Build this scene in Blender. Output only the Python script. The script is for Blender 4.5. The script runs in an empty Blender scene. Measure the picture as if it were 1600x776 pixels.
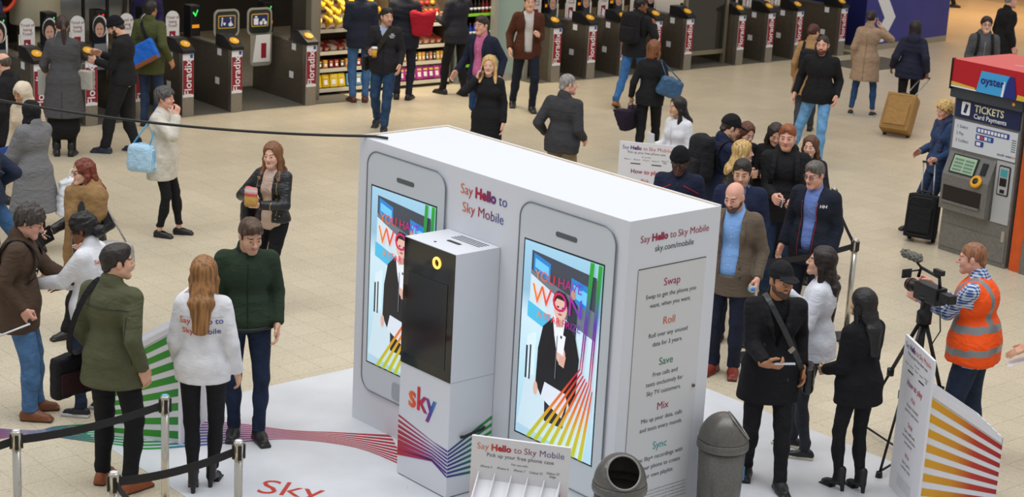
import bpy, bmesh, math, random
import numpy as np
from mathutils import Vector, Matrix

S = bpy.context.scene
COL = S.collection
D = bpy.data
R = math.radians
random.seed(7)
RNG = np.random.default_rng(7)

# ------------------------------------------------------------------ camera, world, lights, exposure
def build_camera():
    pitch, roll = R(15.287), R(2.997)
    c, s = math.cos(pitch), math.sin(pitch)
    fw = Vector((0, c, -s)); up = Vector((0, s, c)); rt = Vector((1, 0, 0))
    r2 = rt * math.cos(roll) + up * math.sin(roll)
    u2 = -rt * math.sin(roll) + up * math.cos(roll)
    cd = D.cameras.new('camera'); co = D.objects.new('camera', cd); COL.objects.link(co)
    m = Matrix((r2, u2, -fw)).transposed().to_4x4()
    m.translation = (0, 0, 5.2474)
    co.matrix_world = m
    cd.sensor_fit = 'HORIZONTAL'; cd.sensor_width = 36.0
    cd.lens = 2788.66 / 1600 * 36.0
    cd.clip_end = 300
    cd.dof.use_dof = True; cd.dof.focus_distance = 14.3; cd.dof.aperture_fstop = 4.0
    S.camera = co
build_camera()

S.view_settings.view_transform = 'Standard'
S.view_settings.look = 'None'
S.view_settings.gamma = 1.0
S.view_settings.use_curve_mapping = False
S.view_settings.exposure = 0.1

def build_light():
    w = D.worlds.new('station_daylight'); S.world = w; w.use_nodes = True
    bg = w.node_tree.nodes['Background']
    bg.inputs[0].default_value = (0.93, 0.96, 1.0, 1); bg.inputs[1].default_value = 0.5
    def area(name, loc, size, power, col, target=None):
        l = D.lights.new(name, 'AREA'); l.shape = 'RECTANGLE'; l.size, l.size_y = size
        l.energy = power; l.color = col
        o = D.objects.new(name, l); COL.objects.link(o); o.location = loc
        if target: o.rotation_euler = (Vector(target) - Vector(loc)).to_track_quat('-Z', 'Y').to_euler()
        return o
    # glazed roof bays of the concourse hall
    area('roof_glazing', (-2.0, 12.0, 15.0), (26, 10), 2250, (0.95, 0.97, 1.0))
    area('roof_glazing', (2.0, 27.0, 15.0), (26, 8), 900, (1.0, 0.78, 0.52))
    # warm lamps over the far walkway and the kiosk front
    area('walkway_lamp', (11.0, 42.0, 4.4), (7, 2.5), 420, (1.0, 0.6, 0.28))
build_light()

# ------------------------------------------------------------------ small helpers
def lin(c):
    if isinstance(c, str):
        c = tuple(int(c[i:i+2], 16) for i in (0, 2, 4))
    return tuple(((v/255) / 12.92) if v <= 10.3 else (((v/255) + 0.055) / 1.055) ** 2.4 for v in c)

MATS = {}
def mat(name, col='808080', rough=0.6, metal=0.0, kind=None, scale=30.0, bump=0.0, col2=None, emit=None, spec=0.5, coat=0.0, alpha=1.0):
    key = (name,)
    if key in MATS: return MATS[key]
    m = D.materials.new(name); m.use_nodes = True
    nt = m.node_tree; b = nt.nodes['Principled BSDF']
    c = lin(col) if not isinstance(col, tuple) or max(col) > 1 else col
    b.inputs['Base Color'].default_value = (*c, 1)
    b.inputs['Roughness'].default_value = rough
    b.inputs['Metallic'].default_value = metal
    b.inputs['Specular IOR Level'].default_value = spec
    if coat: b.inputs['Coat Weight'].default_value = coat
    if emit: 
        b.inputs['Emission Color'].default_value = (*lin(col), 1); b.inputs['Emission Strength'].default_value = emit
    m.diffuse_color = (*c, 1)
    N = nt.nodes.new; L = nt.links.new
    tc = N('ShaderNodeTexCoord')
    src = None
    if kind in ('noise', 'cloth', 'denim', 'leather', 'knit', 'hair', 'skin', 'check', 'tweed', 'speckle'):
        no = N('ShaderNodeTexNoise'); no.inputs['Scale'].default_value = scale
        no.inputs['Detail'].default_value = 4
        mp = N('ShaderNodeMapping')
        if kind == 'hair': mp.inputs['Scale'].default_value = (1.0, 1.0, 0.07)
        L(tc.outputs['Object'], mp.inputs[0]); L(mp.outputs[0], no.inputs['Vector'])
        ra = N('ShaderNodeMapRange')
        lo, hi = {'noise': (.85, 1.12), 'cloth': (.93, 1.07), 'denim': (.8, 1.25), 'leather': (.85, 1.1), 'knit': (.85, 1.1),
                  'hair': (.45, 1.6), 'skin': (.93, 1.06), 'check': (.9, 1.1), 'tweed': (.85, 1.15), 'speckle': (.8, 1.15)}[kind]
        ra.inputs[1].default_value = .3; ra.inputs[2].default_value = .7
        ra.inputs[3].default_value = lo; ra.inputs[4].default_value = hi
        L(no.outputs['Fac'], ra.inputs[0])
        mx = N('ShaderNodeVectorMath'); mx.operation = 'SCALE'
        mx.inputs[0].default_value = c
        L(ra.outputs[0], mx.inputs['Scale']); L(mx.outputs[0], b.inputs['Base Color'])
        if kind in ('check', 'tweed') and col2:
            ch = []
            for ax in ('X', 'Z'):
                wv = N('ShaderNodeTexWave'); wv.bands_direction = ax; wv.inputs['Scale'].default_value = scale * (1.6 if kind == 'tweed' else 1)
                wv.inputs['Distortion'].default_value = 0.3
                L(tc.outputs['Object'], wv.inputs[0]); ch.append(wv)
            ad = N('ShaderNodeMath'); ad.operation = 'ADD'
            L(ch[0].outputs['Fac'], ad.inputs[0]); L(ch[1].outputs['Fac'], ad.inputs[1])
            r2 = N('ShaderNodeMapRange'); r2.inputs[1].default_value = .7; r2.inputs[2].default_value = 1.3
            L(ad.outputs[0], r2.inputs[0])
            mi = N('ShaderNodeMix'); mi.data_type = 'RGBA'
            mi.inputs[6].default_value = (*c, 1); mi.inputs[7].default_value = (*lin(col2), 1)
            L(r2.outputs[0], mi.inputs[0]); L(mi.outputs[2], b.inputs['Base Color'])
        # folds and weave
        if kind in ('cloth', 'denim', 'leather', 'knit', 'check', 'tweed'):
            n2 = N('ShaderNodeTexNoise'); n2.inputs['Scale'].default_value = 7.0; n2.inputs['Detail'].default_value = 3
            n2.inputs['Distortion'].default_value = 1.2
            m2 = N('ShaderNodeMapping'); m2.inputs['Scale'].default_value = (1.0, 1.0, 2.0)
            m2.inputs['Rotation'].default_value = (0.3, 0.5, 0.0)
            L(tc.outputs['Object'], m2.inputs[0]); L(m2.outputs[0], n2.inputs['Vector'])
            bp = N('ShaderNodeBump'); bp.inputs['Strength'].default_value = 0.7 if sum(c) < 1.5 else 0.42; bp.inputs['Distance'].default_value = 0.024 if kind != 'leather' else .025
            L(n2.outputs['Fac'], bp.inputs['Height'])
            n3 = N('ShaderNodeTexNoise'); n3.inputs['Scale'].default_value = 120 if kind != 'leather' else 60
            b3 = N('ShaderNodeBump'); b3.inputs['Strength'].default_value = .25; b3.inputs['Distance'].default_value = .004
            L(tc.outputs['Object'], n3.inputs['Vector']); L(n3.outputs['Fac'], b3.inputs['Height']); L(bp.outputs[0], b3.inputs['Normal'])
            L(b3.outputs[0], b.inputs['Normal'])
        if kind == 'hair':
            bp = N('ShaderNodeBump'); bp.inputs['Strength'].default_value = .6; bp.inputs['Distance'].default_value = .01
            L(no.outputs['Fac'], bp.inputs['Height']); L(bp.outputs[0], b.inputs['Normal'])
    if bump and kind in (None, 'noise', 'speckle'):
        n3 = N('ShaderNodeTexNoise'); n3.inputs['Scale'].default_value = scale
        b3 = N('ShaderNodeBump'); b3.inputs['Strength'].default_value = bump; b3.inputs['Distance'].default_value = .01
        L(tc.outputs['Object'], n3.inputs['Vector']); L(n3.outputs['Fac'], b3.inputs['Height']); L(b3.outputs[0], b.inputs['Normal'])
    MATS[key] = m
    return m

def cloth(col, kind='cloth', rough=None, **k):
    rough = rough if rough is not None else {'cloth': .85, 'denim': .85, 'leather': .38, 'knit': .95, 'tweed': .95, 'check': .85}[kind]
    return mat(f'{kind}_{col}', col, rough, kind=kind, scale=k.pop('scale', 14), spec=.3 if kind != 'leather' else .5, **k)

def grad_mat(name, stops, axis='X', rough=.5, emit=0.0):
    key = ('g', name)
    if key in MATS: return MATS[key]
    m = D.materials.new(name); m.use_nodes = True; nt = m.node_tree; b = nt.nodes['Principled BSDF']
    tc = nt.nodes.new('ShaderNodeTexCoord'); sp = nt.nodes.new('ShaderNodeSeparateXYZ'); cr = nt.nodes.new('ShaderNodeValToRGB')
    nt.links.new(tc.outputs['Generated'], sp.inputs[0]); nt.links.new(sp.outputs[axis], cr.inputs[0])
    el = cr.color_ramp.elements
    while len(el) < len(stops): el.new(0.5)
    for e_, (p_, c_) in zip(el, sorted(stops)):
        e_.position = p_; e_.color = (*lin(c_), 1)
    nt.links.new(cr.outputs[0], b.inputs['Base Color']); b.inputs['Roughness'].default_value = rough
    if emit:
        nt.links.new(cr.outputs[0], b.inputs['Emission Color']); b.inputs['Emission Strength'].default_value = emit
    MATS[key] = m
    return m

def qmesh(name, v, f, mats=(), mi=None, smooth=True):
    """numpy verts (n,3) and quads (m,4) or tris (m,3) to a mesh"""
    me = D.meshes.new(name)
    f = np.asarray(f, dtype=np.int32); k = f.shape[1]
    me.vertices.add(len(v)); me.vertices.foreach_set('co', np.asarray(v, dtype=np.float32).ravel())
    me.loops.add(f.size); me.loops.foreach_set('vertex_index', f.ravel())
    me.polygons.add(len(f)); me.polygons.foreach_set('loop_start', np.arange(0, f.size, k, dtype=np.int32))
    me.polygons.foreach_set('use_smooth', np.full(len(f), smooth, dtype=bool))
    for m in mats: me.materials.append(m)
    if mi is not None: me.polygons.foreach_set('material_index', np.asarray(mi, dtype=np.int32))
    me.update(calc_edges=True); me.validate()
    return me

def obj(name, me, parent=None, loc=None, rotz=0.0, label=None, category=None, group=None, kind=None):
    o = D.objects.new(name, me); COL.objects.link(o)
    if parent is not None: o.parent = parent
    if loc is not None: o.location = loc
    if rotz: o.rotation_euler = (0, 0, rotz)
    if label: o['label'] = label
    if category: o['category'] = category
    if group: o['group'] = group
    if kind: o['kind'] = kind
    return o

def empty(name, loc, rotz=0.0, **k):
    o = obj(name, None, None, loc, rotz, **k); o.empty_display_size = .1
    return o

class MB:
    """collects boxes, tubes and polygons into one mesh"""
    def __init__(s): s.bm = bmesh.new(); s.mi = 0; s.mats = []
    def m(s, material):
        if material not in s.mats: s.mats.append(material)
        s.mi = s.mats.index(material); return s
    def _f(s, vs, smooth=False):
        try: f = s.bm.faces.new(vs)
        except ValueError: return
        f.material_index = s.mi; f.smooth = smooth
    def poly(s, pts, smooth=False):
        s._f([s.bm.verts.new(p) for p in pts], smooth); return s
    def box(s, lo, hi, M=None, bev=0.0):
        x0, y0, z0 = lo; x1, y1, z1 = hi
        P = [(x0,y0,z0),(x1,y0,z0),(x1,y1,z0),(x0,y1,z0),(x0,y0,z1),(x1,y0,z1),(x1,y1,z1),(x0,y1,z1)]
        if M is not None: P = [M @ Vector(p) for p in P]
        v = [s.bm.verts.new(p) for p in P]
        fs = []
        for q in ((3,2,1,0),(4,5,6,7),(0,1,5,4),(1,2,6,5),(2,3,7,6),(3,0,4,7)):
            f = s.bm.faces.new([v[i] for i in q]); f.material_index = s.mi; fs.append(f)
        if bev:
            ed = list({e for f in fs for e in f.edges})
            r = bmesh.ops.bevel(s.bm, geom=ed, offset=bev, segments=2, profile=.7, affect='EDGES')
            for f in r['faces']: f.material_index = s.mi
        return s
    def prism(s, pts, depth):
        """pts: 3D polygon, extruded by vector depth"""
        d = Vector(depth); a = [s.bm.verts.new(p) for p in pts]; b = [s.bm.verts.new(Vector(p) + d) for p in pts]
        s._f(a[::-1]); s._f(b); n = len(a)
        for i in range(n): s._f([a[i], a[(i+1) % n], b[(i+1) % n], b[i]])
        return s
    def tube(s, pts, r, n=8, r2=None, cap=True, flat=None):
        pts = [Vector(p) for p in pts]; rings = []
        m = len(pts); prev = None
        for i, p in enumerate(pts):
            t = (pts[min(i+1, m-1)] - pts[max(i-1, 0)]).normalized()
            a = prev if prev is not None else (Vector((0,0,1)) if abs(t.z) < .9 else Vector((1,0,0)))
            u = (a - t * a.dot(t)).normalized(); w = t.cross(u); prev = u
            rr = r if r2 is None else r + (r2 - r) * i / (m-1)
            if isinstance(r, (list, tuple)): rr = r[i]
            fu = 1.0 if flat is None else flat
            rings.append([s.bm.verts.new(p + u * math.cos(2*math.pi*k/n) * rr + w * math.sin(2*math.pi*k/n) * rr * fu) for k in range(n)])
        for A, B in zip(rings, rings[1:]):
            for k in range(n): s._f([A[k], A[(k+1) % n], B[(k+1) % n], B[k]], True)
        if cap:
            s._f(rings[0][::-1]); s._f(rings[-1])
        return s
    def lathe(s, prof, n=24, c=(0,0,0), M=None):
        c = Vector(c); rings = []
        for rr, z in prof:
            ring = []
            for k in range(n):
                p = Vector((rr*math.cos(2*math.pi*k/n), rr*math.sin(2*math.pi*k/n), z))
                if M is not None: p = M @ p
                ring.append(s.bm.verts.new(c + p))
            rings.append(ring)
        for A, B in zip(rings, rings[1:]):
            for k in range(n): s._f([A[k], A[(k+1) % n], B[(k+1) % n], B[k]], True)
        s._f(rings[0][::-1]); s._f(rings[-1])
        return s
    def strap(s, pts, width_vecs, th=.004):
        """ribbon through pts; width_vecs: half-width vector per point (or one)"""
        pts = [Vector(p) for p in pts]; n = len(pts)
        wv = [Vector(w) for w in width_vecs] if isinstance(width_vecs[0], (tuple, list, Vector, np.ndarray)) else [Vector(width_vecs)] * n
        rings = []
        for i, p in enumerate(pts):
            t = (pts[min(i+1, n-1)] - pts[max(i-1, 0)]).normalized(); w = wv[i]
            nn = t.cross(w).normalized() * th
            rings.append([s.bm.verts.new(q) for q in (p - w - nn, p + w - nn, p + w + nn, p - w + nn)])
        for A, B in zip(rings, rings[1:]):
            for k in range(4): s._f([A[k], A[(k+1) % 4], B[(k+1) % 4], B[k]])
        s._f(rings[0][::-1]); s._f(rings[-1])
        return s
    def mesh(s, name):
        bmesh.ops.recalc_face_normals(s.bm, faces=s.bm.faces[:])
        me = D.meshes.new(name); s.bm.to_mesh(me); s.bm.free()
        for m in s.mats: me.materials.append(m)
        return me
    def build(s, name, material=None, parent=None, **k):
        if material is not None and not s.mats: s.mats = [material]
        return obj(name, s.mesh(name), parent, **k)

TEXTC = {}
def text_mesh(txt, size, material, bold=0.0, align='CENTER', sx=1.0, depth=0.0, spacing=1.0):
    cu = D.curves.new('lettering', 'FONT'); cu.body = txt; cu.size = size; cu.align_x = align; cu.align_y = 'CENTER'
    cu.offset = bold * size; cu.resolution_u = 3; cu.extrude = depth; cu.space_character = spacing
    o = D.objects.new('lettering_tmp', cu); COL.objects.link(o)
    me = D.meshes.new_from_object(o)
    D.objects.remove(o); D.curves.remove(cu)
    if sx != 1.0: me.transform(Matrix.Diagonal((sx, 1, 1, 1)))
    me.materials.clear(); me.materials.append(material); me.use_auto_texspace = True
    return me

def basis(o, x, y):
    """matrix with origin o, text x direction and y (up) direction"""
    x = Vector(x).normalized(); y = Vector(y); z = x.cross(y).normalized(); y = z.cross(x)
    m = Matrix((x, y, z)).transposed().to_4x4(); m.translation = Vector(o)
    return m

def text(name, txt, size, material, M, parent=None, bold=0.0, align='CENTER', sx=1.0, **k):
    me = text_mesh(txt, size, material, bold, align, sx, **k); me.transform(M)
    return obj(name, me, parent)
# ------------------------------------------------------------------ signed distance fields for soft shapes (people, hair, bags)
def vec(*a): return np.array(a, dtype=np.float64)
class F:
    def __init__(s, lo, hi, h):
        s.lo = np.array(lo, float) - 2*h; s.h = h
        s.n = np.ceil((np.array(hi, float) + 2*h - s.lo) / h).astype(int) + 1
        s.ax = [s.lo[i] + np.arange(s.n[i]) * h for i in range(3)]
        s.d = np.full(tuple(s.n), .25, dtype=np.float32)
    def reg(s, lo, hi):
        a = np.clip(np.floor((np.array(lo) - s.lo) / s.h).astype(int), 0, s.n); b = np.clip(np.ceil((np.array(hi) - s.lo) / s.h).astype(int) + 1, 0, s.n)
        if np.any(b <= a): return None
        return tuple(slice(int(i), int(j)) for i, j in zip(a, b))
    def grid(s, sl):
        return np.meshgrid(*[s.ax[i][sl[i]] for i in range(3)], indexing='ij', sparse=True)
    def put(s, sl, d, k, op):
        o = s.d[sl]
        if op == 's': d = -d
        if k > 0:
            if op == 'u':
                t = np.clip(.5 + .5 * (d - o) / k, 0, 1); r = d + (o - d) * t - k * t * (1 - t)
            else:
                t = np.clip(.5 - .5 * (d - o) / k, 0, 1); r = d + (o - d) * t + k * t * (1 - t)
        else: r = np.minimum(o, d) if op == 'u' else np.maximum(o, d)
        s.d[sl] = r
    def cap(s, a, b, r1, r2=None, k=.02, sq=None, op='u'):
        a = np.array(a, float); b = np.array(b, float); r2 = r1 if r2 is None else r2
        m = max(r1, r2) * (max(1, sq[1]) if sq else 1) + k + 2.5*s.h
        sl = s.reg(np.minimum(a, b) - m, np.maximum(a, b) + m)
        if sl is None: return s
        X, Y, Z = s.grid(sl); x, y, z = X - a[0], Y - a[1], Z - a[2]
        ba = b - a
        if sq:
            u = np.array(sq[0], float); u /= np.linalg.norm(u); g = 1/sq[1] - 1
            dt = (x*u[0] + y*u[1] + z*u[2]) * g
            x, y, z = x + u[0]*dt, y + u[1]*dt, z + u[2]*dt
            ba = ba + u * (ba @ u) * g
        L2 = max(ba @ ba, 1e-12)
        t = np.clip((x*ba[0] + y*ba[1] + z*ba[2]) / L2, 0, 1)
        d = np.sqrt((x - ba[0]*t)**2 + (y - ba[1]*t)**2 + (z - ba[2]*t)**2) - (r1 + (r2 - r1) * t)
        s.put(sl, d.astype(np.float32), k, op); return s
    def ell(s, c, rad, M=None, k=.02, op='u'):
        c = np.array(c, float); rad = np.array(rad, float); m = rad.max() + k + 2.5*s.h
        sl = s.reg(c - m, c + m)
        if sl is None: return s
        X, Y, Z = s.grid(sl); x, y, z = X - c[0], Y - c[1], Z - c[2]
        if M is not None:
            x, y, z = (M[0,0]*x + M[1,0]*y + M[2,0]*z), (M[0,1]*x + M[1,1]*y + M[2,1]*z), (M[0,2]*x + M[1,2]*y + M[2,2]*z)
        k0 = np.sqrt((x/rad[0])**2 + (y/rad[1])**2 + (z/rad[2])**2) + 1e-6
        k1 = np.sqrt((x/rad[0]**2)**2 + (y/rad[1]**2)**2 + (z/rad[2]**2)**2) + 1e-6
        s.put(sl, (k0 * (k0 - 1) / k1).astype(np.float32), k, op); return s
    def box(s, c, half, M=None, rnd=.01, k=.0, op='u'):
        c = np.array(c, float); half = np.array(half, float); m = np.linalg.norm(half) + k + 2.5*s.h
        sl = s.reg(c - m, c + m)
        if sl is None: return s
        X, Y, Z = s.grid(sl); x, y, z = X - c[0], Y - c[1], Z - c[2]
        if M is not None:
            x, y, z = (M[0,0]*x + M[1,0]*y + M[2,0]*z), (M[0,1]*x + M[1,1]*y + M[2,1]*z), (M[0,2]*x + M[1,2]*y + M[2,2]*z)
        q = [np.abs(v) - h_ + rnd for v, h_ in zip((x, y, z), half)]
        d = np.sqrt(sum(np.maximum(v, 0)**2 for v in q)) + np.minimum(np.maximum(np.maximum(q[0], q[1]), q[2]), 0) - rnd
        s.put(sl, d.astype(np.float32), k, op); return s
    def cut(s, fn, lo=None, hi=None):
        """keep where fn(X,Y,Z) < 0"""
        sl = s.reg(lo if lo is not None else s.lo, hi if hi is not None else s.lo + s.n * s.h)
        if sl is None: return s
        X, Y, Z = s.grid(sl); s.d[sl] = np.maximum(s.d[sl], fn(X, Y, Z).astype(np.float32)); return s
    def wob(s, amp, sc, seed=0):
        X, Y, Z = s.grid(tuple(slice(0, int(i)) for i in s.n)); rg = np.random.default_rng(seed); o = 0
        for i in range(5):
            w = rg.normal(size=3) * sc * (1 + .5*i); ph = rg.random(3) * 6.28
            o = o + np.sin(w[0]*X + w[1]*Y + ph[0] + 1.5*np.sin(w[2]*.7*Z + ph[1])) * np.sin(w[2]*Z + ph[2]) / (1 + .4*i)
        s.d += (o * amp).astype(np.float32); return s
    def add(s, fn):
        X, Y, Z = s.grid(tuple(slice(0, int(i)) for i in s.n)); s.d += fn(X, Y, Z).astype(np.float32); return s
    def nets(s):
        d = s.d; d[0] = d[-1] = .1; d[:, 0] = d[:, -1] = .1; d[:, :, 0] = d[:, :, -1] = .1
        nx, ny, nz = d.shape; sg = d < 0
        cs = [(i, j, k) for i in (0, 1) for j in (0, 1) for k in (0, 1)]
        cnt = np.zeros((nx-1, ny-1, nz-1), np.int8)
        for i, j, k in cs: cnt += sg[i:nx-1+i, j:ny-1+j, k:nz-1+k]
        mask = (cnt > 0) & (cnt < 8); idx = np.argwhere(mask)
        val = {c: d[idx[:, 0]+c[0], idx[:, 1]+c[1], idx[:, 2]+c[2]] for c in cs}
        acc = np.zeros((len(idx), 3)); num = np.zeros(len(idx))
        for a in cs:
            for ax in range(3):
                if a[ax]: continue
                b = list(a); b[ax] = 1; b = tuple(b); va, vb = val[a], val[b]; cr = (va < 0) != (vb < 0)
                t = np.where(cr, va / np.where(cr, va - vb, 1), 0)
                p = np.array(a, float)[None, :].repeat(len(idx), 0); p[:, ax] += t
                acc += p * cr[:, None]; num += cr
        V = s.lo + (idx + acc / num[:, None]) * s.h
        vid = np.full(mask.shape, -1, np.int32); vid[mask] = np.arange(len(idx))
        Q = []
        for ax in range(3):
            o1, o2 = [i for i in range(3) if i != ax]
            A = [slice(0, n-1) if i == ax else slice(1, n-1) for i, n in enumerate(d.shape)]
            B = [slice(1, n) if i == ax else slice(1, n-1) for i, n in enumerate(d.shape)]
            sa, sb = sg[tuple(A)], sg[tuple(B)]; e = np.argwhere(sa != sb)
            fl = sa[tuple(e.T)]; e = e + np.array([0 if i == ax else 1 for i in range(3)])
            def cell(q1, q2):
                c = e.copy(); c[:, o1] += q1; c[:, o2] += q2; return vid[c[:, 0], c[:, 1], c[:, 2]]
            q = np.stack([cell(-1, -1), cell(0, -1), cell(0, 0), cell(-1, 0)], 1)
            fp = fl if ax != 1 else ~fl
            q[~fp] = q[~fp][:, ::-1]; Q.append(q)
        return V, np.concatenate(Q)

def join(parts):
    """[(V, Q, mi)] -> one"""
    V, Q, M, o = [], [], [], 0
    for v, q_, m in parts:
        V.append(v); Q.append(q_ + o); M.append(np.full(len(q_), m) if np.isscalar(m) else m); o += len(v)
    return np.concatenate(V), np.concatenate(Q), np.concatenate(M)

def rx(a): c, s = math.cos(a), math.sin(a); return np.array([[1,0,0],[0,c,-s],[0,s,c]])
def ry(a): c, s = math.cos(a), math.sin(a); return np.array([[c,0,s],[0,1,0],[-s,0,c]])
def rz(a): c, s = math.cos(a), math.sin(a); return np.array([[c,-s,0],[s,c,0],[0,0,1]])
# ------------------------------------------------------------------ people: templates for heads, hands and shoes
TPL = {}
def head_tpl(sex, h):
    key = ('head', sex, h)
    if key in TPL: return TPL[key]
    f = F((-.1, -.13, -.22), (.1, .135, .135), h); fem = sex == 'f'
    f.ell((0, -.012, .03), (.074, .094, .086), k=.0)
    f.ell((0, .02, -.035), (.055 if fem else .06, .067, .078), k=.03)
    for sx in (-1, 1):
        f.ell((sx*.036, .055, -.03), (.026, .03, .03), k=.025)
        f.cap((sx*.052, .0, -.055), (sx*.018, .07, -.098), .016 if fem else .02, .016 if fem else .021, k=.03)
    f.ell((0, .074, -.1), (.02, .018, .016), k=.025)
    f.cap((-.034, .077, .022), (.034, .077, .022), .009 if fem else .012, k=.015)
    f.cap((0, .085, .012), (0, .108 if fem else .113, -.028), .0075, .011 if fem else .0125, k=.01)
    for sx in (-1, 1):
        f.ell((sx*.012, .099, -.032), (.0085, .01, .008), k=.008)
        f.ell((sx*.031, .1, .002), (.017, .016, .012), k=.012, op='s')
        f.ell((sx*.031, .077, .002), (.015, .0145, .0125), k=.002)
        f.ell((sx*.075, -.008, -.008), (.010, .02, .031), M=rz(sx*.35), k=.006)
    for sx in (-1, 1): f.cap((sx*.02, .084, -.057), (0, .0895, -.0615), .0055, .0062, k=.006)
    for sx in (-1, 1): f.cap((sx*.016, .0845, -.0665), (0, .0885, -.0705), .0058, .0066, k=.006)
    f.cap((0, -.022, -.05), (0, -.035, -.21), .05 if fem else .057, .05 if fem else .06, k=.02)
    V, Q = f.nets(); c = V[Q].mean(1); x, y, z = np.abs(c[:, 0]), c[:, 1], c[:, 2]
    mi = np.zeros(len(Q), int)
    mi[(y > .03) & (z < -.045 - .35*np.maximum(.035 - x, 0)*(x < .035)*(x > .03)) & (z > -.122) & (x < .07)] = 5
    mi[(y > .05) & (x > .024) & (z > -.06) & (z < -.04)] = 0
    mi[(y > .0) & (y < .04) & (x > .045) & (z < -.03) & (z > -.09)] = 5
    mi[(y > .08) & (x < .0205) & (z < -.0565 + .18*x) & (z > -.0755 + .45*x)] = 1
    e = (x - .031) / .0135, (z - .001) / .0056
    mi[(e[0]**2 + e[1]**2 < 1) & (y > .07)] = 2
    mi[((x - .031)**2 + (z - .001)**2 < .0062**2) & (y > .07)] = 3
    mi[(y > .06) & (x > .012) & (x < .05) & (np.abs(z - (.0275 - 14*(x - .031)**2)) < .0036)] = 4
    TPL[key] = (V, Q, mi); return TPL[key]

def hand_tpl(pose, h):
    """right hand: wrist at origin, fingers along +Y, palm facing -Z, thumb on -X"""
    key = ('hand', pose, h)
    if key in TPL: return TPL[key]
    f = F((-.08, -.05, -.12), (.06, .21, .05), h)
    f.cap((0, -.04, 0), (0, .01, 0), .024, .025, k=.0, sq=((1, 0, 0), 1.2))
    f.box((0, .05, 0), (.041, .048, .0145), rnd=.013, k=.02)
    c = {'relax': (.25, .4, .3), 'grip': (1.1, 1.35, .8), 'flat': (.06, .08, .05), 'hold': (.65, .75, .4)}[pose]
    for i, (x, L, r) in enumerate(((-.031, .075, .0092), (-.0105, .083, .0095), (.0105, .077, .009), (.031, .06, .008))):
        p = np.array([x, .094, 0.]); a = 0; sp = (x * .9) if pose in ('flat', 'relax') else x*.2
        for j, fr in enumerate((.45, .3, .25)):
            a += c[j] * (1 + .12*i)
            q_ = p + L * fr * np.array([sp * (1-j*.2) * 2, math.cos(a), -math.sin(a)])
            f.cap(p, q_, r * (1 - .09*j), r * (.95 - .1*j), k=.004); p = q_
    th = {'relax': ((-.03, .02, -.004), (-.056, .05, -.014), (-.06, .082, -.022), (-.055, .104, -.028)),
          'grip': ((-.03, .02, -.004), (-.05, .05, -.024), (-.035, .078, -.045), (-.012, .09, -.052)),
          'flat': ((-.03, .02, -.002), (-.062, .046, -.006), (-.075, .075, -.008), (-.08, .098, -.01)),
          'hold': ((-.03, .02, -.006), (-.052, .05, -.028), (-.045, .08, -.044), (-.034, .1, -.05))}[pose]
    for a, b, r1, r2 in zip(th, th[1:], (.0165, .0115, .01), (.0125, .0105, .0085)): f.cap(a, b, r1, r2, k=.008)
    V, Q = f.nets(); TPL[key] = (V, Q); return TPL[key]

def shoe_tpl(kind, h):
    """foot along +Y, ankle above origin, sole at z=0"""
    key = ('shoe', kind, h)
    if key in TPL: return TPL[key]
    f = F((-.07, -.1, -.002), (.07, .21, .26), h)
    X = (1, 0, 0); zs = 0.0
    if kind in ('heel',):
        f.cap((0, .13, .03), (0, .17, .028), .032, .022, k=0, sq=(X, 1.15)); f.cap((0, -.03, .09), (0, .13, .032), .034, .033, k=.03)
        f.cap((0, -.035, .09), (0, -.03, .2), .038, .043, k=.02); f.cap((0, -.055, .07), (0, -.06, .0), .022, .017, k=.012)
        f.box((0, .125, .008), (.042, .075, .008), rnd=.006, k=.008)
    else:
        f.cap((0, -.045, .038), (0, .05, .04), .038, .042, k=0)
        f.cap((0, .05, .04), (0, .145, .032), .042, .03, k=.03, sq=(X, 1.18))
        f.box((0, .058, .015), (.043, .128, .015), rnd=.014, k=.015)
        if kind == 'trainer': f.box((0, .058, .014), (.047, .134, .014), rnd=.012, k=.004)
        f.ell((0, .0, .065), (.038, .06, .04), k=.03)
        if kind == 'boot': f.cap((0, -.015, .06), (0, -.02, .16), .043, .047, k=.02)
        if kind == 'high': f.cap((0, -.012, .06), (0, -.015, .13), .042, .043, k=.02)
        if kind == 'flat': f.ell((0, .03, .095), (.032, .075, .05), k=.01, op='s')
    f.cut(lambda x, y, z: -z + 0*x + 0*y)
    V, Q = f.nets(); c = V[Q].mean(1)
    mi = np.where(c[:, 2] < {'trainer': .03, 'high': .03}.get(kind, .016), 1, 0)
    if kind == 'high':
        mi[(c[:, 1] > .13)] = 1
        lace = (np.abs(c[:, 0]) < .022) & (c[:, 1] > .025) & (c[:, 1] < .12) & (c[:, 2] > .06) & (np.sin(c[:, 1] * 330) > -.1); mi[lace] = 1
    if kind == 'trainer':
        lace = (np.abs(c[:, 0]) < .018) & (c[:, 1] > .04) & (c[:, 1] < .11) & (c[:, 2] > .055) & (np.sin(c[:, 1] * 400) > .3); mi[lace] = 1
    TPL[key] = (V, Q, mi); return TPL[key]

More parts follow.
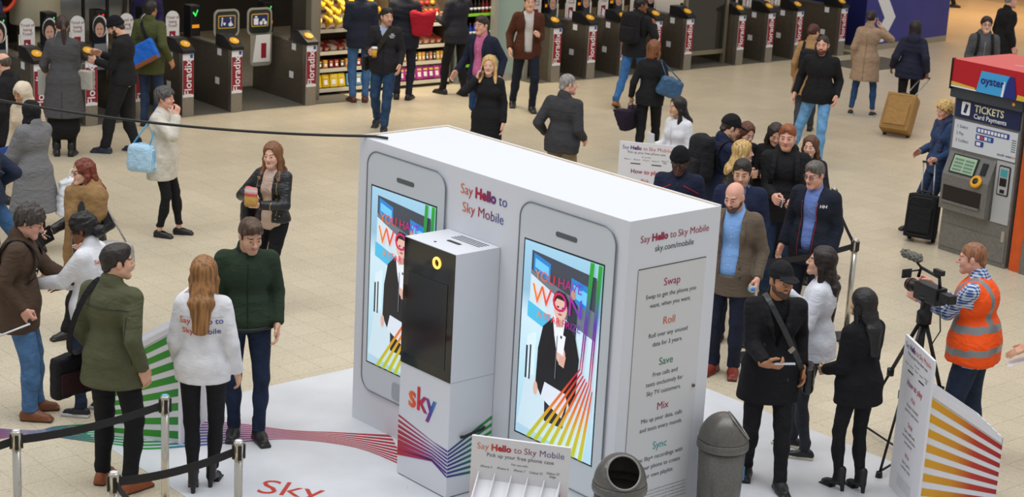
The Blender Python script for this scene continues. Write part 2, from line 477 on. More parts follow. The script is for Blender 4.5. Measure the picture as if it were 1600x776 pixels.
# ------------------------------------------------------------------ hair and headwear, in the head's own frame
HC, HR = vec(0, -.012, .03), vec(.074, .094, .086)
def hair_mesh(style, h, L=.3, th=.011, seed=1, vol=0.0, front=False, seam=.0):
    f = F((-.2, -.3, -.14 - L), (.2, .2, .19), h)
    up = lambda a, b: (lambda x, y, z: (a + b*y) - z + 0*x)
    if style in ('short', 'curly', 'buzz', 'bald', 'quiff'):
        t = {'buzz': .005, 'bald': .006, 'curly': .03, 'quiff': .014}.get(style, th)
        f.ell(HC + vec(0, -.002, .0), HR + t, k=0)
        if style in ('short', 'quiff'):
            f.ell((0, .02, .085), (.062, .07, .042 + vol), k=.02)
            if style == 'quiff': f.ell((0, .06, .095), (.055, .035, .035), k=.02)
        f.cut(up(.003 if style != 'curly' else -.01, .62))
        f.cut(lambda x, y, z: np.where(z < .075 - 60*np.minimum(x*x, .0016), y - (.03 - .25*np.maximum(-z, 0)), -1) + 0*x)
        for sx in (-1, 1):
            if style != 'bald': f.cap((sx*.073, .018, .02), (sx*.07, .022, -.02), .009, .006, k=.01)
            f.ell((sx*.085, -.008, -.012), (.02, .023, .034), k=.0, op='s')
        f.ell((0, -.075, -.04), (.055, .03 , .03), k=.02) if style != 'bald' else None
        if style == 'bald': f.cut(lambda x, y, z: (z - .05 - .3*(-y - .02)) + 0*x)
        if style == 'curly': f.wob(.006, 75, seed)
        elif style in ('short', 'quiff'): f.wob(.0022, 70, seed)
    elif style in ('long', 'bob', 'wavy', 'pony', 'bun', 'curlybun'):
        t = .016 + vol if style in ('long', 'bob', 'wavy') else .011
        if style == 'curlybun': t = .03
        f.ell(HC + vec(0, -.006, .004), HR + t, k=0)
        if style in ('long', 'bob', 'wavy'):
            yb = -.085
            f.cap((0, -.055, .03), (0, yb, -.1), .062, .05, k=.03, sq=((1, 0, 0), 1.45))
            if L > .16:
                f.cap((0, yb, -.09), (0, -.15, -.19), .05, .042, k=.04, sq=((1, 0, 0), 1.8)); f.cap((0, -.15, -.19), (0, -.175, -L), .042, .026, k=.04, sq=((1, 0, 0), 2.1))
            for sx in (-1, 1):
                f.cap((sx*.06, -.01, .06), (sx*.083, -.01, -.05), .028, .026, k=.02)
                f.cap((sx*.083, -.01, -.05), (sx*.085, .0 if front else -.03, -min(L, .17)), .026, .024, k=.02)
                if front: f.cap((sx*.085, .0, -.15), (sx*.105, .085, -L), .027, .014, k=.02)
        elif style == 'pony':
            f.ell((0, -.1, .04), (.03, .035, .03), k=.02)
            f.cap((0, -.12, .04), (0, -.15, -.04), .03, .032, k=.02); f.cap((0, -.15, -.04), (0, -.14, -L), .032, .012, k=.02)
        elif style == 'bun': f.ell((0, -.11, .01), (.05, .042, .045), k=.015)
        elif style == 'curlybun':
            f.ell((0, -.135, -.045), (.06, .055, .05), k=.015); f.ell((0, -.02, .08), (.085, .1, .06), k=.02)
        f.ell((0, .118, -.036), (.073, .108, .126), k=.012, op='s')
        if style in ('pony', 'bun', 'curlybun'):
            f.cut(lambda x, y, z: np.where((y > -.1) & (z < .2), (-.035 + .45*y) - z, -1) + 0*x)
            for sx in (-1, 1): f.ell((sx*.088, -.008, -.012), (.022, .023, .034), k=.0, op='s')
        if style in ('curlybun', 'wavy'): f.wob(.006 if style == 'curlybun' else .004, 80 if style == 'curlybun' else 45, seed)
        else: f.wob(.002, 60, seed)
    elif style == 'hijab':
        f.ell(HC, HR + .024, k=0); f.cap((0, -.02, -.02), (0, -.025, -.15), .085, .1, k=.05)
        f.cap((0, -.02, -.15), (0, -.03, -.24), .1, .16, k=.04, sq=((1, 0, 0), 1.15))
        f.ell((0, .12, -.02), (.052, .09, .088), k=.012, op='s'); f.wob(.003, 35, seed)
        f.cut(lambda x, y, z: (-.19 + .1*np.abs(x)) - z + 0*y)
    elif style == 'beanie':
        f.ell(HC + vec(0, 0, .008), HR + vec(.016, .014, .024), k=0)
        f.cut(up(.022, .18)); f.add(lambda x, y, z: .0025*np.sin(np.arctan2(x, y + .01)*40) * (z < .12))
        f2 = .045
        for sx in range(18):
            a = sx / 18 * 6.283; b = (sx + 1) / 18 * 6.283
            g = lambda t: (math.sin(t)*.086, -.012 + math.cos(t)*.104, .032 + .18*(math.cos(t)*.104))
            f.cap(g(a), g(b), .012, k=.006, sq=((0, 0, 1), 1.6))
    elif style == 'cap':
        f.ell(HC + vec(0, -.002, .006), HR + vec(.015, .015, .026), k=0); f.cut(up(.026, .1))
        f.ell((0, .11, .045), (.072, .085, .011), M=rx(-.12), k=.008)
    V, Q = f.nets(); return V, Q

def glasses_mesh():
    m = MB()
    for sx in (-1, 1):
        m.tube([(sx*.031 + .023*math.cos(a), .096 - .004*abs(math.cos(a)), .002 + .0165*math.sin(a)) for a in np.linspace(0, 6.283, 13)], .0024, 5)
        m.tube([(sx*.054, .09, .005), (sx*.077, .06, .006), (sx*.079, -.01, .0)], .002, 5)
    m.tube([(-.008, .1, .006), (.008, .1, .006)], .002, 5)
    return m

SKIN = {'fair': 'E3B49C', 'light': 'D9A88C', 'pink': 'E0A892', 'tan': 'B9835F', 'olive': 'BC8A66', 'brown': '8A5A3E', 'dark': '54352A', 'asian': 'D3A685'}
def ik(a, t, L1, L2, pole):
    a, t, pole = np.array(a, float), np.array(t, float), np.array(pole, float)
    d = t - a; D_ = np.linalg.norm(d); M_ = (L1 + L2) * .998
    if D_ > M_: t = a + d * M_ / D_; d = t - a; D_ = M_
    u = d / D_; p = pole - u * (pole @ u); p /= (np.linalg.norm(p) + 1e-9)
    x = (L1*L1 - L2*L2 + D_*D_) / (2*D_); y = math.sqrt(max(L1*L1 - x*x, 0))
    return a + u*x + p*y, t
def nrm(v): v = np.array(v, float); return v / (np.linalg.norm(v) + 1e-9)

PEOPLE = {}
def person(key, label, pos, face, H=1.75, sex='m', skin='light', hair=('short', '2A1D15', {}), top=None, shirt=None, legs=None, shoes=('shoe', '1A1718', '120F0F'),
           w=1.0, belly=1.0, lean=0, side=0, twist=0, head=(0, 0, 0), LH=(-.225, .05, .88), RH=(.225, .05, .88), LE=None, RE=None,
           hands=('relax', 'relax'), palm=(None, None), fdir=(None, None), feet=((-.09, 0, 12, 0), (.09, 0, -12, 0)), beard=None, brow=None, lod=0,
           hat=None, specs=None, seed=None, shift=(0, 0), sleeves=True, group=None, vest=None):
    seed = seed or (hash_(key) % 1000)
    h = (.0135, .0165, .02)[lod]; hh = (.0048, .006, .0075)[lod]
    sc = H / 1.733; fem = sex == 'f'
    root = empty('person', (pos[0], pos[1], 0), -R(face), label=label, category='person', group=group)
    root.scale = (sc, sc, sc)
    T = rz(R(twist)) @ ry(R(side)) @ rx(-R(lean))
    hipw = .092; th, sh_ = .425, .42
    lift = [f_[3] for f_ in feet]
    ank = [vec(f_[0], f_[1], .085 + f_[3]) for f_ in feet]
    pz = .95; px, py = shift
    for i, sx in enumerate((-1, 1)):
        hd = math.hypot(ank[i][0] - (px + sx*hipw), ank[i][1] - py)
        pz = min(pz, ank[i][2] + math.sqrt(max((th + sh_)**2 * .995 - hd*hd, .1)) + .03)
    pel = vec(px, py, pz); waist = pel + vec(0, 0, .12) + (T @ vec(0, 0, .0))
    tw = lambda *p: waist + T @ vec(*p)
    sw = (.142 if fem else .164) * (.5 + .5*w)
    chest = tw(0, .0, .22); neck = tw(0, -.012, .395); sho = [tw(-sw, -.005, .325), tw(sw, -.005, .325)]
    Rh = rz(-R(head[0])) @ rx(-R(head[1])) @ ry(R(head[2]))
    hc = neck + T @ vec(0, .012, .035) + Rh @ vec(0, .032, .113)
    hip = [pel + vec(-hipw, 0, -.03), pel + vec(hipw, 0, -.03)]
    knee, wr, elb = [], [], []
    for i, sx in enumerate((-1, 1)):
        fd = vec(math.sin(-R(feet[i][2])), math.cos(R(feet[i][2])), .15)
        k_, _ = ik(hip[i], ank[i], th, sh_, fd); knee.append(k_)
        pole = (LE, RE)[i] or (sx*.22, -.8, -.3)
        e_, w_ = ik(sho[i], (LH, RH)[i], .285, .255, pole); elb.append(e_); wr.append(w_)
    # hand frames
    hm = []
    for i, sx in enumerate((-1, 1)):
        fd = nrm(fdir[i]) if fdir[i] is not None else nrm(wr[i] - elb[i])
        pn = vec(*palm[i]) if palm[i] is not None else vec(-sx, .25, -.15)
        pn = nrm(pn - fd * (pn @ fd)); hm.append(np.stack([np.cross(fd, -pn), fd, -pn], 1))
    skm = mat(f'skin_{skin}', SKIN[skin], .55, kind='skin', scale=25, spec=.35)
    hcol = brow or (hair[1] if hair else '3A2A20')
    mats = [skm, mat(f'lips_{skin}', {'dark': '6B3E38', 'brown': '8A4B42'}.get(skin, 'BF6F66' if fem else 'C08674'), .45), mat('eye_white', 'A89C94', .4),
            mat('iris', '2C1E17', .2), mat(f'brow_{hcol}', hcol, .8), mat(f'beard_{beard}', beard, .85, kind='noise', scale=200) if beard else skm]
    # ---- body: one continuous figure
    allp = np.array([*ank, *knee, *wr, *elb, *sho, hc, pel]); lo = allp.min(0) - .22; hi = allp.max(0) + .22
    f = F(lo, hi, .0225)
    f.ell(chest, (.15*w, .1*w, .16), M=T, k=0); f.ell(waist, (.13*w, .095*w, .15), M=T, k=.05); f.ell(pel, (.15*w, .11*w, .11), k=.05)
    f.cap(sho[0], sho[1], .05, k=.05); f.cap(neck - T @ vec(0, 0, .05), hc - Rh @ vec(0, .03, .03), .055 if not fem else .05, k=.03)
    for i in (0, 1):
        f.cap(sho[i], elb[i], .042, .036, k=.03); f.cap(elb[i], wr[i] - hm[i] @ vec(0, .02, 0), .036, .026, k=.015)
        f.cap(hip[i], knee[i], .072, .048, k=.03); f.cap(knee[i], ank[i], .046, .032, k=.02)
        if legs and legs.get('bare'): f.cap(ank[i], ank[i] + rz(R(feet[i][2])) @ vec(0, .1, -.035), .034, .028, k=.02)
    parts = [(*f.nets(), 0)]
    V, Q, mi = head_tpl(sex, hh); hs = .97 if fem else 1.0
    parts.append(((V*hs) @ Rh.T + hc, Q, mi))
    for i, sx in enumerate((-1, 1)):
        V, Q = hand_tpl(hands[i], hh); V = V * (.92 if fem else 1.02)
        if sx < 0: V = V * vec(-1, 1, 1); Q = Q[:, ::-1]
        parts.append((V @ hm[i].T + wr[i], Q, 0))
    V, Q, mi = join(parts)
    obj('body', qmesh('body', V, Q, mats, mi), root)
    # ---- hair, hat, glasses
    def onhead(name, V, Q, m_):
        return obj(name, qmesh(name, (V*hs) @ Rh.T + hc, Q, [m_]), root)
    hair_h = (.0075, .009, .011)[lod]
    if hair:
        if hat and hair[0] == 'short': hair = ('buzz', hair[1], {})
        V, Q = hair_mesh(hair[0], hair_h, seed=seed, **hair[2])
        isc = hair[0] in ('hijab',)
        onhead('head_scarf' if isc else 'hair', V, Q, cloth(hair[1]) if isc else mat(f'hair_{hair[1]}', hair[1], .5, kind='hair', scale=60))
    if hat:
        V, Q = hair_mesh(hat[0], hair_h, seed=seed)
        if len(hat) > 2: V = V @ rz(R(hat[2])).T
        onhead('beanie_hat' if hat[0] == 'beanie' else 'baseball_cap', V, Q, cloth(hat[1], 'knit' if hat[0] == 'beanie' else 'cloth'))
    if specs:
        me = glasses_mesh().mesh('glasses'); me.materials.append(mat(f'specs_{specs}', specs, .3))
        me.transform(Matrix.Translation(hc) @ Matrix((Rh*hs).tolist()).to_4x4()); obj('glasses', me, root)
    # ---- legs
    lg = dict(col='22262E', kind='cloth', o=.014, end=.075, flare=0.0); lg.update(legs or {})
    o = lg['o']; f = F(np.array([*hip, *knee, *ank]).min(0) - .2, np.array([*hip, *knee, *ank]).max(0) + .24, h)
    f.ell(pel + vec(0, 0, .03), (.158*w + o*.5, (.108 if not fem else .115)*w*(.5 + .5*belly) + o*.5, .13), k=0)
    for i in (0, 1):
        f.cap(hip[i], knee[i], (.078 if not fem else .08)*(.4 + .6*w) + o, .052*(.5 + .5*w) + o, k=.035)
        f.cap(knee[i], ank[i], .05*(.5 + .5*w) + o, .034 + o*1.0 + lg['flare'], k=.02)
        cv = knee[i] * .62 + ank[i] * .38 - nrm(np.cross(vec(1, 0, 0), ank[i] - knee[i])) * -.012
        f.ell(cv, (.045 + o, .048 + o, .1), k=.03)
        if lg.get('stack', True): f.cap(ank[i] + vec(0, .0, .05), ank[i] + vec(0, .012, .0), .038 + o + lg['flare'], k=.01)
    if lg.get('skirt'):
        z0 = lg['skirt']; f.cap(pel, vec(px, py, z0), .125, .125 + lg.get('sflare', .05), k=.03, sq=((1, 0, 0), 1.3)); f.cut(lambda x, y, z: np.where(True, np.minimum(z0 - z, .3), 0) * 1.0 + 0*x + 0*y if not lg.get('tights') else z*0 - 1 + 0*x + 0*y)
    f.wob(.0022, 22, seed)
    e0 = lg['end']
    f.cut(lambda x, y, z: np.where((x < px) == (ank[0][0] < ank[1][0]), (e0 + (lift[0])) - z, (e0 + lift[1]) - z) + 0*y)
    V, Q = f.nets()
    obj(lg.get('name', 'skirt' if lg.get('skirt') else 'trousers'), qmesh('trousers', V, Q, [cloth(lg['col'], lg['kind'])]), root)
    if lg.get('tights') or lg.get('bare2'): pass
    # ---- shoes
    for i, sx in enumerate((-1, 1)):
        V, Q, mi = shoe_tpl(shoes[0], hh * 1.3); V = V * (.9 if fem else 1.0)
        pt = -R(feet[i][4]) if len(feet[i]) > 4 else 0
        V = (V - vec(0, 0, 0)) @ (rz(R(feet[i][2])) @ rx(pt)).T + vec(feet[i][0], feet[i][1], feet[i][3])
        obj('shoe', qmesh('shoe', V, Q, [mat(f'shoe_{shoes[1]}', shoes[1], .45, kind='noise', scale=60), mat(f'sole_{shoes[2]}', shoes[2], .6)], mi), root)
    # ---- torso garments
    def torso(f, o, k0=.05, bl=belly):
        f.ell(chest + T @ vec(0, .0, .01), (.158*w + o, (.108 if not fem else .1)*w + o, .175), M=T, k=0)
        if fem:
            for sx in (-1, 1): f.ell(tw(sx*.075, .075, .2), (.062 + o*.5, .05 + o*.5, .06), M=T, k=.04)
        f.ell(waist, ((.142 if not fem else .128)*w + o, .102*w*bl + o, .16), M=T, k=k0); f.ell(pel + vec(0, 0, .01), ((.16 if not fem else .165)*w + o, .118*w*(.5 + .5*bl) + o, .13), k=k0)
        f.cap(sho[0] * .9 + sho[1] * .1, sho[1] * .9 + sho[0] * .1, .046 + o*.5, k=.05)
        f.cap(tw(0, -.015, .31), tw(0, -.014, .395), .105, .06, k=.06)
    if shirt:
        sd = dict(o=.006, kind='cloth', hem=.86, collar=True); sd.update(shirt)
        if top: sd['o'] = min(sd['o'], top.get('o', .022) - .017)
        f = F(np.array([*sho, pel]).min(0) - .25, np.array([*sho, neck]).max(0) + .2, h)
        torso(f, sd['o'], bl=belly * sd.get('bl', 1.0))
        if sd['collar']:
            f.cap(neck - T @ vec(0, .0, .02), neck + T @ vec(0, .006, .028), .073, .066, k=.015)
            for sx in (-1, 1): f.cap(neck + T @ vec(sx*.062, .035, .012), neck + T @ vec(sx*.042, .1, -.04), .014, .009, k=.006)
        f.cap(neck, neck + T @ vec(0, .1, .08), .045, .05, k=.02, op='s')
        hz = sd['hem']; f.cut(lambda x, y, z: hz - z + 0*x + 0*y)
        V, Q = f.nets(); obj('shirt', qmesh('shirt', V, Q, [cloth(sd['col'], sd['kind'], **({'col2': sd['col2']} if 'col2' in sd else {}))]), root)
    if top:
        t = dict(col='202024', kind='cloth', o=.022, hem=.83, open=None, collar='stand', flare=0.0, name='jacket', sl=.0, cuff=0.0, wob=.002, arm=.0)
        t.update(top); o = t['o']; hem = t['hem']
        pts = np.array([*sho, *elb, *wr, neck, pel, [px, py, hem]])
        f = F(pts.min(0) - .2 - t['flare'], pts.max(0) + .2 + t['flare'], h)
        torso(f, o)
        if hem < .9: f.cap(pel + vec(0, 0, -.02), vec(px, py - .01, hem - .03), .122*w + o, .122*w + o + t['flare'], k=.05, sq=((1, 0, 0), 1.33))
        if t.get('puff'):
            f.add(lambda x, y, z: -.009*np.abs(np.sin((z + .02*np.sin(6*x)) * math.pi / .085)) + 0*y)
        if t['collar'] == 'stand': f.cap(neck - T @ vec(0, 0, .02), neck + T @ vec(0, .004, .03), .08, .073, k=.012)
        elif t['collar'] == 'shirt': f.cap(neck - T @ vec(0, 0, .02), neck + T @ vec(0, .0, .02), .083, .078, k=.012)
        elif t['collar'] == 'lapel': f.cap(neck - T @ vec(0, .015, .03), neck + T @ vec(0, -.02, .02), .083, .072, k=.015)
        elif t['collar'] == 'hood':
            f.ell(neck + T @ vec(0, -.085, .0), (.115, .06, .085), M=T @ rx(-.5), k=.03); f.cap(neck - T @ vec(0, -.0, .02), neck + T @ vec(0, .0, .03), .095, .088, k=.02)
        elif t['collar'] == 'cowl': f.cap(neck - T @ vec(0, -.01, .06), neck + T @ vec(0, .005, .03), .125, .095, k=.03)
        if t['collar'] in ('stand', 'shirt', 'hood', 'lapel'): f.cap(neck + T @ vec(0, .03, .02), neck + T @ vec(0, .1, .09), .045, .06, k=.015, op='s')
        if t['open']:
            w0, w1, z0 = t['open'][:3]; oo = t['open'][3] if len(t['open']) > 3 else 0
            Ti = T.T
            def opn(x, y, z):
                X, Y, Z = x - waist[0], y - waist[1], z - waist[2]
                a = Ti[0,0]*X + Ti[0,1]*Y + Ti[0,2]*Z; b = Ti[1,0]*X + Ti[1,1]*Y + Ti[1,2]*Z; c_ = Ti[2,0]*X + Ti[2,1]*Y + Ti[2,2]*Z
                tt = np.clip((c_ - z0) / (.36 - z0), 0, 1); ww = np.where(c_ < z0 - .01, -.03, w0 + (w1 - w0)*tt)
                return np.where(b > .0, ww - np.abs(a - oo), -.1)
            f.cut(opn)
        if t['open'] and t['collar'] == 'lapel':
            yf = (.108 if not fem else .1)*w + o
            for sx in (-1, 1):
                a_ = tw(sx*(w1 + .012) + oo, yf*.72, .33); b_ = tw(sx*(w0 + (w1 - w0)*.55 + .022) + oo, yf*.98, .22); c_ = tw(sx*(w0 + .012) + oo, yf*1.0, max(z0, -.02) + .02)
                f.cap(a_, b_, .018, .024, k=.008); f.cap(b_, c_, .022, .006, k=.008); f.cap(tw(sx*.075, .0, .39), a_, .018, .018, k=.01)
        f.cut(lambda x, y, z: hem - z + 0*x + 0*y)
        if sleeves:
            f2 = F(pts.min(0) - .2 - t['flare'], pts.max(0) + .2 + t['flare'], h)
            for i in (0, 1):
                we = wr[i] + (wr[i] - elb[i]) * (t['sl'] - .02); ax = nrm(wr[i] - elb[i])
                f.cap(sho[i], elb[i], (.046 if fem else .052)*(.5 + .5*w) + o*.6 + t['arm'], (.038 if fem else .042)*(.5 + .5*w) + o*.6 + t['arm'], k=.026)
                f2.cap(elb[i], we + ax*.01, (.038 if fem else .042)*(.5 + .5*w) + o*.6 + t['arm'], .03 + o*.5 + t['arm'] + t['cuff'], k=.0)
                f2.cut(lambda x, y, z: ((x - we[0])*ax[0] + (y - we[1])*ax[1] + (z - we[2])*ax[2]), we - .075, we + .075)
            f.put(tuple(slice(0, int(q_)) for q_ in f.n), f2.d, .012, 'u')
        if t['wob']: f.wob(t['wob'], 17, seed + 3)
        V, Q = f.nets()
        k2 = {'col2': t['col2']} if 'col2' in t else {}
        obj(t['name'], qmesh(t['name'], V, Q, [cloth(t['col'], t['kind'], **k2)]), root)
    if vest:
        f = F(np.array([*sho, pel]).min(0) - .25, np.array([*sho, neck]).max(0) + .2, h)
        torso(f, .034); f.cap(pel, vec(px, py, .8), .128*w + .04, .132*w + .042, k=.04, sq=((1, 0, 0), 1.33)); f.cap(neck, neck + T @ vec(0, .0, .15), .07, .09, k=.01, op='s')
        for sx in (-1, 1): f.cut(lambda x, y, z: np.where(z > waist[2] + .1, sx*((x - waist[0]) - (z - waist[2])*(T[0, 2]/T[2, 2])) - .205, -1) + 0*y)
        f.cut(lambda x, y, z: .82 - z + 0*x + 0*y); f.wob(.003, 14, seed)
        V, Q = f.nets(); c_ = (V[Q].mean(1) - waist) @ T; z_, x_ = c_[:, 2], np.abs(c_[:, 0])
        mi = (((z_ > -.17) & (z_ < -.115)) | ((z_ > .0) & (z_ < .055)) | ((z_ > .055) & (x_ > .085) & (x_ < .135))).astype(int)
        obj('high_visibility_vest', qmesh('vest', V, Q, [cloth(vest, rough=.6), mat('reflective_tape', '8E9092', .35, .3)], mi), root)
    Mw = Matrix.Translation((pos[0], pos[1], 0)) @ Matrix.Rotation(-R(face), 4, 'Z') @ Matrix.Scale(sc, 4)
    P = dict(root=root, M=Mw, w=lambda p: Mw @ Vector([float(c_) for c_ in p]), d=lambda p: (Mw.to_3x3() @ Vector([float(c_) for c_ in p])), wr=wr, elb=elb, sho=sho, hip=hip, hc=hc, neck=neck, chest=chest, waist=waist, pel=pel, hm=hm, T=T, Rh=Rh, tw=tw,
             palmc=[wr[i] + hm[i] @ vec(0, .09, -.03) for i in (0, 1)], ank=ank, knee=knee)
    PEOPLE[key] = P
    return P

def hash_(s):
    v = 7
    for ch in s: v = (v*31 + ord(ch)) % 100003
    return v
# ------------------------------------------------------------------ the place: floor, gate line, shop, hoarding
YAW = -0.848547
E_ = Vector((math.cos(YAW), math.sin(YAW), 0)); N_ = Vector((-math.sin(YAW), math.cos(YAW), 0))
B0 = Vector((-1.2379, 13.719, 0))
def bl(u, v, z=0.0): return B0 + E_*u + N_*v + Vector((0, 0, z))
GA = R(39.9); Gd = Vector((math.cos(GA), math.sin(GA), 0)); Gm = Vector((-math.sin(GA), math.cos(GA), 0)); G0 = Vector((-6.0, 24.565, 0))
def gp(s, t, z=0.0): return G0 + Gd*s + Gm*t + Vector((0, 0, z))

def terrazzo(name='terrazzo_tile', base='CBBFA6'):
    m = D.materials.new(name); m.use_nodes = True; nt = m.node_tree; b = nt.nodes['Principled BSDF']; N = nt.nodes.new; L = nt.links.new
    ge = N('ShaderNodeNewGeometry'); mp = N('ShaderNodeMapping'); mp.vector_type = 'TEXTURE'
    mp.inputs['Rotation'].default_value = (0, 0, YAW); mp.inputs['Location'].default_value = bl(-.17, -2.52)
    mp.inputs['Scale'].default_value = (.3, .3, .3)
    L(ge.outputs['Position'], mp.inputs[0])
    fl = N('ShaderNodeVectorMath'); fl.operation = 'FLOOR'; L(mp.outputs[0], fl.inputs[0])
    wn = N('ShaderNodeTexWhiteNoise'); wn.noise_dimensions = '2D'; L(fl.outputs[0], wn.inputs['Vector'])
    n1 = N('ShaderNodeTexNoise'); n1.inputs['Scale'].default_value = 45; n1.inputs['Detail'].default_value = 3; L(ge.outputs['Position'], n1.inputs['Vector'])
    n2 = N('ShaderNodeTexNoise'); n2.inputs['Scale'].default_value = .8; n2.inputs['Detail'].default_value = 4; L(ge.outputs['Position'], n2.inputs['Vector'])
    n3 = N('ShaderNodeTexNoise'); n3.inputs['Scale'].default_value = 26; n3.inputs['Detail'].default_value = 6; L(ge.outputs['Position'], n3.inputs['Vector'])
    def rng(o, a, b_, lo, hi):
        r = N('ShaderNodeMapRange'); r.inputs[1].default_value = a; r.inputs[2].default_value = b_; r.inputs[3].default_value = lo; r.inputs[4].default_value = hi
        L(o, r.inputs[0]); return r.outputs[0]
    def mul(a, b_):
        q_ = N('ShaderNodeMath'); q_.operation = 'MULTIPLY'; L(a, q_.inputs[0]); L(b_, q_.inputs[1]); return q_.outputs[0]
    v = mul(mul(rng(wn.outputs['Value'], 0, 1, .965, 1.03), rng(n1.outputs['Fac'], .35, .65, .9, 1.08)), mul(rng(n2.outputs['Fac'], .3, .7, .94, 1.05), rng(n3.outputs['Fac'], .28, .4, .72, 1.0)))
    sc = N('ShaderNodeVectorMath'); sc.operation = 'SCALE'; sc.inputs[0].default_value = lin(base); L(v, sc.inputs['Scale'])
    L(sc.outputs[0], b.inputs['Base Color'])
    b.inputs['Roughness'].default_value = .34; b.inputs['Specular IOR Level'].default_value = .5
    return m

def build_floor():
    slab = MB().box((-26, 2, -.2), (30, 62, -.003)).build('floor', mat('joint_grout', 'A79D89', .9), kind='structure')
    tm = terrazzo()
    hh = .1488; z = .0
    tile = MB()
    tile.prism([(-hh, -hh, -.012), (hh, -hh, -.012), (hh, hh, -.012), (-hh, hh, -.012)], (0, 0, .012))
    tme = tile.mesh('floor_tile'); tme.materials.append(tm)
    f = 2788.66; cam = S.camera.matrix_world.inverted()
    near, far = [], []
    for i in range(-80, 110):
        for j in range(-70, 110):
            u, v = -.17 + .3*i + .15, -2.52 + .3*j + .15
            p = bl(u, v)
            if p.y < 7.0 or p.y > 50: continue
            if gp(0, 0).x and (p - G0).dot(Gm) > 9: continue
            c = cam @ p
            x, y = 800 + f*c.x/-c.z, 388 - f*c.y/-c.z
            if c.z < 0 and -650 < x < 2400 and -60 < y < 1300:
                s_, t_ = (p - G0).dot(Gd), (p - G0).dot(Gm)
                inframe = 0 < x < 1600 and 0 < y < 776
                hid = (-.9 < u < 4.6 and -1.9 < v < 2.9)          # under the white vinyl mat
                (near if inframe and not hid else far).append((p.y, u, v, p))
    near.sort(key=lambda a: a[0])
    for k, (_, u, v, p) in enumerate(near[:300]):
        o = obj('floor_tile', tme, slab, p, YAW)
    V, Q = [], []
    for n, (_, u, v, p) in enumerate(near[300:] + far):
        for a, b in ((-1, -1), (1, -1), (1, 1), (-1, 1)):
            q_ = p + E_*(a*hh) + N_*(b*hh); V.append((q_.x, q_.y, 0.0)); 
        for a, b in ((-1, -1), (1, -1), (1, 1), (-1, 1)):
            q_ = p + E_*(a*hh) + N_*(b*hh); V.append((q_.x, q_.y, -.012))
        o = n*8; Q += [(o, o+1, o+2, o+3), (o+4, o+5, o+1, o), (o+5, o+6, o+2, o+1), (o+6, o+7, o+3, o+2), (o+7, o+4, o, o+3)]
    obj('floor_tile_field', qmesh('floor_tile_field', V, Q, [tm], smooth=False), slab, kind='stuff')
build_floor()

M_STEEL = mat('brushed_steel', '9A948A', .38, .85, kind='noise', scale=40)
M_STEELD = mat('dark_steel', '5E564A', .42, .35, kind='noise', scale=25)
M_BLACK = mat('black_plastic', '131315', .4)
M_GREYP = mat('grey_plastic', '5C6064', .5)
M_WHITE = mat('white_print', 'E9E9EC', .55)
M_DARKW = mat('dark_wall', '2A2620', .8, kind='noise', scale=3)

def build_beyond():
    # low canopy, back wall and dark walkway behind the ticket gates
    m = MB(); m.m(M_DARKW)
    P = lambda s, t, z: gp(s, t, z)
    def slab(s0, s1, t0, t1, z0, z1, mm, name, **k):
        b = MB(); b.prism([P(s0, t0, z0), P(s1, t0, z0), P(s1, t1, z0), P(s0, t1, z0)], (0, 0, z1 - z0)); return b.build(name, mm, **k)
    slab(-8, 17.2, 7.0, 7.3, -.1, 3.4, M_DARKW, 'wall_back', kind='structure')
    slab(-8, 17.2, 1.2, 7.3, 3.4, 3.6, M_DARKW, 'ceiling', kind='structure')
    slab(-8, 4.6, .0, 1.7, .0, .006, mat('ribbed_matting', '5A564E', .8, kind='noise', scale=80), 'floor_matting', kind='structure')
    slab(8.1, 16.4, .0, 1.7, .0, .006, MATS[('ribbed_matting',)], 'floor_matting', kind='structure')
    # beige column behind the left gates
    c = empty('wall_column', gp(.25, 2.3), kind='structure')
    MB().lathe([(.36, 1.1), (.37, 1.12), (.37, 3.4)], 40).build('column_casing', mat('cream_column', 'B9AF93', .35, kind='noise', scale=3), c)
    MB().lathe([(.27, 0), (.27, 1.1)], 32).build('column_core', mat('bronze_core', '6E6248', .4, .3), c)
    # steel barrier rails and a silver rounded car end beyond the gates
    r = empty('railing', gp(1.15, 3.6), GA, label='black upright railing bars beyond the gates beside the column', category='railing')
    for k in range(5):
        MB().box((-.35 + k*.42, -.025, 0), (-.31 + k*.42, .025, 2.6)).build('bar', M_BLACK, r)
    MB().box((-.5, -.03, .3), (1.6, .03, .36)).build('rail', M_BLACK, r)
    k_ = empty('silver_pod', gp(2.1, 4.9), GA, label='large silver rounded drum behind the black railing bars', category='drum')
    MB().lathe([(.0, -.9), (.5, -.88), (.62, -.8), (.66, -.6), (.66, .6), (.62, .8), (.5, .88), (0, .9)], 32, (0, 0, 1.05), Matrix.Rotation(R(90), 3, 'Y')).build('shell', mat('silver_shell', 'B9BCBC', .3, .6), k_)
    for x in (-.62, .62):
        MB().lathe([(.67, -.03), (.69, -.03), (.69, .03), (.67, .03)], 32, (x, 0, 1.05), Matrix.Rotation(R(90), 3, 'Y')).build('riveted_band', M_STEELD, k_)
    MB().box((-.7, -.35, 0), (.7, .35, .5)).build('cradle', M_STEELD, k_)
    # a green framed notice board high over the accessible gate
    n = empty('notice_board', gp(3.3, 2.6, 1.75), GA, label='pale notice board with green lower edge above the wide gate', category='board')
    MB().box((-.8, -.03, .0), (.8, .0, .9)).build('panel', mat('pale_notice', 'C9C6B4', .6), n)
    MB().box((-.8, -.045, -.03), (.8, .0, .0)).build('edge_strip', mat('green_edge', '4E9B2E', .5), n)
    for x in (-.78, .74): MB().box((x, -.03, .9), (x + .04, 0, 1.65)).build('hanger', M_STEELD, n)
build_beyond()

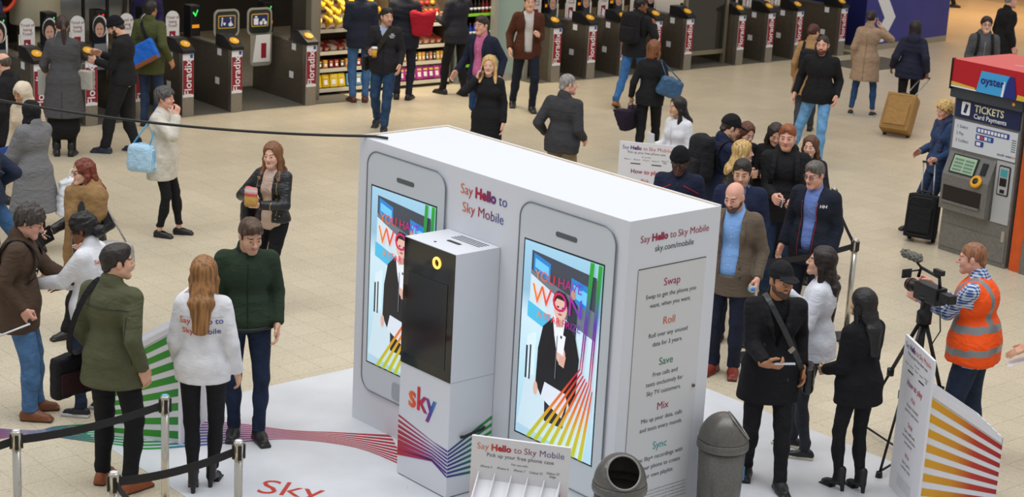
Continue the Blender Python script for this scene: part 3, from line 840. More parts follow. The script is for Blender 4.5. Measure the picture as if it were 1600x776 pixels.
# ------------------------------------------------------------------ ticket gates
M_RED = mat('poster_red', '8E1526', .5)
M_YEL = mat('reader_yellow', 'E2A21C', .45)
def rrect(x0, z0, x1, z1, r, n=6, y=0.0):
    pts = []
    for cx, cz, a0 in ((x1-r, z1-r, 0), (x0+r, z1-r, 90), (x0+r, z0+r, 180), (x1-r, z0+r, 270)):
        for k in range(n+1):
            a = R(a0 + 90*k/n); pts.append((cx + r*math.cos(a), y, cz + r*math.sin(a)))
    return pts
def disc(x, z, rx_, rz_, y, n=20): return [(x + rx_*math.cos(2*math.pi*k/n), y, z + rz_*math.sin(2*math.pi*k/n)) for k in range(n)]

GATE_MESHES = {}
def gate_parts():
    """local frame: x along the gate line, -y towards the concourse"""
    g = []
    b = MB(); b.m(M_STEELD); b.box((-.07, .04, .0), (.07, 1.55, .95), bev=.01); b.m(M_STEEL); b.box((-.078, .5, .92), (.078, 1.5, .955)); g.append(('body', b.mesh('gate_body')))
    b = MB(); b.m(M_STEEL); b.box((-.095, -.03, 0), (.095, .07, .93), bev=.012); g.append(('front_post', b.mesh('gate_post')))
    b = MB(); b.m(M_WHITE); b.box((-.088, -.034, .29), (.088, -.0305, .935)); b.m(M_RED); b.box((-.086, -.037, .33), (.086, -.034, .83))
    b.m(mat('blue_mark', '3C49A0', .5)); b.box((.03, -.036, .86), (.075, -.034, .915)); g.append(('poster_strip', b.mesh('gate_poster')))
    t = text_mesh('Floradix', .165, M_WHITE, .012, sx=.98); t.transform(basis((.0, -.0385, .575), (0, 0, 1), (-1, 0, 0))); g.append(('lettering', t))
    b = MB(); b.m(M_BLACK); b.prism([(-.1, -.06, .93), (-.1, -.06, .98), (-.1, .2, 1.12), (-.1, .42, 1.12), (-.1, .42, .95), (-.1, .1, .93)], (.2, 0, 0)); g.append(('console', b.mesh('gate_console')))
    Mx = Matrix.Translation((0, .06, 1.056)) @ Matrix.Rotation(math.atan2(.14, .26), 4, 'X')
    b = MB(); b.m(M_YEL); b.lathe([(.075, -.01), (.075, .008), (.06, .014), (0, .014)], 20, Mx.translation, Mx.to_3x3()); b.m(mat('reader_pale', 'F4D27A', .4)); b.lathe([(.03, .012), (.03, .018), (0, .018)], 12, Mx.translation, Mx.to_3x3()); g.append(('card_reader', b.mesh('gate_reader')))
    for z, y in ((.8, .3), (.36, .36)):
        for sx in (-1, 1):
            b = MB(); b.m(M_WHITE); b.box((sx*.0725 - .003, y, z), (sx*.0725 + .003, y + .11, z + .1)); g.append(('sticker', b.mesh('gate_sticker')))
    b = MB(); b.m(M_BLACK); b.box((-.085, 1.2, .93), (.085, 1.42, 1.42), bev=.02); g.append(('display_pod', b.mesh('gate_pod')))
    b = MB(); b.m(mat('display_orange', 'E08A12', .5, emit=.5)); b.box((-.06, 1.19, 1.08), (.06, 1.199, 1.13)); g.append(('display_strip', b.mesh('gate_strip')))
    return g
PAD = {}
def paddle_meshes():
    gl = mat('smoked_glass', '20242A', .12, spec=.6)
    b = MB(); b.m(gl); b.prism(rrect(.02, .5, .2, 1.15, .06, y=.0), (0, .012, 0)); b.m(mat('paddle_steel', 'A7A196', .35, .7)); b.tube([(.02, .0, .45), (.02, .0, 1.2)], .018, 8); PAD['clear'] = b.mesh('paddle')
    b = MB(); b.m(mat('paper_white', 'DCDAD6', .5)); b.prism(rrect(.03, .55, .25, 1.42, .11, y=0), (0, .012, 0)); b.m(MATS[('paddle_steel',)]); b.tube([(.02, .0, .45), (.02, .0, 1.2)], .018, 8); PAD['white'] = b.mesh('paddle')
    b = MB(); b.m(gl); b.prism(rrect(-.25, .55, -.03, 1.42, .11, y=0), (0, .012, 0)); b.m(MATS[('paddle_steel',)]); b.tube([(-.02, .0, .45), (-.02, .0, 1.2)], .018, 8); PAD['face'] = b.mesh('paddle')
paddle_meshes()
def gate(s, label, group, disp='33C24A', white=True, facep=True, wide=None):
    if 'p' not in GATE_MESHES: GATE_MESHES['p'] = gate_parts()
    root = empty('ticket_gate', gp(s, 0), GA, label=label, category='ticket gate', group=group)
    for nm, me in GATE_MESHES['p']: obj(nm, me, root)
    d = MB(); d.m(mat(f'display_{disp}', disp, .4, emit=1.2))
    if disp == '33C24A': d.prism([(-.05, 1.192, 1.31), (.0, 1.192, 1.25), (.045, 1.192, 1.35), (.03, 1.192, 1.36), (.0, 1.192, 1.29), (-.035, 1.192, 1.33)], (0, .006, 0))
    else:
        d.prism([(-.05, 1.192, 1.35), (-.035, 1.192, 1.37), (.05, 1.192, 1.27), (.035, 1.192, 1.25)], (0, .006, 0)); d.prism([(.05, 1.192, 1.35), (.035, 1.192, 1.37), (-.05, 1.192, 1.27), (-.035, 1.192, 1.25)], (0, .006, 0))
    d.build('display_arrow', None, root)
    y = .82
    if white:
        p = obj('paddle', PAD['white'], root); p.location = (.075, y, 0)
        text('lettering', 'Tired of\nbeing\nTired?', .062, M_RED, basis((.215, y - .003, 1.26), (1, 0, 0), (0, 0, 1)), p_fix(p, root))
        q_ = MB(); q_.m(M_RED); q_.prism([(.16, y - .004, .86), (.26, y - .004, .86), (.26, y - .004, 1.12), (.16, y - .004, 1.12)], (0, .004, 0)); q_.m(M_WHITE); q_.prism([(.175, y - .007, .95), (.24, y - .007, .92), (.25, y - .007, 1.03), (.19, y - .007, 1.08)], (0, .004, 0))
        q_.m(mat('print_green', '7FA55A', .6)); q_.prism([(.15, y - .004, .72), (.2, y - .004, .72), (.2, y - .004, .75), (.15, y - .004, .75)], (0, .004, 0)); q_.prism([(.22, y - .004, .72), (.27, y - .004, .72), (.27, y - .004, .75), (.22, y - .004, .75)], (0, .004, 0))
        q_.build('product_print', None, root)
    if facep:
        p = obj('paddle', PAD['face'], root); p.location = (-.075, y, 0)
        q_ = MB(); q_.m(mat('print_white_hood', 'CFCDCB', .6)); q_.prism(disc(-.205, 1.25, .115, .16, y - .002), (0, .002, 0)); q_.m(mat('print_hair', '1E1614', .6)); q_.prism(disc(-.215, 1.24, .1, .15, y - .004), (0, .002, 0))
        q_.m(mat('print_face', 'C79B86', .6)); q_.prism(disc(-.215, 1.2, .068, .105, y - .006), (0, .002, 0)); q_.m(mat('print_scarf', '7F7F82', .7)); q_.prism([(-.29, y - .004, .62), (-.14, y - .004, .62), (-.11, y - .004, 1.0), (-.3, y - .004, 1.0)], (0, .002, 0))
        q_.m(mat('print_hair', '1E1614', .6)); q_.prism(disc(-.24, 1.215, .014, .007, y - .008), (0, .002, 0)); q_.prism(disc(-.19, 1.215, .014, .007, y - .008), (0, .002, 0)); q_.m(mat('print_lip', '9A5A52', .6)); q_.prism(disc(-.215, 1.145, .022, .008, y - .008), (0, .002, 0))
        q_.build('portrait_print', None, root)
    if wide:
        for sgn, dx in ((1, wide[0]),) if wide[1] == 'l' else ((-1, wide[0]),):
            gl = mat('paddle_dark', '232B26', .2); st = mat('paddle_frame', 'B7B1A4', .3, .6)
            p = MB(); p.m(st); p.prism(rrect(dx, .98, dx + .44, 1.4, .09, y=y), (0, .02, 0)); p.prism(rrect(dx + (.06 if sgn < 0 else .2), .5, dx + (.44 if sgn < 0 else .38), 1.05, .07, y=y), (0, .02, 0))
            p.m(gl); p.prism(rrect(dx + .03, 1.01, dx + .41, 1.37, .07, y=y - .004), (0, .004, 0))
            p.m(mat('sign_yellow', 'D9A520', .5)); p.prism(rrect(dx + .07, 1.11, dx + .37, 1.31, .02, y=y - .006), (0, .004, 0))
            p.m(mat('sign_blue', '1D2A5C', .5)); p.prism(rrect(dx + .085, 1.125, dx + .355, 1.295, .015, y=y - .008), (0, .004, 0))
            p.m(M_WHITE)
            if sgn > 0: # pram and wheelchair pictograms
                p.prism(disc(dx + .14, 1.265, .014, .014, y - .01, 10), (0, .003, 0)); p.prism([(dx+.12, y-.01, 1.15), (dx+.135, y-.01, 1.15), (dx+.15, y-.01, 1.24), (dx+.13, y-.01, 1.25)], (0, .003, 0)); p.prism([(dx+.15, y-.01, 1.2), (dx+.2, y-.01, 1.2), (dx+.19, y-.01, 1.16), (dx+.165, y-.01, 1.16)], (0, .003, 0))
                p.prism(disc(dx + .28, 1.265, .013, .013, y - .01, 10), (0, .003, 0)); p.prism([(dx+.27, y-.01, 1.17), (dx+.285, y-.01, 1.25), (dx+.295, y-.01, 1.2), (dx+.33, y-.01, 1.16), (dx+.315, y-.01, 1.15), (dx+.285, y-.01, 1.18)], (0, .003, 0)); p.prism(disc(dx + .28, 1.17, .035, .03, y - .009, 14), (0, .002, 0))
            else:
                p.prism([(dx+.11, y-.01, 1.14), (dx+.19, y-.01, 1.14), (dx+.19, y-.01, 1.24), (dx+.11, y-.01, 1.24)], (0, .003, 0)); p.prism([(dx+.13, y-.01, 1.25), (dx+.17, y-.01, 1.25), (dx+.17, y-.01, 1.275), (dx+.13, y-.01, 1.275)], (0, .003, 0))
                p.prism(disc(dx + .24, 1.165, .03, .03, y - .01, 12), (0, .003, 0)); p.prism(disc(dx + .315, 1.165, .03, .03, y - .01, 12), (0, .003, 0)); p.prism([(dx+.24, y-.01, 1.17), (dx+.27, y-.01, 1.23), (dx+.3, y-.01, 1.23), (dx+.315, y-.01, 1.17), (dx+.28, y-.01, 1.2)], (0, .003, 0))
            p.m(mat('paper_white', 'DCDAD6', .5)); p.prism([(dx + (.1 if sgn < 0 else .23), y - .004, .56), (dx + (.41 if sgn < 0 else .36), y - .004, .56), (dx + (.41 if sgn < 0 else .36), y - .004, .98), (dx + (.16 if sgn < 0 else .23), y - .004, .98)], (0, .004, 0))
            p.m(M_RED); p.prism([(dx + .25, y - .007, .62), (dx + .34, y - .007, .62), (dx + .34, y - .007, .85), (dx + .25, y - .007, .85)], (0, .003, 0))
            p.build('sign_paddle', None, root)
    return root
def p_fix(p, root): return root

GS = [(-.76, 'first ticket gate, behind the balding man at the far left edge', '33C24A', 1, 1), (0.0, 'ticket gate beside the woman in the long grey coat', '33C24A', 1, 1), (.77, 'ticket gate half hidden behind the man in the black sweatshirt', 'E02020', 1, 1),
      (1.522, 'ticket gate behind the curly grey haired woman', '33C24A', 1, 1), (2.333, 'ticket gate left of the two accessible gate signs', '33C24A', 0, 0), (3.633, 'ticket gate beside the fruit shop pillar', '33C24A', 0, 0)]
for s, lb, dc, wh, fc in GS:
    gate(s, lb, 'ticket gates left of the shop', dc, bool(wh), bool(fc), wide=((.1, 'l') if s == 2.333 else (-.62, 'r') if s == 3.633 else None))
GR = [(8.555, 'ticket gate beside the man in the brown suede jacket'), (9.35, 'second ticket gate to the right of the brown suede jacket man'), (10.12, 'ticket gate just left of the man with the black rucksack'), (10.9, 'ticket gate half hidden behind the rucksack man'),
      (11.69, 'ticket gate at the glazed screen, above the dark haired promoter'), (13.04, 'ticket gate right of the glazed screen'), (13.83, 'ticket gate left of the woman with the drawstring rucksack'), (14.62, 'ticket gate just behind the woman with the drawstring rucksack'), (15.89, 'last ticket gate, beside the blue hoarding')]
for s, lb in GR:
    gate(s, lb, 'ticket gates right of the shop', '33C24A', s not in (11.69, 15.89), s not in (13.04, 15.89))

def build_screen():
    # glazed screen between two right hand gates and the steel door frame by the shop
    g = empty('glass_screen', gp(12.36, .25), GA, label='glazed steel framed screen between two right hand gates', category='screen')
    MB().box((-.5, 0, .28), (.5, .012, 1.9)).build('pane', mat('dim_glass', '2B2A26', .1, spec=.7), g)
    for a, b in (((-.56, -.03, 0), (-.5, .04, 1.95)), ((.5, -.03, 0), (.56, .04, 1.95)), ((-.5, -.03, .2), (.5, .04, .28)), ((-.5, -.03, 1.9), (.5, .04, 1.95))):
        MB().box(a, b).build('frame_bar', mat('bronze_frame', '8C8470', .4, .5), g)
    p = MB(); p.box((-.09, -.08, 0), (.09, .08, 3.4), bev=.02); p.build('trim_1', mat('shop_pillar', '8D8577', .4, .5), loc=gp(3.9, .35), rotz=GA, kind='structure')
    for k, s in enumerate((7.55, 8.25)):
        MB().box((-.04, -.05, 0), (.04, .05, 3.4)).build(f'trim_{k+2}', mat('pale_door_frame', 'A8A69C', .35, .5), loc=gp(s, .45), rotz=GA, kind='structure')
    MB().box((-.3, 0, .1), (.3, .01, 3.2)).build('window_1', mat('shop_glass', '8FA39A', .08, spec=.7), loc=gp(7.9, .46), rotz=GA, kind='structure')
    MB().box((-.3, -.02, 0), (.3, .03, .12)).build('trim_4', MATS[('pale_door_frame',)], loc=gp(7.9, .46), rotz=GA, kind='structure')
build_screen()

# ------------------------------------------------------------------ the food shop front
def build_shop():
    sh = mat('shelf_cream', 'C8BCA2', .45); br = mat('shelf_brown', '4A3424', .6); lt = mat('price_edge', 'D8D2C0', .5)
    def unit(s0, s1, label):
        L_ = s1 - s0; r = empty('shelf_unit', gp(s0, .55), GA, label=label, category='shelf')
        MB().box((0, .62, 0), (L_, .68, 2.2)).build('back_panel', br, r)
        for x in (0, L_ - .03): MB().box((x, .0, 0), (x + .03, .68, 2.2)).build('side_panel', M_STEELD, r)
        for z, d in ((.1, .0), (.4, .08), (.66, .14), (1.02, .1)):
            MB().box((.03, d, z - .03), (L_ - .03, .62, z)).build('shelf', sh, r); MB().box((.03, d - .012, z - .045), (L_ - .03, d, z + .012)).build('shelf_edge', lt, r)
        MB().prism([(.03, .1, 1.02), (.03, .6, 1.02), (.03, .6, 1.5)], (L_ - .06, 0, 0)).build('fruit_ramp', br, r)
        return r
    unit(4.05, 5.45, 'fruit shelf unit beside the steel pillar, bananas on top'); unit(5.47, 6.75, 'shelf unit with magenta bags along its bottom shelf')
    # lamps over the shop shelves
    for s in (4.8, 6.1):
        l = D.lights.new('shop_lamp', 'AREA'); l.shape = 'RECTANGLE'; l.size = 1.2; l.size_y = .3; l.energy = 55; l.color = (1, .86, .62)
        o = D.objects.new('shop_lamp', l); COL.objects.link(o); o.location = gp(s, .1, 2.9); o.rotation_euler = (Vector(gp(s, .9, .8)) - Vector(o.location)).to_track_quat('-Z', 'Y').to_euler()
    rg = random.Random(3)
    def put(name, me, s, t, z, rot, label, cat, group):
        o = obj(name, me, None, gp(s, t, z), GA + rot, label=label, category=cat, group=group); return o
    # bananas: bunches on the ramp
    ban = []
    for v in range(3):
        b = MB(); b.m(mat(f'banana_yellow_{v}', ('E8BC24', 'D9A91C', 'EBCB4A')[v], .5, kind='noise', scale=15))
        for k in range(5):
            a = (k - 2)*.22
            pts = [(math.sin(a)*(.02 + .17*t_) , -.1*math.sin(t_*2.6) - .02 , .02 + .03*math.cos(k) + .16*t_*math.cos(a)) for t_ in np.linspace(0, 1, 6)]
            b.tube(pts, [.009, .017, .02, .02, .016, .007], 6)
        ban.append(b.mesh('banana_bunch'))
    for row in range(4):
        for k in range(7 if row else 6):
            s = 4.15 + k*.185 + .06*(row % 2); y = .14 + row*.12
            o = put('banana_bunch', ban[(k + row) % 3], s, .55 + y, 1.03 + max(0, (y - .1))*.96, rg.uniform(-.4, .4), 'yellow banana bunch heaped on the fruit ramp beside the steel pillar', 'bananas', 'bananas on the fruit ramp')
    ora = []
    for v, c in enumerate(('C2611A', 'B33222', 'C99A2E')):
        b = MB(); b.m(mat(f'fruit_{c}', c, .45)); b.lathe([(.0, 0), (.025, .004), (.04, .02), (.044, .04), (.04, .06), (.025, .076), (.008, .08), (0, .074)], 10); ora.append(b.mesh('fruit'))
    for row in range(4):
        for k in range(10):
            y = .12 + row*.12
            put('fruit', ora[(k//3 + row) % 3], 5.56 + k*.115, .55 + y, 1.03 + max(0, y - .1)*.96, 0, 'round fruit on the ramp behind the red shopping bag', 'fruit', 'fruit on the second ramp')
    def packs(s0, s1, dz, step, t, z, cols, size, name, label, cat, group, lean=.0, rows=1):
        mes = []
        for c in cols:
            b = MB(); b.m(mat(f'pack_{c}', c, .35)); w_, d_, h_ = size
            b.box((-w_/2, 0, 0), (w_/2, d_, h_), bev=min(size)*.22); b.m(M_WHITE); b.box((-w_*.28, -.004, h_*.2), (w_*.2, .001, h_*.55)); b.m(mat('pack_label', 'E0C25A', .5)); b.box((-w_*.3, -.004, h_*.66), (w_*.3, .001, h_*.8))
            mes.append(b.mesh(name))
        n = 0; s = s0
        while s < s1:
            for r_ in range(rows):
                o = put(name, mes[(n + r_) % len(mes)], s, t + r_*(size[1] + .01), z + r_*.03, rg.uniform(-.12, .12), label, cat, group); o.rotation_euler.x = lean
            s += step; n += 1
    packs(4.16, 5.4, 0, .135, .76, .67, ['B8453E', 'C9A7A0', 'A82A2A', 'D8C0B4'], (.115, .14, .06), 'fruit_tray', 'wrapped red and pink tray on the upper packet shelf left of the shoppers', 'food tray', 'trays on the left upper shelf', .25, 2)
    packs(4.16, 5.4, 0, .105, .68, .41, ['8E1E22', '3A1A16', 'C98A30', '6A1518'], (.09, .09, .13), 'snack_packet', 'dark red snack packet on the middle shelf below the trays', 'packet', 'packets on the left middle shelf', -.1)
    packs(4.18, 4.78, 0, .15, .59, .12, ['D9B81E', 'C9A414', 'E0C43A'], (.14, .1, .21), 'crisp_bag', 'yellow crisp bag on the bottom shelf by the steel pillar', 'crisp bag', 'yellow crisp bags', -.2)
    packs(4.8, 5.42, 0, .15, .59, .12, ['7DB4D6', '5C9CC8', 'A9CDE0'], (.14, .1, .2), 'crisp_bag', 'light blue crisp bag on the bottom shelf behind the jeans', 'crisp bag', 'blue crisp bags', -.2)
    packs(5.56, 6.1, 0, .13, .76, .67, ['DDE4EA', 'C9D6DE'], (.115, .14, .07), 'sandwich_pack', 'white sandwich pack on the upper shelf beside the red bag', 'sandwich pack', 'white packs on the right upper shelf', .25, 2)
    packs(6.12, 6.7, 0, .13, .76, .67, ['B85A48', 'C4553E', 'D08C70'], (.115, .14, .08), 'fruit_tray', 'red and salmon tray on the upper shelf at the right end', 'food tray', 'trays on the right upper shelf', .25, 2)
    packs(5.54, 6.72, 0, .075, .68, .41, ['C98A30', '26384E', 'B0522A', '1E2A38', 'D8A84A'], (.06, .08, .14), 'snack_packet', 'narrow snack packet in the mixed row above the magenta bags', 'packet', 'packets on the right middle shelf', -.1)
    packs(5.56, 6.72, 0, .12, .59, .12, ['A01E78', '8C1668', 'B23A8C'], (.125, .1, .22), 'crisp_bag', 'magenta crisp bag on the bottom shelf behind the red bag', 'crisp bag', 'magenta crisp bags', -.22, 2)
    # drinks fridge
    fr = empty('drinks_fridge', gp(6.85, .5), GA, label='tall drinks fridge with green shelf edges behind the pink shirted man', category='fridge')
    fd = mat('fridge_dark', '1C2022', .5)
    MB().box((0, .6, 0), (.85, .66, 2.3)).build('back_panel', fd, fr)
    for x in (0, .81): MB().box((x, .0, 0), (x + .04, .66, 2.3)).build('side_panel', mat('fridge_grey', '7C8480', .4), fr)
    for z in (.3, .75, 1.15, 1.5):
        MB().box((.04, .05, z - .02), (.81, .6, z)).build('shelf', fd, fr); MB().box((.04, .03, z - .035), (.81, .05, z + .01)).build('shelf_edge', mat('fridge_green', '7CC22E', .5), fr)
    bt = []
    for c in ('3A0E0E', '1E1210', 'D8741C', '2A5A2A', '2848A0', '7A1A1A'):
        b = MB(); b.m(mat(f'bottle_{c}', c, .2)); b.lathe([(.0, 0), (.032, .0), (.034, .02), (.034, .13), (.03, .16), (.013, .2), (.013, .225)], 10); b.m(mat('bottle_cap', 'B02A2A', .4)); b.lathe([(.015, .225), (.015, .245), (0, .245)], 8); b.m(M_WHITE); b.lathe([(.0348, .06), (.0348, .1)], 10); bt.append(b.mesh('drink_bottle'))
    for z, cs, nm in ((.75, (4, 4, 3), 'blue and green'), (1.15, (0, 1, 5), 'dark cola'), (1.5, (2, 2, 3), 'orange and green')):
        for k in range(9):
            put('drink_bottle', bt[cs[k*len(cs)//9]], 6.93 + k*.083, .62, z, 0, f'{nm} drink bottle on the fridge shelf behind the pink shirted man', 'bottle', f'{nm} bottles in the fridge')
build_shop()

def build_hoarding():
    h = empty('advert_hoarding', Vector((6.75, 35.35, 0)), R(46.0), label='blue hoarding with a large white chevron right of the gates', category='hoarding')
    MB().box((0, 0, .12), (3.1, 1.6, 3.2)).build('panel', mat('hoarding_blue', '2A2F86', .45, kind='noise', scale=2), h)
    MB().box((-.004, .0, .0), (3.104, 1.6, .12)).build('plinth', mat('plinth_beige', '9A917C', .6), h)
    MB().box((-.012, -.0, .1), (-.002, 1.6, 3.2)).build('end_panel', mat('hoarding_navy', '161A52', .45), h)
    c = MB(); c.prism([(.18, -.008, 1.25), (.57, -.008, 1.25), (1.06, -.008, .64), (.70, -.008, .16), (.31, -.008, .16), (.67, -.008, .64)], (0, .007, 0)); c.build('chevron', M_WHITE, h)
    # distant shop fronts at the far right
    for k, (x, y, w_, hgt, c, lb) in enumerate(((8.9, 47.8, 1.9, .35, '9C1F5A', 'low magenta display in the far shop front'), (11.5, 46.6, 1.0, 1.2, 'B0A79A', 'pale framed poster stand in the far shop front'), (12.9, 46.2, 1.6, 1.4, '4A2018', 'dark maroon panel at the far right shop front'))):
        r = empty('shop_display', (x, y, 0), R(-14), label=lb, category='display')
        MB().box((0, 0, .12), (w_, .3, hgt), bev=.02).build('panel', mat(f'far_{c}', c, .5, kind='noise', scale=4), r)
        MB().box((-.03, -.03, 0), (w_ + .03, .33, .12)).build('plinth', mat('far_plinth', 'C9B79A', .5), r)
        if k == 1: MB().box((.15, -.012, .3), (.85, .0, 1.1)).build('poster', mat('far_poster', '8C4A6A', .5, kind='noise', scale=12), r)
    MB().box((-2, 0, 0), (14, .3, 4)).build('wall_far', mat('far_wall', '7A4E30', .6, kind='noise', scale=1.5), loc=(8, 49.5, 0), rotz=R(-14), kind='structure')
build_hoarding()
MB().box((5.8, 37.2, 4.5), (24, 52, 4.7)).build('ceiling', mat('light_block_canopy', '6A5A48', .8), None, kind='structure')  # unseen canopy slab, added to keep white roof light off the far floor
MB().box((-.45, -.5, .0), (1.3, .55, .006)).build('floor_matting', MATS[('ribbed_matting',)], None, loc=(6.4, 33.6, 0), rotz=GA, kind='structure')
# ------------------------------------------------------------------ the promotional stand
M_BOARD = mat('booth_white', 'DADCE2', .42, spec=.4)
M_TXT = mat('print_grey', '3F4046', .6)
SKYG = [(0, 'E0762A'), (.25, 'C2202E'), (.5, 'A01C48'), (.75, '5A2A78'), (1, '2A4A9A')]
M_SKY = grad_mat('sky_text_gradient', SKYG)
def say_hello(parent, M, size, two=False, bs=1.0):
    """Say Hello to Sky Mobile, one word mesh each so that Hello can be bold"""
    words = [('Say ', 0), ('Hello', 1), (' to', 0)] + ([] if two else [(' Sky Mobile', 0)])
    def line(ws, dy):
        mes = []; x = 0
        for wd, bd in ws:
            me = text_mesh(wd.strip(), size, M_SKY, .042 if bd else -.004, 'LEFT'); xs = [v.co.x for v in me.vertices]
            gap = size*.28 if wd.startswith(' ') or (mes and mes[-1][2].endswith(' ')) else 0
            mes.append([me, x + gap - min(xs), wd]); x += gap + max(xs) - min(xs)
        bm = bmesh.new()
        for me, dx, _ in mes:
            me.transform(Matrix.Translation((dx - x/2, dy, 0))); bm.from_mesh(me); D.meshes.remove(me)
        out = D.meshes.new('lettering'); bm.to_mesh(out); bm.free(); out.materials.append(M_SKY); out.transform(M); obj('lettering', out, parent)
    if two:
        line(words, size*.62); line([('Sky Mobile', 0)], -size*.62)
    else: line(words, 0)

def quad_strip(mb, pts):
    """pts: list of (a, b) point pairs -> quads"""
    for (a, b), (c, d) in zip(pts, pts[1:]): mb.poly([a, c, d, b])

def build_booth():
    W_, D_, H_ = 3.04, .882, 2.35
    b = empty('promotion_booth', B0, YAW, label='large white promotional booth with two giant phone displays on its front', category='booth')
    m = MB(); m.m(M_BOARD); m.box((0, 0, 0), (W_, D_, H_ - .003), bev=.004); m.build('body', None, b)
    ply = mat('plywood_edge', 'C9B493', .7, kind='noise', scale=30)
    for lo, hi in (((.0, .0, H_ - .003), (.018, D_, H_ + .004)), ((.018, D_ - .018, H_ - .003), (W_, D_, H_ + .004))): MB().box(lo, hi).build('top_rim', M_BOARD, b)
    for lo, hi in (((.018, .03, H_ - .003), (.03, D_ - .018, H_ + .002)), ((.03, D_ - .03, H_ - .003), (W_ - .02, D_ - .018, H_ + .002))): MB().box(lo, hi).build('plywood_edge', ply, b)
    MB().box((.02, .02, -.004), (W_ - .02, D_ - .02, .012)).build('shadow_gap', M_BLACK, b)
    silver = mat('phone_silver', 'CDD3D9', .22, .0, spec=.6); dk = mat('phone_slot', '5A5F62', .5)
    for k, u0 in enumerate((.13, 1.957)):
        p = MB(); p.m(silver); p.prism(rrect(u0, .305, u0 + .98, 2.268, .125, 8, y=-.012), (0, .02, 0)); ph = p.build('phone_display', None, b)
        p = MB(); p.m(mat('phone_edge', '7E858C', .3, .6)); pts = rrect(u0, .305, u0 + .98, 2.268, .125, 8, y=-.012); p.tube(pts + [pts[0]], .006, 6, cap=False); p.build('edge_trim', None, ph)
        p = MB(); p.prism(rrect(u0 + .38, 2.085, u0 + .60, 2.122, .018, 5, y=-.014), (0, .004, 0)); p.build('earpiece', dk, ph)
        p = MB(); p.prism(rrect(u0 + .415, .335, u0 + .555, .475, .03, 5, y=-.02), (0, .01, 0)); p.build('home_button', mat('button_grey', 'A9AFB6', .3, .2), ph)
        picture(ph, u0 + .07, .55, .805, 1.44, -.0125)
    # lettering on the front
    say_hello(b, basis((1.535, -.004, 2.13), (1, 0, 0), (0, 0, 1)), .108, two=True)
    # side panel with the offer list
    MB().box((W_ - .002, .11, .12), (W_ + .004, .765, 1.995)).build('side_door', mat('door_white', 'D3D3D4', .45), b)
    MB().box((W_ - .002, .11, 1.994), (W_ + .0045, .765, 1.999)).build('door_gap', mat('gap_dark', '35302A', .8), b)
    MB().box((W_ - .002, .106, .12), (W_ + .0042, .109, 1.995)).build('door_gap', mat('gap_pale', '9A9896', .8), b)
    MB().lathe([(.0, 0), (.012, 0), (.012, .012), (0, .012)], 12, (W_ + .004, .765 - .03, 1.06), Matrix.Rotation(R(90), 3, 'Y')).build('lock', M_STEELD, b)
    fm = lambda v, z: basis((W_ + .0065, v, z), (0, 1, 0), (0, 0, 1))
    say_hello(b, basis((W_ + .003, .44, 2.205), (0, 1, 0), (0, 0, 1)), .07)
    text('lettering', 'sky.com/mobile', .06, M_TXT, basis((W_ + .003, .44, 2.125), (0, 1, 0), (0, 0, 1)), b)
    heads = [('Swap', 1.875, ('D0621E', 'A01C50', '4A2A80'), ['Swap to get the phone you', 'want, when you want.'], 1.79),
             ('Roll', 1.595, ('E0762A', 'D0621E', 'C04028'), ['Roll over any unused', 'data for 3 years.'], 1.505),
             ('Save', 1.3, ('2A8A3A', '2A7A5A', '1E6A6A'), ['Free calls and', 'texts exclusively for', 'Sky TV customers.'], 1.215),
             ('Mix', .97, ('C2202E', 'A01C48', '8A1C60'), ['Mix up your data, calls', 'and texts every month.'], .885),
             ('Sync', .68, ('2A5AA0', '2A9A9A', '2A8A4A'), ['Sync Sky+ recordings with', 'to your phone to create', 'your own playlist.'], .595)]
    for nm, z, cs, ls, z0 in heads:
        text('lettering', nm, .078, grad_mat('head_' + nm, [(0, cs[0]), (.5, cs[1]), (1, cs[2])]), fm(.44, z), b)
        for k, l in enumerate(ls): text('lettering', l, .045, M_TXT, fm(.44, z0 - k*.067), b)
    for k in range(5): text('lettering', 'Sky Mobile available depending on device. For full terms see sky.com/mobile and the small print', .015, M_TXT, fm(.45, .345 - k*.026), b)
    # low kick plate left of the booth
    MB().box((-.09, .1, 0), (.0, .16, .035)).build('foot_plate', mat('foot_grey', 'A9B0BC', .5), b)
    # hanging black cable onto the roof
    A = bl(.23, .1, H_ + .012); pts = []
    q0 = Vector((-6.0, 13.9, 2.80))
    for t in np.linspace(0, 1, 28):
        p = q0.lerp(bl(.1, .02, H_ + .012), t); p.z -= .172*4*t*(1-t); pts.append(p)
    pts += [bl(.14, .05, H_ + .014), bl(.19, .085, H_ + .012), A]
    MB().tube(pts, .011, 6).build('power_cable', mat('cable_black', '0E0E10', .5), None, label='thin black cable slung from the left onto the booth roof', category='cable')

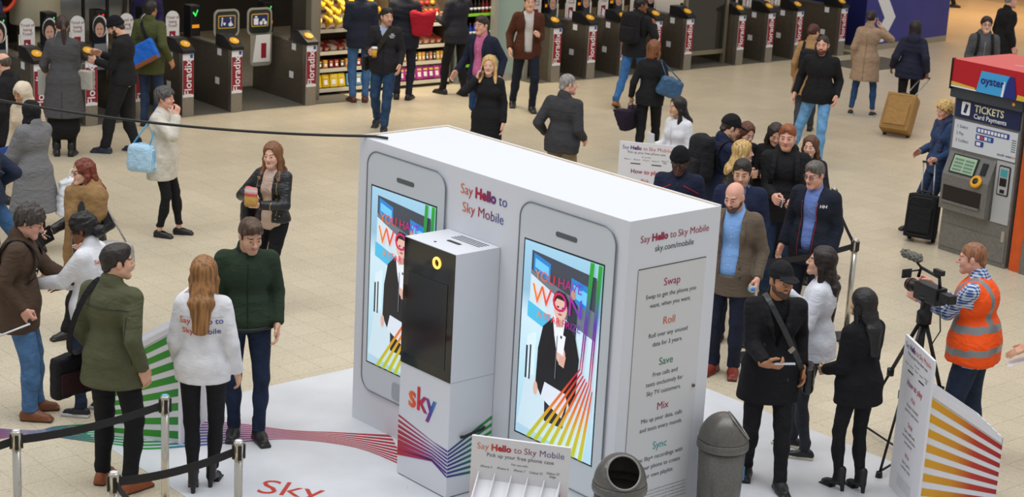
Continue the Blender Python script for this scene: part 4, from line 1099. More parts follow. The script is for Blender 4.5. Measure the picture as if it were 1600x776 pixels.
def picture(parent, x0, z0, w_, h_, y):
    e = 1.0
    lay = [0]
    def P(pts, col, name=None, gm=None, dy=.0006):
        lay[0] += 1; yy = y - .0004 - lay[0]*.00035
        mb = MB(); mb.poly([(x0 + u*w_, yy, z0 + v*h_) for u, v in pts]); mb.build(name or 'screen_image', gm or mat(f'screen_{col}', col, .25, emit=.5), parent)
    box = lambda a, b, c, d: [(a, b), (c, b), (c, d), (a, d)]
    ell = lambda cx, cy, rx_, ry_, n=20: [(cx + rx_*math.cos(6.2832*k/n), cy + ry_*math.sin(6.2832*k/n)) for k in range(n)]
    MB().box((x0 - .012, y - .0003, z0 - .012), (x0 + w_ + .012, y + .002, z0 + h_ + .012)).build('screen_bezel', mat('bezel_black', '1E2430', .2), parent)
    bgm = grad_mat('screen_bg', [(0, 'A9CBDD'), (.35, 'B9DDEC'), (.62, 'CBE3EE'), (.75, '8FB9D2'), (1, '9CC8E0')], 'Z', .2, .5)
    P(box(0, 0, 1, 1), '', 'screen', bgm)
    P([(.1, .74), (.95, .62), (.95, .92), (.1, .96)], '6A7480'); P([(.1, .86), (.93, .76), (.93, .93), (.1, .96)], '3E4450')
    P([(.1, .70), (.5, .64), (.5, .76), (.1, .84)], 'C9DDE6'); P([(.08, .62), (.5, .56), (.5, .64), (.08, .7)], '4CB8E0')
    P([(.13, .86), (.35, .83), (.35, .92), (.13, .95)], '2C7FC8'); P([(.62, .78), (.86, .75), (.86, .87), (.62, .89)], '2C7FC8'); P([(.15, .88), (.33, .855), (.33, .9), (.15, .925)], '6CC4EE'); P([(.65, .8), (.83, .775), (.83, .84), (.65, .86)], '6CC4EE')
    P([(.1, .3), (.2, .28), (.2, .55), (.1, .52)], 'D6E8F0'); P([(.02, .05), (.9, .0), (.95, .25), (.3, .36), (.1, .3)], 'C6DCE6')
    P([(.09, .3), (.115, .3), (.115, .47), (.09, .47)], '2A3038'); P([(.14, .3), (.16, .3), (.16, .48), (.14, .48)], '2A3038')
    # second figure far behind
    P([(.6, .62), (.72, .6), (.72, .76), (.66, .79), (.6, .76)], '2E3440'); P(ell(.66, .81, .035, .025), 'B89080')
    # man with a selfie phone
    P([(.38, .12), (.62, .12), (.68, .3), (.36, .32)], '23232A'); P([(.3, .24), (.6, .17), (.66, .26), (.6, .36), (.34, .36)], 'D5DDE8')
    P([(.3, .6), (.44, .67), (.58, .67), (.72, .6), (.78, .5), (.76, .3), (.7, .22), (.66, .3), (.36, .32), (.32, .24), (.24, .3), (.25, .48)], '17181E')
    P([(.42, .67), (.58, .67), (.56, .58), (.5, .48), (.45, .58)], 'E2E8F0'); P([(.46, .68), (.56, .68), (.55, .63), (.47, .62)], 'C49A88')
    P(ell(.51, .72, .085, .06), 'D4AC9C'); P(ell(.51, .715, .078, .05), 'DDB6A6'); P([(.42, .73), (.42, .78), (.47, .805), (.56, .8), (.61, .77), (.6, .73), (.57, .762), (.46, .765)], '241C1E')
    P(ell(.48, .725, .014, .005), '2A2020'); P(ell(.545, .725, .014, .005), '2A2020'); P(ell(.512, .69, .025, .005), 'A05A58')
    P(ell(.55, .49, .06, .045), 'D8B0A0'); P([(.5, .5), (.58, .49), (.6, .59), (.52, .6)], 'E6EAF2'); P(ell(.545, .58, .012, .008), '30343A'); P([(.53, .44), (.6, .43), (.62, .49), (.54, .48)], 'D0A594')
    P(ell(.25, .27, .03, .035), 'D4AC9C'); P([(.49, .36), (.5, .36), (.5, .58), (.49, .58)], '6A6E78')
    # coloured rays
    gm = grad_mat('screen_rays', [(0, 'AFC022'), (.12, 'C8B020'), (.25, 'DE6A1E'), (.4, 'C41A2A'), (.55, '8A1A6A'), (.7, '5A34A8'), (.85, '2E8A4A'), (1, '2FA32C')], 'Z', .3, .45)
    lay[0] += 1; yy = y - .0004 - lay[0]*.00035; mb = MB()
    for k in range(8):
        b0 = .16 + k*.098; c0 = .80 + k*.024; t0 = .855 + k*.02
        mb.poly([(x0 + u*w_, yy, z0 + v*h_) for u, v in ((b0, .002), (b0 + .05, .002), (c0 + .011, .455 - .012*k), (c0, .46 - .012*k))])
        if k in (0, 1, 5, 6): 
            mb.poly([(x0 + u*w_, yy, z0 + v*h_) for u, v in ((c0, .46 - .012*k), (c0 + .011, .455 - .012*k), (t0 + .03, 1.0), (t0, 1.0))])
    mb.build('screen_rays', gm, parent)
    tm_ = grad_mat('won_text', [(0, 'F08020'), (.4, 'D8203A'), (.7, 'B0207A'), (1, '5A3AC0')], 'X', .3, .5)
    for t_, sz, u, v in (('YOU HAVE', .1, .47, .845), ('WON', .2, .47, .745), ('A STAR PRIZE', .075, .5, .65)):
        lay[0] += 1; text('lettering', t_, sz, tm_, basis((x0 + u*w_, y - .0006 - lay[0]*.00035, z0 + v*h_), (1, 0, -.0), (0, 0, 1)), parent)

def stripes_on(mb, P, zs_a, zs_b, ta, tb): pass

def build_kiosk():
    k = empty('kiosk', bl(1.155, -.412), YAW, label='white touchscreen kiosk with sky logo standing against the booth front', category='kiosk')
    W_, D_, H_ = .595, .408, 1.862
    MB().box((0, 0, .012), (W_, D_, H_), bev=.003).build('cabinet', M_BOARD, k)
    MB().box((.01, .01, 0), (W_ - .01, D_, .012)).build('plinth', M_BLACK, k)
    gp_ = mat('kiosk_glass', '0C0D10', .06, spec=.7)
    MB().box((.004, -.006, .90), (W_ - .004, .002, H_ - .004)).build('glass_panel', gp_, k)
    MB().box((.07, -.009, .98), (W_ - .07, -.005, 1.62)).build('touch_screen', mat('kiosk_screen', '14161C', .12, spec=.6), k)
    MB().tube([(W_*.66 + .036*math.cos(a), -.01, 1.755 + .036*math.sin(a)) for a in np.linspace(0, 6.2832, 20)], .0095, 8).build('ring_light', mat('ring_glow', 'FFB24A', .4, emit=2.2), k)
    MB().lathe([(0, 0), (.006, 0), (.006, .004), (0, .004)], 12, (W_*.66, -.008, 1.755), Matrix.Rotation(R(90), 3, 'X')).build('camera_lens', M_BLACK, k)
    for j in range(4): MB().box((.2, .27 + j*.028, H_ - .002), (.52, .281 + j*.028, H_ + .0015)).build('vent_slot', M_BLACK, k)
    mb = MB(); mb.prism([(p[0], p[2], H_ + .0005) for p in rrect(.25, .18, .4, .215, .014, 4)], (0, 0, .0015)); mb.build('handle_slot', M_BLACK, k)
    MB().lathe([(0, H_), (.011, H_), (.011, H_ + .003), (0, H_ + .003)], 12, (.24, .09, 0)).build('bolt', M_BLACK, k)
    MB().box((W_ - .001, .0, .897), (W_ + .001, D_, .9)).build('seam', mat('seam_grey', '9AA0AA', .6), k)
    MB().tube([(W_ + .015, .1, .47), (W_ + .03, .13, .475), (W_ + .03, .3, .5), (W_ + .012, .33, .5)], .012, 8).build('side_handle', M_BLACK, k)
    me = text_mesh('sky', .25, grad_mat('sky_logo', [(0, 'E8762A'), (.3, 'D8302E'), (.55, 'B01C58'), (.8, '4A3A9A'), (1, '2A8AC8')]), .022)
    me.transform(basis((W_*.46, -.0035, .665), (1, 0, -.0), (0, 0, 1))); obj('logo', me, k)
    # ribbons across the front and up the right side
    gf = grad_mat('ribbon_front', [(0, 'B01826'), (.45, 'A01A60'), (.75, '6A2A8A'), (1, '3A2A8A')], 'X'); gs = grad_mat('ribbon_side', [(0, '3A2A8A'), (.35, '1E5A78'), (.6, '1E7A4A'), (1, '2F9A2E')], 'Y')
    f_, s_ = MB(), MB()
    for i in range(8):
        za = .47 - i*.042; ta = .008 + i*.0022; zm = .395 - i*.024; tm_ = .002 + i*.0012; zr = .375 - i*.028; tr = .0075; um = .70
        if i == 7: zm, tm_ = .25, .011
        f_.poly([(0, -.0025, za + ta), (um*W_, -.0025, zm + tm_), (um*W_, -.0025, zm - tm_), (0, -.0025, za - ta)])
        f_.poly([(um*W_, -.0025, zm + tm_), (W_, -.0025, zr + tr), (W_, -.0025, zr - tr), (um*W_, -.0025, zm - tm_)])
        zb = .56 - i*.058; tb = .013
        s_.poly([(W_ + .0025, 0, zr + tr), (W_ + .0025, D_, zb + tb), (W_ + .0025, D_, zb - tb), (W_ + .0025, 0, zr - tr)])
    f_.build('ribbon_print', gf, k); s_.build('ribbon_print', gs, k)

def build_stand(loc, rot, label, ray, front=True):
    """board in the local xz plane (x 0..w), printed back at +y? wedge tray on the -y side; how-to-play print on +y"""
    w_, H_ = .62, 1.228; wd = w_ - .1
    r = empty('phone_case_stand', loc, rot, label=label, category='display stand')
    M_ST = mat('stand_white', 'E2E1E4', .45)
    MB().box((0, 0, 0), (w_, .02, H_)).build('header_board', M_ST, r)
    # wedge tray
    d_ = .6; z1, z0 = 1.0, .62
    t = MB(); t.m(M_ST); t.prism([(.05, -d_, 0), (.05, -.001, 0), (.05, -.001, z1 - .05), (.05, -d_, z0 - .05)], (wd, 0, 0)); t.build('wedge_base', None, r)
    for x in (.05, .05 + wd - .008):
        t = MB(); t.prism([(x, -d_, z0 - .06), (x, -.001, z1 - .06), (x, -.001, z1), (x, -d_, z0)], (.008, 0, 0)); t.build('tray_side', M_ST, r)
    for j in range(1, 5):
        x = .05 + wd*j/5
        t = MB(); t.prism([(x, -d_, z0 - .05), (x, -.001, z1 - .05), (x, -.001, z1), (x, -d_, z0)], (.006, 0, 0)); t.build('divider', M_ST, r)
    t = MB(); t.prism([(.05, -d_, z0 - .055), (.05, -d_ + .008, z0 - .055), (.05, -d_ + .008, z0), (.05, -d_, z0)], (wd, 0, 0)); t.build('tray_lip', M_ST, r)
    for j in range(5):   # phone cases lying in the bays
        x = .05 + wd*(j + .5)/5; q_ = (z1 - z0)/d_
        for n in range(2):
            yy = -.16 - n*.22
            c = MB(); c.m(mat(f'case_{(j+n) % 3}', ('F0F0F2', 'C9D2E0', 'DCE4E8')[(j+n) % 3], .3))
            c.prism([(x - .034, yy, z1 - .05 + q_*yy + .004), (x + .034, yy, z1 - .05 + q_*yy + .004), (x + .034, yy - .14, z1 - .05 + q_*(yy - .14) + .004), (x - .034, yy - .14, z1 - .05 + q_*(yy - .14) + .004)], (0, 0, .012)); c.build('phone_case', None, r)
    names = ['iPhone 5', 'iPhone 6', 'iPhone 7', 'Galaxy S7', 'Galaxy S7\nEdge']
    for sgn in (1, -1):
        y = -.0015 if sgn > 0 else .0215; X = (1, 0, 0) if sgn > 0 else (-1, 0, 0)
        fm = lambda x, z: basis((x, y, z), X, (0, 0, 1))
        say_hello(r, fm(w_/2, 1.165), .058); text('lettering', 'Pick up your free phone case', .036, M_TXT, fm(w_/2, 1.115), r); text('lettering', 'For use with:', .02, M_TXT, fm(w_/2, 1.07), r)
        for j, nme in enumerate(names): text('lettering', nme, .021, M_TXT, fm(w_/2 + sgn*(j - 2)*.105, 1.035), r)
        if sgn < 0:
            for j in range(2): MB().box((w_*(.22 + .38*j), .02, .985), (w_*(.4 + .38*j), .0225, .995)).build('slot', M_BLACK, r)
            text('lettering', 'How to play', .066, grad_mat('howto', [(0, 'C2202E'), (.6, 'A01C58'), (1, '5A2A78')]), fm(w_/2, .9), r, bold=.02)
            for hd, z, ls in (('Pick', .8, ['Choose a branded', 'cover for your phone']), ('Snap', .6, ['Take a selfie with', 'our phone and share', 'your picture']), ('Win', .36, ["See if you're", 'a winner today'])):
                text('lettering', hd, .055, mat('howto_red', 'C0303A', .6), fm(w_/2, z), r)
                for q_, l in enumerate(ls): text('lettering', l, .034, M_TXT, fm(w_/2, z - .06 - q_*.042), r)
            for q_ in range(6): text('lettering', 'Terms and conditions apply. See in store for details of this promotion and eligibility', .009, M_TXT, fm(w_/2, .17 - q_*.016), r)
    # coloured rays on both wedge sides
    for x, nx in ((.05 - .0015, -1), (.05 + wd + .0015, 1)):
        mb = MB()
        for i in range(8):
            a1 = .88 - i*.118; b1 = .535 - i*.07
            mb.poly([(x, -.004, a1 + .052), (x, -d_, b1 + .022), (x, -d_, b1 - .014), (x, -.004, a1 - .012)])
        mb.build('ray_print', grad_mat('rays_' + ray, {'green': [(0, '2F8A2E'), (.5, '3E9A22'), (1, '2F8A3A')], 'orange': [(0, 'A01420'), (.35, 'B8341E'), (.6, 'D08A14'), (1, 'DDA41A')], 'red': [(0, 'A01420'), (1, 'C2202E')]}[ray], 'Y'), r)
    return r

def build_stands():
    # rotations: local +x runs along the board, the wedge lies on local -y
    def place(p0, ang, label, ray): return build_stand((p0[0], p0[1], 0), ang, label, ray)
    a, b = bl(3.26, -1.47), bl(3.73, -1.12); an = math.atan2(b.y - a.y, b.x - a.x)
    place(a, an, 'white phone case stand in front of the kiosk with its tray towards the camera', 'red')
    # right: printed back faces left
    place((3.035 + .0, 12.842, 0), math.atan2(-.62, .10), 'white stand with orange and red rays at the right, beside the cameraman', 'orange') if False else None
    rr = place((3.10, 12.24), math.atan2(12.842 - 12.24, 3.02 - 3.10), 'white stand with yellow and red rays beside the cameraman', 'orange')
    # back: printed back towards the camera, wedge behind
    place((1.745, 19.36), math.atan2(.14, -.65), 'white stand behind the booth, its sign facing the camera above the roof', 'red')
    # left: rays side towards the camera, board on its right
    place((-2.40, 13.50), math.atan2(-.61, -.10), 'white stand with green rays between the waxed jacket man and the blonde promoter', 'green')

M_CH = mat('bin_grey', '6A6762', .34, .4, kind='noise', scale=60)
def bin_(loc, rot, label):
    r = empty('litter_bin', loc, rot, label=label, category='bin', group='grey dome top bins')
    MB().lathe([(.0, 0), (.135, 0), (.145, .01), (.168, .66), (.165, .66), (.14, .05), (0, .05)], 36).build('bucket', M_CH, r)
    MB().lathe([(.17, .64), (.182, .645), (.185, .66), (.182, .7), (.176, .705), (.165, .66)], 36).build('rim', M_CH, r)
    # dome with a round opening on the -y side
    bm = bmesh.new(); n, mr = 36, 16; c0 = Vector((0, 0, .70)); ax = Vector((0, -.66, .62)).normalized(); rings = []
    for i in range(mr + 1):
        a = R(90)*i/mr; rings.append([bm.verts.new(c0 + Vector((.176*math.cos(a)*math.cos(6.2832*k/n), .176*math.cos(a)*math.sin(6.2832*k/n), .2*math.sin(a)))) for k in range(n)])
    for A, B in zip(rings, rings[1:]):
        for k in range(n):
            q_ = [A[k], A[(k+1) % n], B[(k+1) % n], B[k]]; c = sum((v.co for v in q_), Vector()) / 4 - c0
            if c.normalized().dot(ax) > math.cos(R(38)): continue
            f = bm.faces.new(q_); f.smooth = True
    bmesh.ops.remove_doubles(bm, verts=bm.verts[:], dist=.0005)
    ret = bmesh.ops.solidify(bm, geom=bm.faces[:], thickness=.004)
    me = D.meshes.new('dome'); bm.to_mesh(me); bm.free(); me.materials.append(M_CH); obj('dome_lid', me, r)
    u = ax.cross(Vector((1, 0, 0))).normalized(); v = Vector((1, 0, 0)); pts = []
    for t in np.linspace(0, 6.2832, 30):
        d = (ax*math.cos(R(38)) + (u*math.sin(t) + v*math.cos(t))*math.sin(R(38))); d = Vector((d.x*.178, d.y*.178, d.z*.2)); pts.append(c0 + d)
    MB().tube(pts, .0075, 8, cap=False).build('opening_rim', mat('bin_rim', '8A8782', .3, .5), r)
    MB().box((-.02, -.169, .4), (.02, -.1615, .5)).build('sticker', mat('sticker_blue', '3E9AD8', .5), r) if 'far' in label or 'right' in label else None
    return r

def build_mat():
    vm = mat('vinyl_white', 'D5D7DB', .4, kind='noise', scale=1.2, spec=.4)
    m = empty('floor_vinyl', bl(0, 0), YAW, label='white vinyl floor mat under the booth', category='floor mat')
    MB().box((-.97, -1.95, .0005), (4.9, 3.02, .004)).build('sheet', vm, m)
    # scuff marks
    rg = random.Random(5); sc = MB()
    for k in range(70):
        u, v = rg.uniform(-.9, 4.5), rg.uniform(-1.9, 2.9); a = rg.uniform(0, 3.14); l = rg.uniform(.01, .05); w2 = rg.uniform(.001, .004)
        dx, dy = math.cos(a)*l, math.sin(a)*l; sc.poly([(u-dx+dy*w2*8, v-dy, .0046), (u+dx, v+dy, .0046), (u+dx-dy*.1, v+dy+dx*.1, .0046)])
    sc.build('scuff_marks', mat('scuff', 'B4B2AE', .7), m)
    me = text_mesh('Sky', .36, mat('floor_red', 'B8372A', .6), .0, 'LEFT'); me.transform(basis((.78, -1.36, .005), (.76, .65, 0), (-.62, .78, 0)) @ Matrix.Shear('XY', 4, (.0, 0)) if False else basis((.80, -1.42, .005), (.75, .66, 0), (-.66, .75, 0)))
    obj('lettering', me, m)
    # ribbon of coloured lines (own vinyl strip running off the mat to the left)
    rb = empty('floor_ribbon', bl(0, 0), YAW, label='band of thin red, purple, blue and green lines across the floor', category='floor graphic')
    top = [(-1.55, -2.72), (-1.12, -2.28), (-1.09, -2.05), (-.90, -1.62), (-.80, -1.45), (-.45, -.93), (-.03, -.60), (.2, -.33), (.50, .02)]
    bot = [(-1.12, -2.9), (-1.03, -2.33), (-.80, -2.13), (-.40, -1.84), (-.23, -1.70), (.02, -1.03), (.17, -.69), (.60, -.37), (1.15, -.30)]
    top = [Vector((*p, .0055)) for p in top]; bot = [Vector((*p, .0055)) for p in bot]
    def cr(P, t):
        n = len(P) - 1; i = min(int(t*n), n - 1); f = t*n - i; p0, p1, p2, p3 = P[max(i-1, 0)], P[i], P[i+1], P[min(i+2, n)]
        return .5*((2*p1) + (p2 - p0)*f + (2*p0 - 5*p1 + 4*p2 - p3)*f*f + (3*p1 - p0 - 3*p2 + p3)*f**3)
    gm = grad_mat('ribbon_floor', [(0, 'A8203A'), (.12, '8A3A78'), (.22, '3A5A9A'), (.34, '2A8A5A'), (.42, '2F8A3A'), (.5, '2A6A9A'), (.58, '5A4A9A'), (.70, 'A83A7A'), (.82, 'B01830'), (1, 'B01826')], 'Y')
    mb = MB()
    for k in range(9):
        a = (k + .1)/9.0; b = (k + .68)/9.0; pr = None
        for t in np.linspace(0, 1, 40):
            A, B = cr(top, t), cr(bot, t); p, q_ = A.lerp(B, a), A.lerp(B, b)
            if pr: mb.poly([pr[0], p, q_, pr[1]])
            pr = (p, q_)
    mb.build('coloured_lines', gm, rb)

def barrier_post(loc, label, belts=(), group='belt barrier posts'):
    r = empty('barrier_post', loc, 0, label=label, category='barrier post', group=group)
    ch = mat('post_chrome', 'C9C4B8', .22, .85)
    MB().lathe([(0, 0), (.16, 0), (.165, .012), (.15, .025), (.04, .035), (.0, .035)], 28).build('base', mat('post_base', '3A3A3C', .4, .4), r)
    MB().lathe([(.027, .03), (.027, .9)], 20).build('pole', ch, r)
    MB().lathe([(.032, .87), (.032, .985), (.03, .995), (.0, 1.0)], 20).build('belt_head', ch, r)
    MB().lathe([(.024, 1.0), (.024, 1.002), (0, 1.002)], 16).build('cap_disc', mat('cap_' + ('blue' if 'blue' in label else 'white'), '6FBEDC' if 'blue' in label else 'E4E4E6', .3), r)
    for a in range(4):
        an = R(a*90 + 20); MB().box((-.012, .03, .88), (.012, .042, .975), Matrix.Rotation(an, 4, 'Z')).build('belt_clip', M_BLACK, r)
    return r
def belt(a, b, za=.93, zb=.93, label='', sag=.03, w_=.028):
    a, b = Vector(a), Vector(b); d = (b - a).normalized(); a2, b2 = a + d*.04, b - d*.04; pts = []
    for t in np.linspace(0, 1, 9):
        p = a2.lerp(b2, t); p.z = za + (zb - za)*t - sag*4*t*(1-t); pts.append(p)
    MB().strap(pts, (0, 0, w_), .0012).build('barrier_belt', mat('belt_black', '17171A', .7), None, label=label, category='belt')

def build_barriers():
    P = {1: (-3.077, 10.557, 0), 2: (-2.287, 11.328, 0), 3: (-2.322, 9.973, 0), 4: (-1.668, 10.581, 0), 5: (3.279, 16.539, 0)}
    barrier_post(P[1], 'chrome barrier post at the lower left edge, belts on both sides'); barrier_post(P[2], 'chrome barrier post with a blue cap in front of the green rays')
    barrier_post(P[3], 'chrome barrier post at the bottom, in front of the brown boots'); barrier_post(P[4], 'chrome barrier post to the right of the blonde promoter'); barrier_post(P[5], 'chrome barrier post behind the promoter with the clipboard')
    belt(P[1], P[2], label='black belt from the far left post to the blue capped post'); belt(P[3], P[4], label='black belt crossing in front of the heeled boots')
    belt((-3.9, 9.75, 0), P[1], label='short black belt leaving the frame at the left edge'); belt(P[3], (-1.75, 9.1, 0), label='black belt running down out of the frame from the bottom post')
    barrier_post((3.42, 18.7, 0), 'barrier post hidden behind the navy jacket man'); barrier_post((2.25, 15.75, 0), 'barrier post hidden behind the brown blazer man')
    belt(P[5], (3.42, 18.7, 0), label='black belt rising from the right post behind the navy jacket man'); belt(P[5], (2.25, 15.75, 0), label='black belt from the right post towards the brown blazer man')

build_mat(); build_booth(); build_kiosk(); build_stands(); build_barriers()
bin_((.79, 10.95, 0), R(8), 'grey dome bin with its opening facing the camera, beside the case stand'); bin_((1.56, 11.83, 0), R(95), 'grey dome bin with a blue sticker at the right end of the booth')

# ------------------------------------------------------------------ ticket machine
def build_ticket_machine():
    a = math.atan2(19.422 - 20.184, 5.545 - 4.966)
    r = empty('ticket_machine', (4.966, 20.184, 0), a, label='grey ticket machine with red oyster topper at the right', category='ticket machine')
    W_, D_ = .96, .9; gm = mat('machine_grey', '7D7B77', .42, .35, kind='noise', scale=30); dkm = mat('machine_dark', '3F444B', .4, .2); nv = mat('machine_navy', '16224A', .45); pan = mat('machine_panel', 'B9BABC', .45, .2)
    MB().box((0, 0, .0), (W_, D_, 1.8), bev=.01).build('cabinet', gm, r)
    MB().box((.02, -.012, .06), (W_ - .02, .0, .33)).build('kick_panel', gm, r)
    MB().box((-.02, .08, .0), (.0, D_, 1.8)).build('side_skin', dkm, r)
    MB().box((-.03, -.07, 1.8), (W_ + .03, D_, 1.93), bev=.025).build('hood', dkm, r)
    MB().lathe([(0, 0), (.02, 0), (.02, .006), (0, .006)], 14, (.87, -.072, 1.87), Matrix.Rotation(R(90), 3, 'X')).build('hood_light', M_YEL, r)
    MB().box((.03, -.014, 1.58), (W_ - .02, .0, 1.8)).build('header_sign', nv, r)
    MB().prism(rrect(.12, 1.62, .24, 1.77, .015, y=-.017), (0, .004, 0)).build('pictogram', M_WHITE, r); mb = MB(); mb.prism([(.15, -.02, 1.65), (.19, -.02, 1.64), (.215, -.02, 1.74), (.175, -.02, 1.75)], (0, .003, 0)); mb.build('pictogram_note', nv, r)
    text('lettering', 'TICKETS', .115, mat('lettering_cream', 'E8E2B8', .5), basis((.3, -.016, 1.715), (1, 0, 0), (0, 0, 1)), r, bold=.015, align='LEFT', sx=.95); text('lettering', 'Card Payments', .075, M_WHITE, basis((.3, -.016, 1.63), (1, 0, 0), (0, 0, 1)), r, bold=.01, align='LEFT')
    MB().box((.04, -.01, 1.22), (W_ - .03, .0, 1.55)).build('instruction_panel', mat('panel_white', 'CFD3DA', .45), r)
    for k, t in enumerate(('1 Select', '2 Pay', '3 Collect')): text('lettering', t, .05, nv, basis((.08, -.0115, 1.48 - k*.08), (1, 0, 0), (0, 0, 1)), r, align='LEFT')
    bb = mat('badge_blue', '2A3F8A', .5)
    for x, z, w2, n in ((.36, 1.455, .46, 9), (.36, 1.375, .25, 4), (.36, 1.3, .12, 1)):
        MB().prism(rrect(x, z, x + w2, z + .062, .012, y=-.013), (0, .004, 0)).build('badge_strip', bb, r)
        for j in range(n): MB().box((x + .02 + j*(w2 - .04)/n, -.0145, z + .012), (x + .02 + (j + .72)*(w2 - .04)/n, -.0125, z + .05)).build('badge', (M_WHITE, mat('badge_red', 'C8403A', .5), M_WHITE, mat('badge_sky', '8AB8E0', .5))[j % 4 if n == 4 else 0], r)
    text('lettering', 'south west', .045, nv, basis((.68, -.0115, 1.27), (1, 0, 0), (0, 0, 1)), r, bold=.01, align='LEFT'); text('lettering', 'trains', .045, mat('badge_red', 'C8403A', .5), basis((.87, -.0115, 1.27), (1, 0, 0), (0, 0, 1)), r, align='LEFT', sx=.6)
    for k in range(6): MB().box((.86, -.0115, 1.33 + k*.025), (.92, -.0095, 1.34 + k*.025)).build('small_print', M_GREYP, r)
    # sloping screen bay
    bay = MB(); bay.m(gm); bay.prism([(.02, -.10, .52), (.02, .0, .5), (.02, .0, 1.18), (.02, -.10, .92)], (.66, 0, 0)); bay.build('control_bay', None, r)
    sl = math.atan2(.26, .10); Mx = basis((.1, -.092, .955), (1, 0, 0), (0, .10, .26))
    MB().box((0, .0, .0), (.36, .22, .008), Mx).build('screen_frame', M_BLACK, r); MB().box((.02, .015, .006), (.34, .205, .011), Mx).build('touch_screen', mat('ticket_screen', '93A98C', .2, emit=.25), r)
    for k in range(4):
        for j in range(2): MB().box((.04 + j*.15, .03 + k*.04, .011), (.17 + j*.15, .055 + k*.04, .013), Mx).build('screen_button', mat('screen_button', '5E7A66', .3, emit=.2), r)
    MB().box((.43, .05, .0), (.5, .19, .012), Mx).build('side_keys', M_BLACK, r)
    MB().lathe([(.075, 0), (.075, .02), (.06, .03), (.035, .03), (.035, .024), (0, .024)], 20, (.52, -.105, .92), Matrix.Rotation(R(60), 3, 'X')).build('card_reader', M_YEL, r); MB().lathe([(.035, .026), (.035, .034), (0, .034)], 16, (.52, -.105, .92), Matrix.Rotation(R(60), 3, 'X')).build('reader_core', M_BLACK, r)
    MB().box((.06, -.105, .62), (.6, -.098, .8)).build('collection_slot', mat('slot_dark', '1C1714', .4), r); MB().box((.06, -.12, .6), (.6, -.1, .625)).build('slot_lip', gm, r)
    # card payment terminal
    MB().box((.7, -.012, .5), (.94, .0, 1.2)).build('payment_panel', pan, r); MB().prism(rrect(.74, .82, .9, 1.16, .02, y=-.018), (0, .008, 0)).build('payment_frame', M_BLACK, r)
    MB().prism(rrect(.755, .835, .885, 1.145, .012, y=-.024), (0, .008, 0)).build('payment_plate', pan, r); MB().box((.775, -.03, 1.04), (.865, -.02, 1.12)).build('payment_display', mat('pay_teal', '3A8A8C', .3, emit=.2), r); MB().box((.775, -.03, .93), (.865, -.02, 1.02)).build('keypad', M_BLACK, r); MB().box((.79, -.03, .85), (.85, -.02, .89)).build('card_slot', M_BLACK, r)
    MB().box((.88, -.02, .3), (.92, -.0, .42)).build('door_lock', mat('lock_pale', 'A8A08C', .4), r)
    # red advertising topper
    red = mat('topper_red', 'B5121F', .4)
    MB().box((.0, -.1, 1.93), (1.6, D_, 2.24)).build('topper', red, r)
    MB().box((-.02, -.11, 1.9), (.0, -.06, 2.25)).build('topper_edge', M_BLACK, r)
    MB().box((.0, -.1, 2.24), (1.6, D_, 2.244)).build('topper_lid', mat('topper_lid', 'D2313A', .3), r)
    text('lettering', 'oyster', .13, mat('lid_white', 'E8D8D8', .5), basis((.75, .25, 2.2455), (1, 0, 0), (0, 1, 0)), r)
    MB().prism([(.0, -.104, 1.945), (.34, -.104, 1.945), (.34, -.104, 1.965), (.0, -.104, 1.99)], (0, .003, 0)).build('yellow_stripe', mat('stripe_yellow', 'D8B23A', .5), r); MB().prism([(.0, -.104, 1.93), (.36, -.104, 1.93), (.36, -.104, 1.945), (.0, -.104, 1.955)], (0, .003, 0)).build('white_stripe', M_WHITE, r)
    oc = MB(); oc.prism([(.36, -.108, 1.93), (.41, -.108, 2.17), (.8, -.108, 2.17), (.86, -.108, 1.93)], (0, .006, 0)); oc.build('oyster_card', mat('oyster_sky', '3FA0DA', .4), r)
    MB().prism([(.74, -.111, 1.93), (.77, -.111, 2.1), (.8, -.111, 2.17), (.86, -.111, 2.17), (.92, -.111, 1.93)], (0, .004, 0)).build('oyster_band', mat('oyster_navy', '1C2A78', .4), r); MB().prism([(.71, -.112, 1.93), (.73, -.112, 2.1), (.75, -.112, 2.1), (.74, -.112, 1.93)], (0, .004, 0)).build('oyster_line', M_WHITE, r)
    MB().prism([(.92, -.109, 1.93), (.93, -.109, 1.99), (1.4, -.109, 1.965), (1.4, -.109, 1.93)], (0, .003, 0)).build('yellow_wave', mat('stripe_yellow', 'D8B23A', .5), r)
    text('lettering', 'oyster', .125, mat('oyster_ink', '16206A', .5), basis((.575, -.1125, 2.07), (1, 0, 0), (0, 0, 1)), r, bold=.02)
    # orange side post
    p = empty('orange_post', Vector((4.966, 20.184, 0)) + Matrix.Rotation(a, 3, 'Z') @ Vector((1.0, .02, 0)), a, label='orange panel post at the right side of the ticket machine', category='post')
    MB().box((0, 0, 0), (.16, .6, 1.78), bev=.01).build('panel', mat('post_orange', 'D2571A', .5, kind='noise', scale=6), p)
    MB().box((.16, -.02, 0), (1.2, .7, 1.78), bev=.01).build('next_cabinet', mat('machine_grey', '7D7B77', .42), p)
build_ticket_machine()
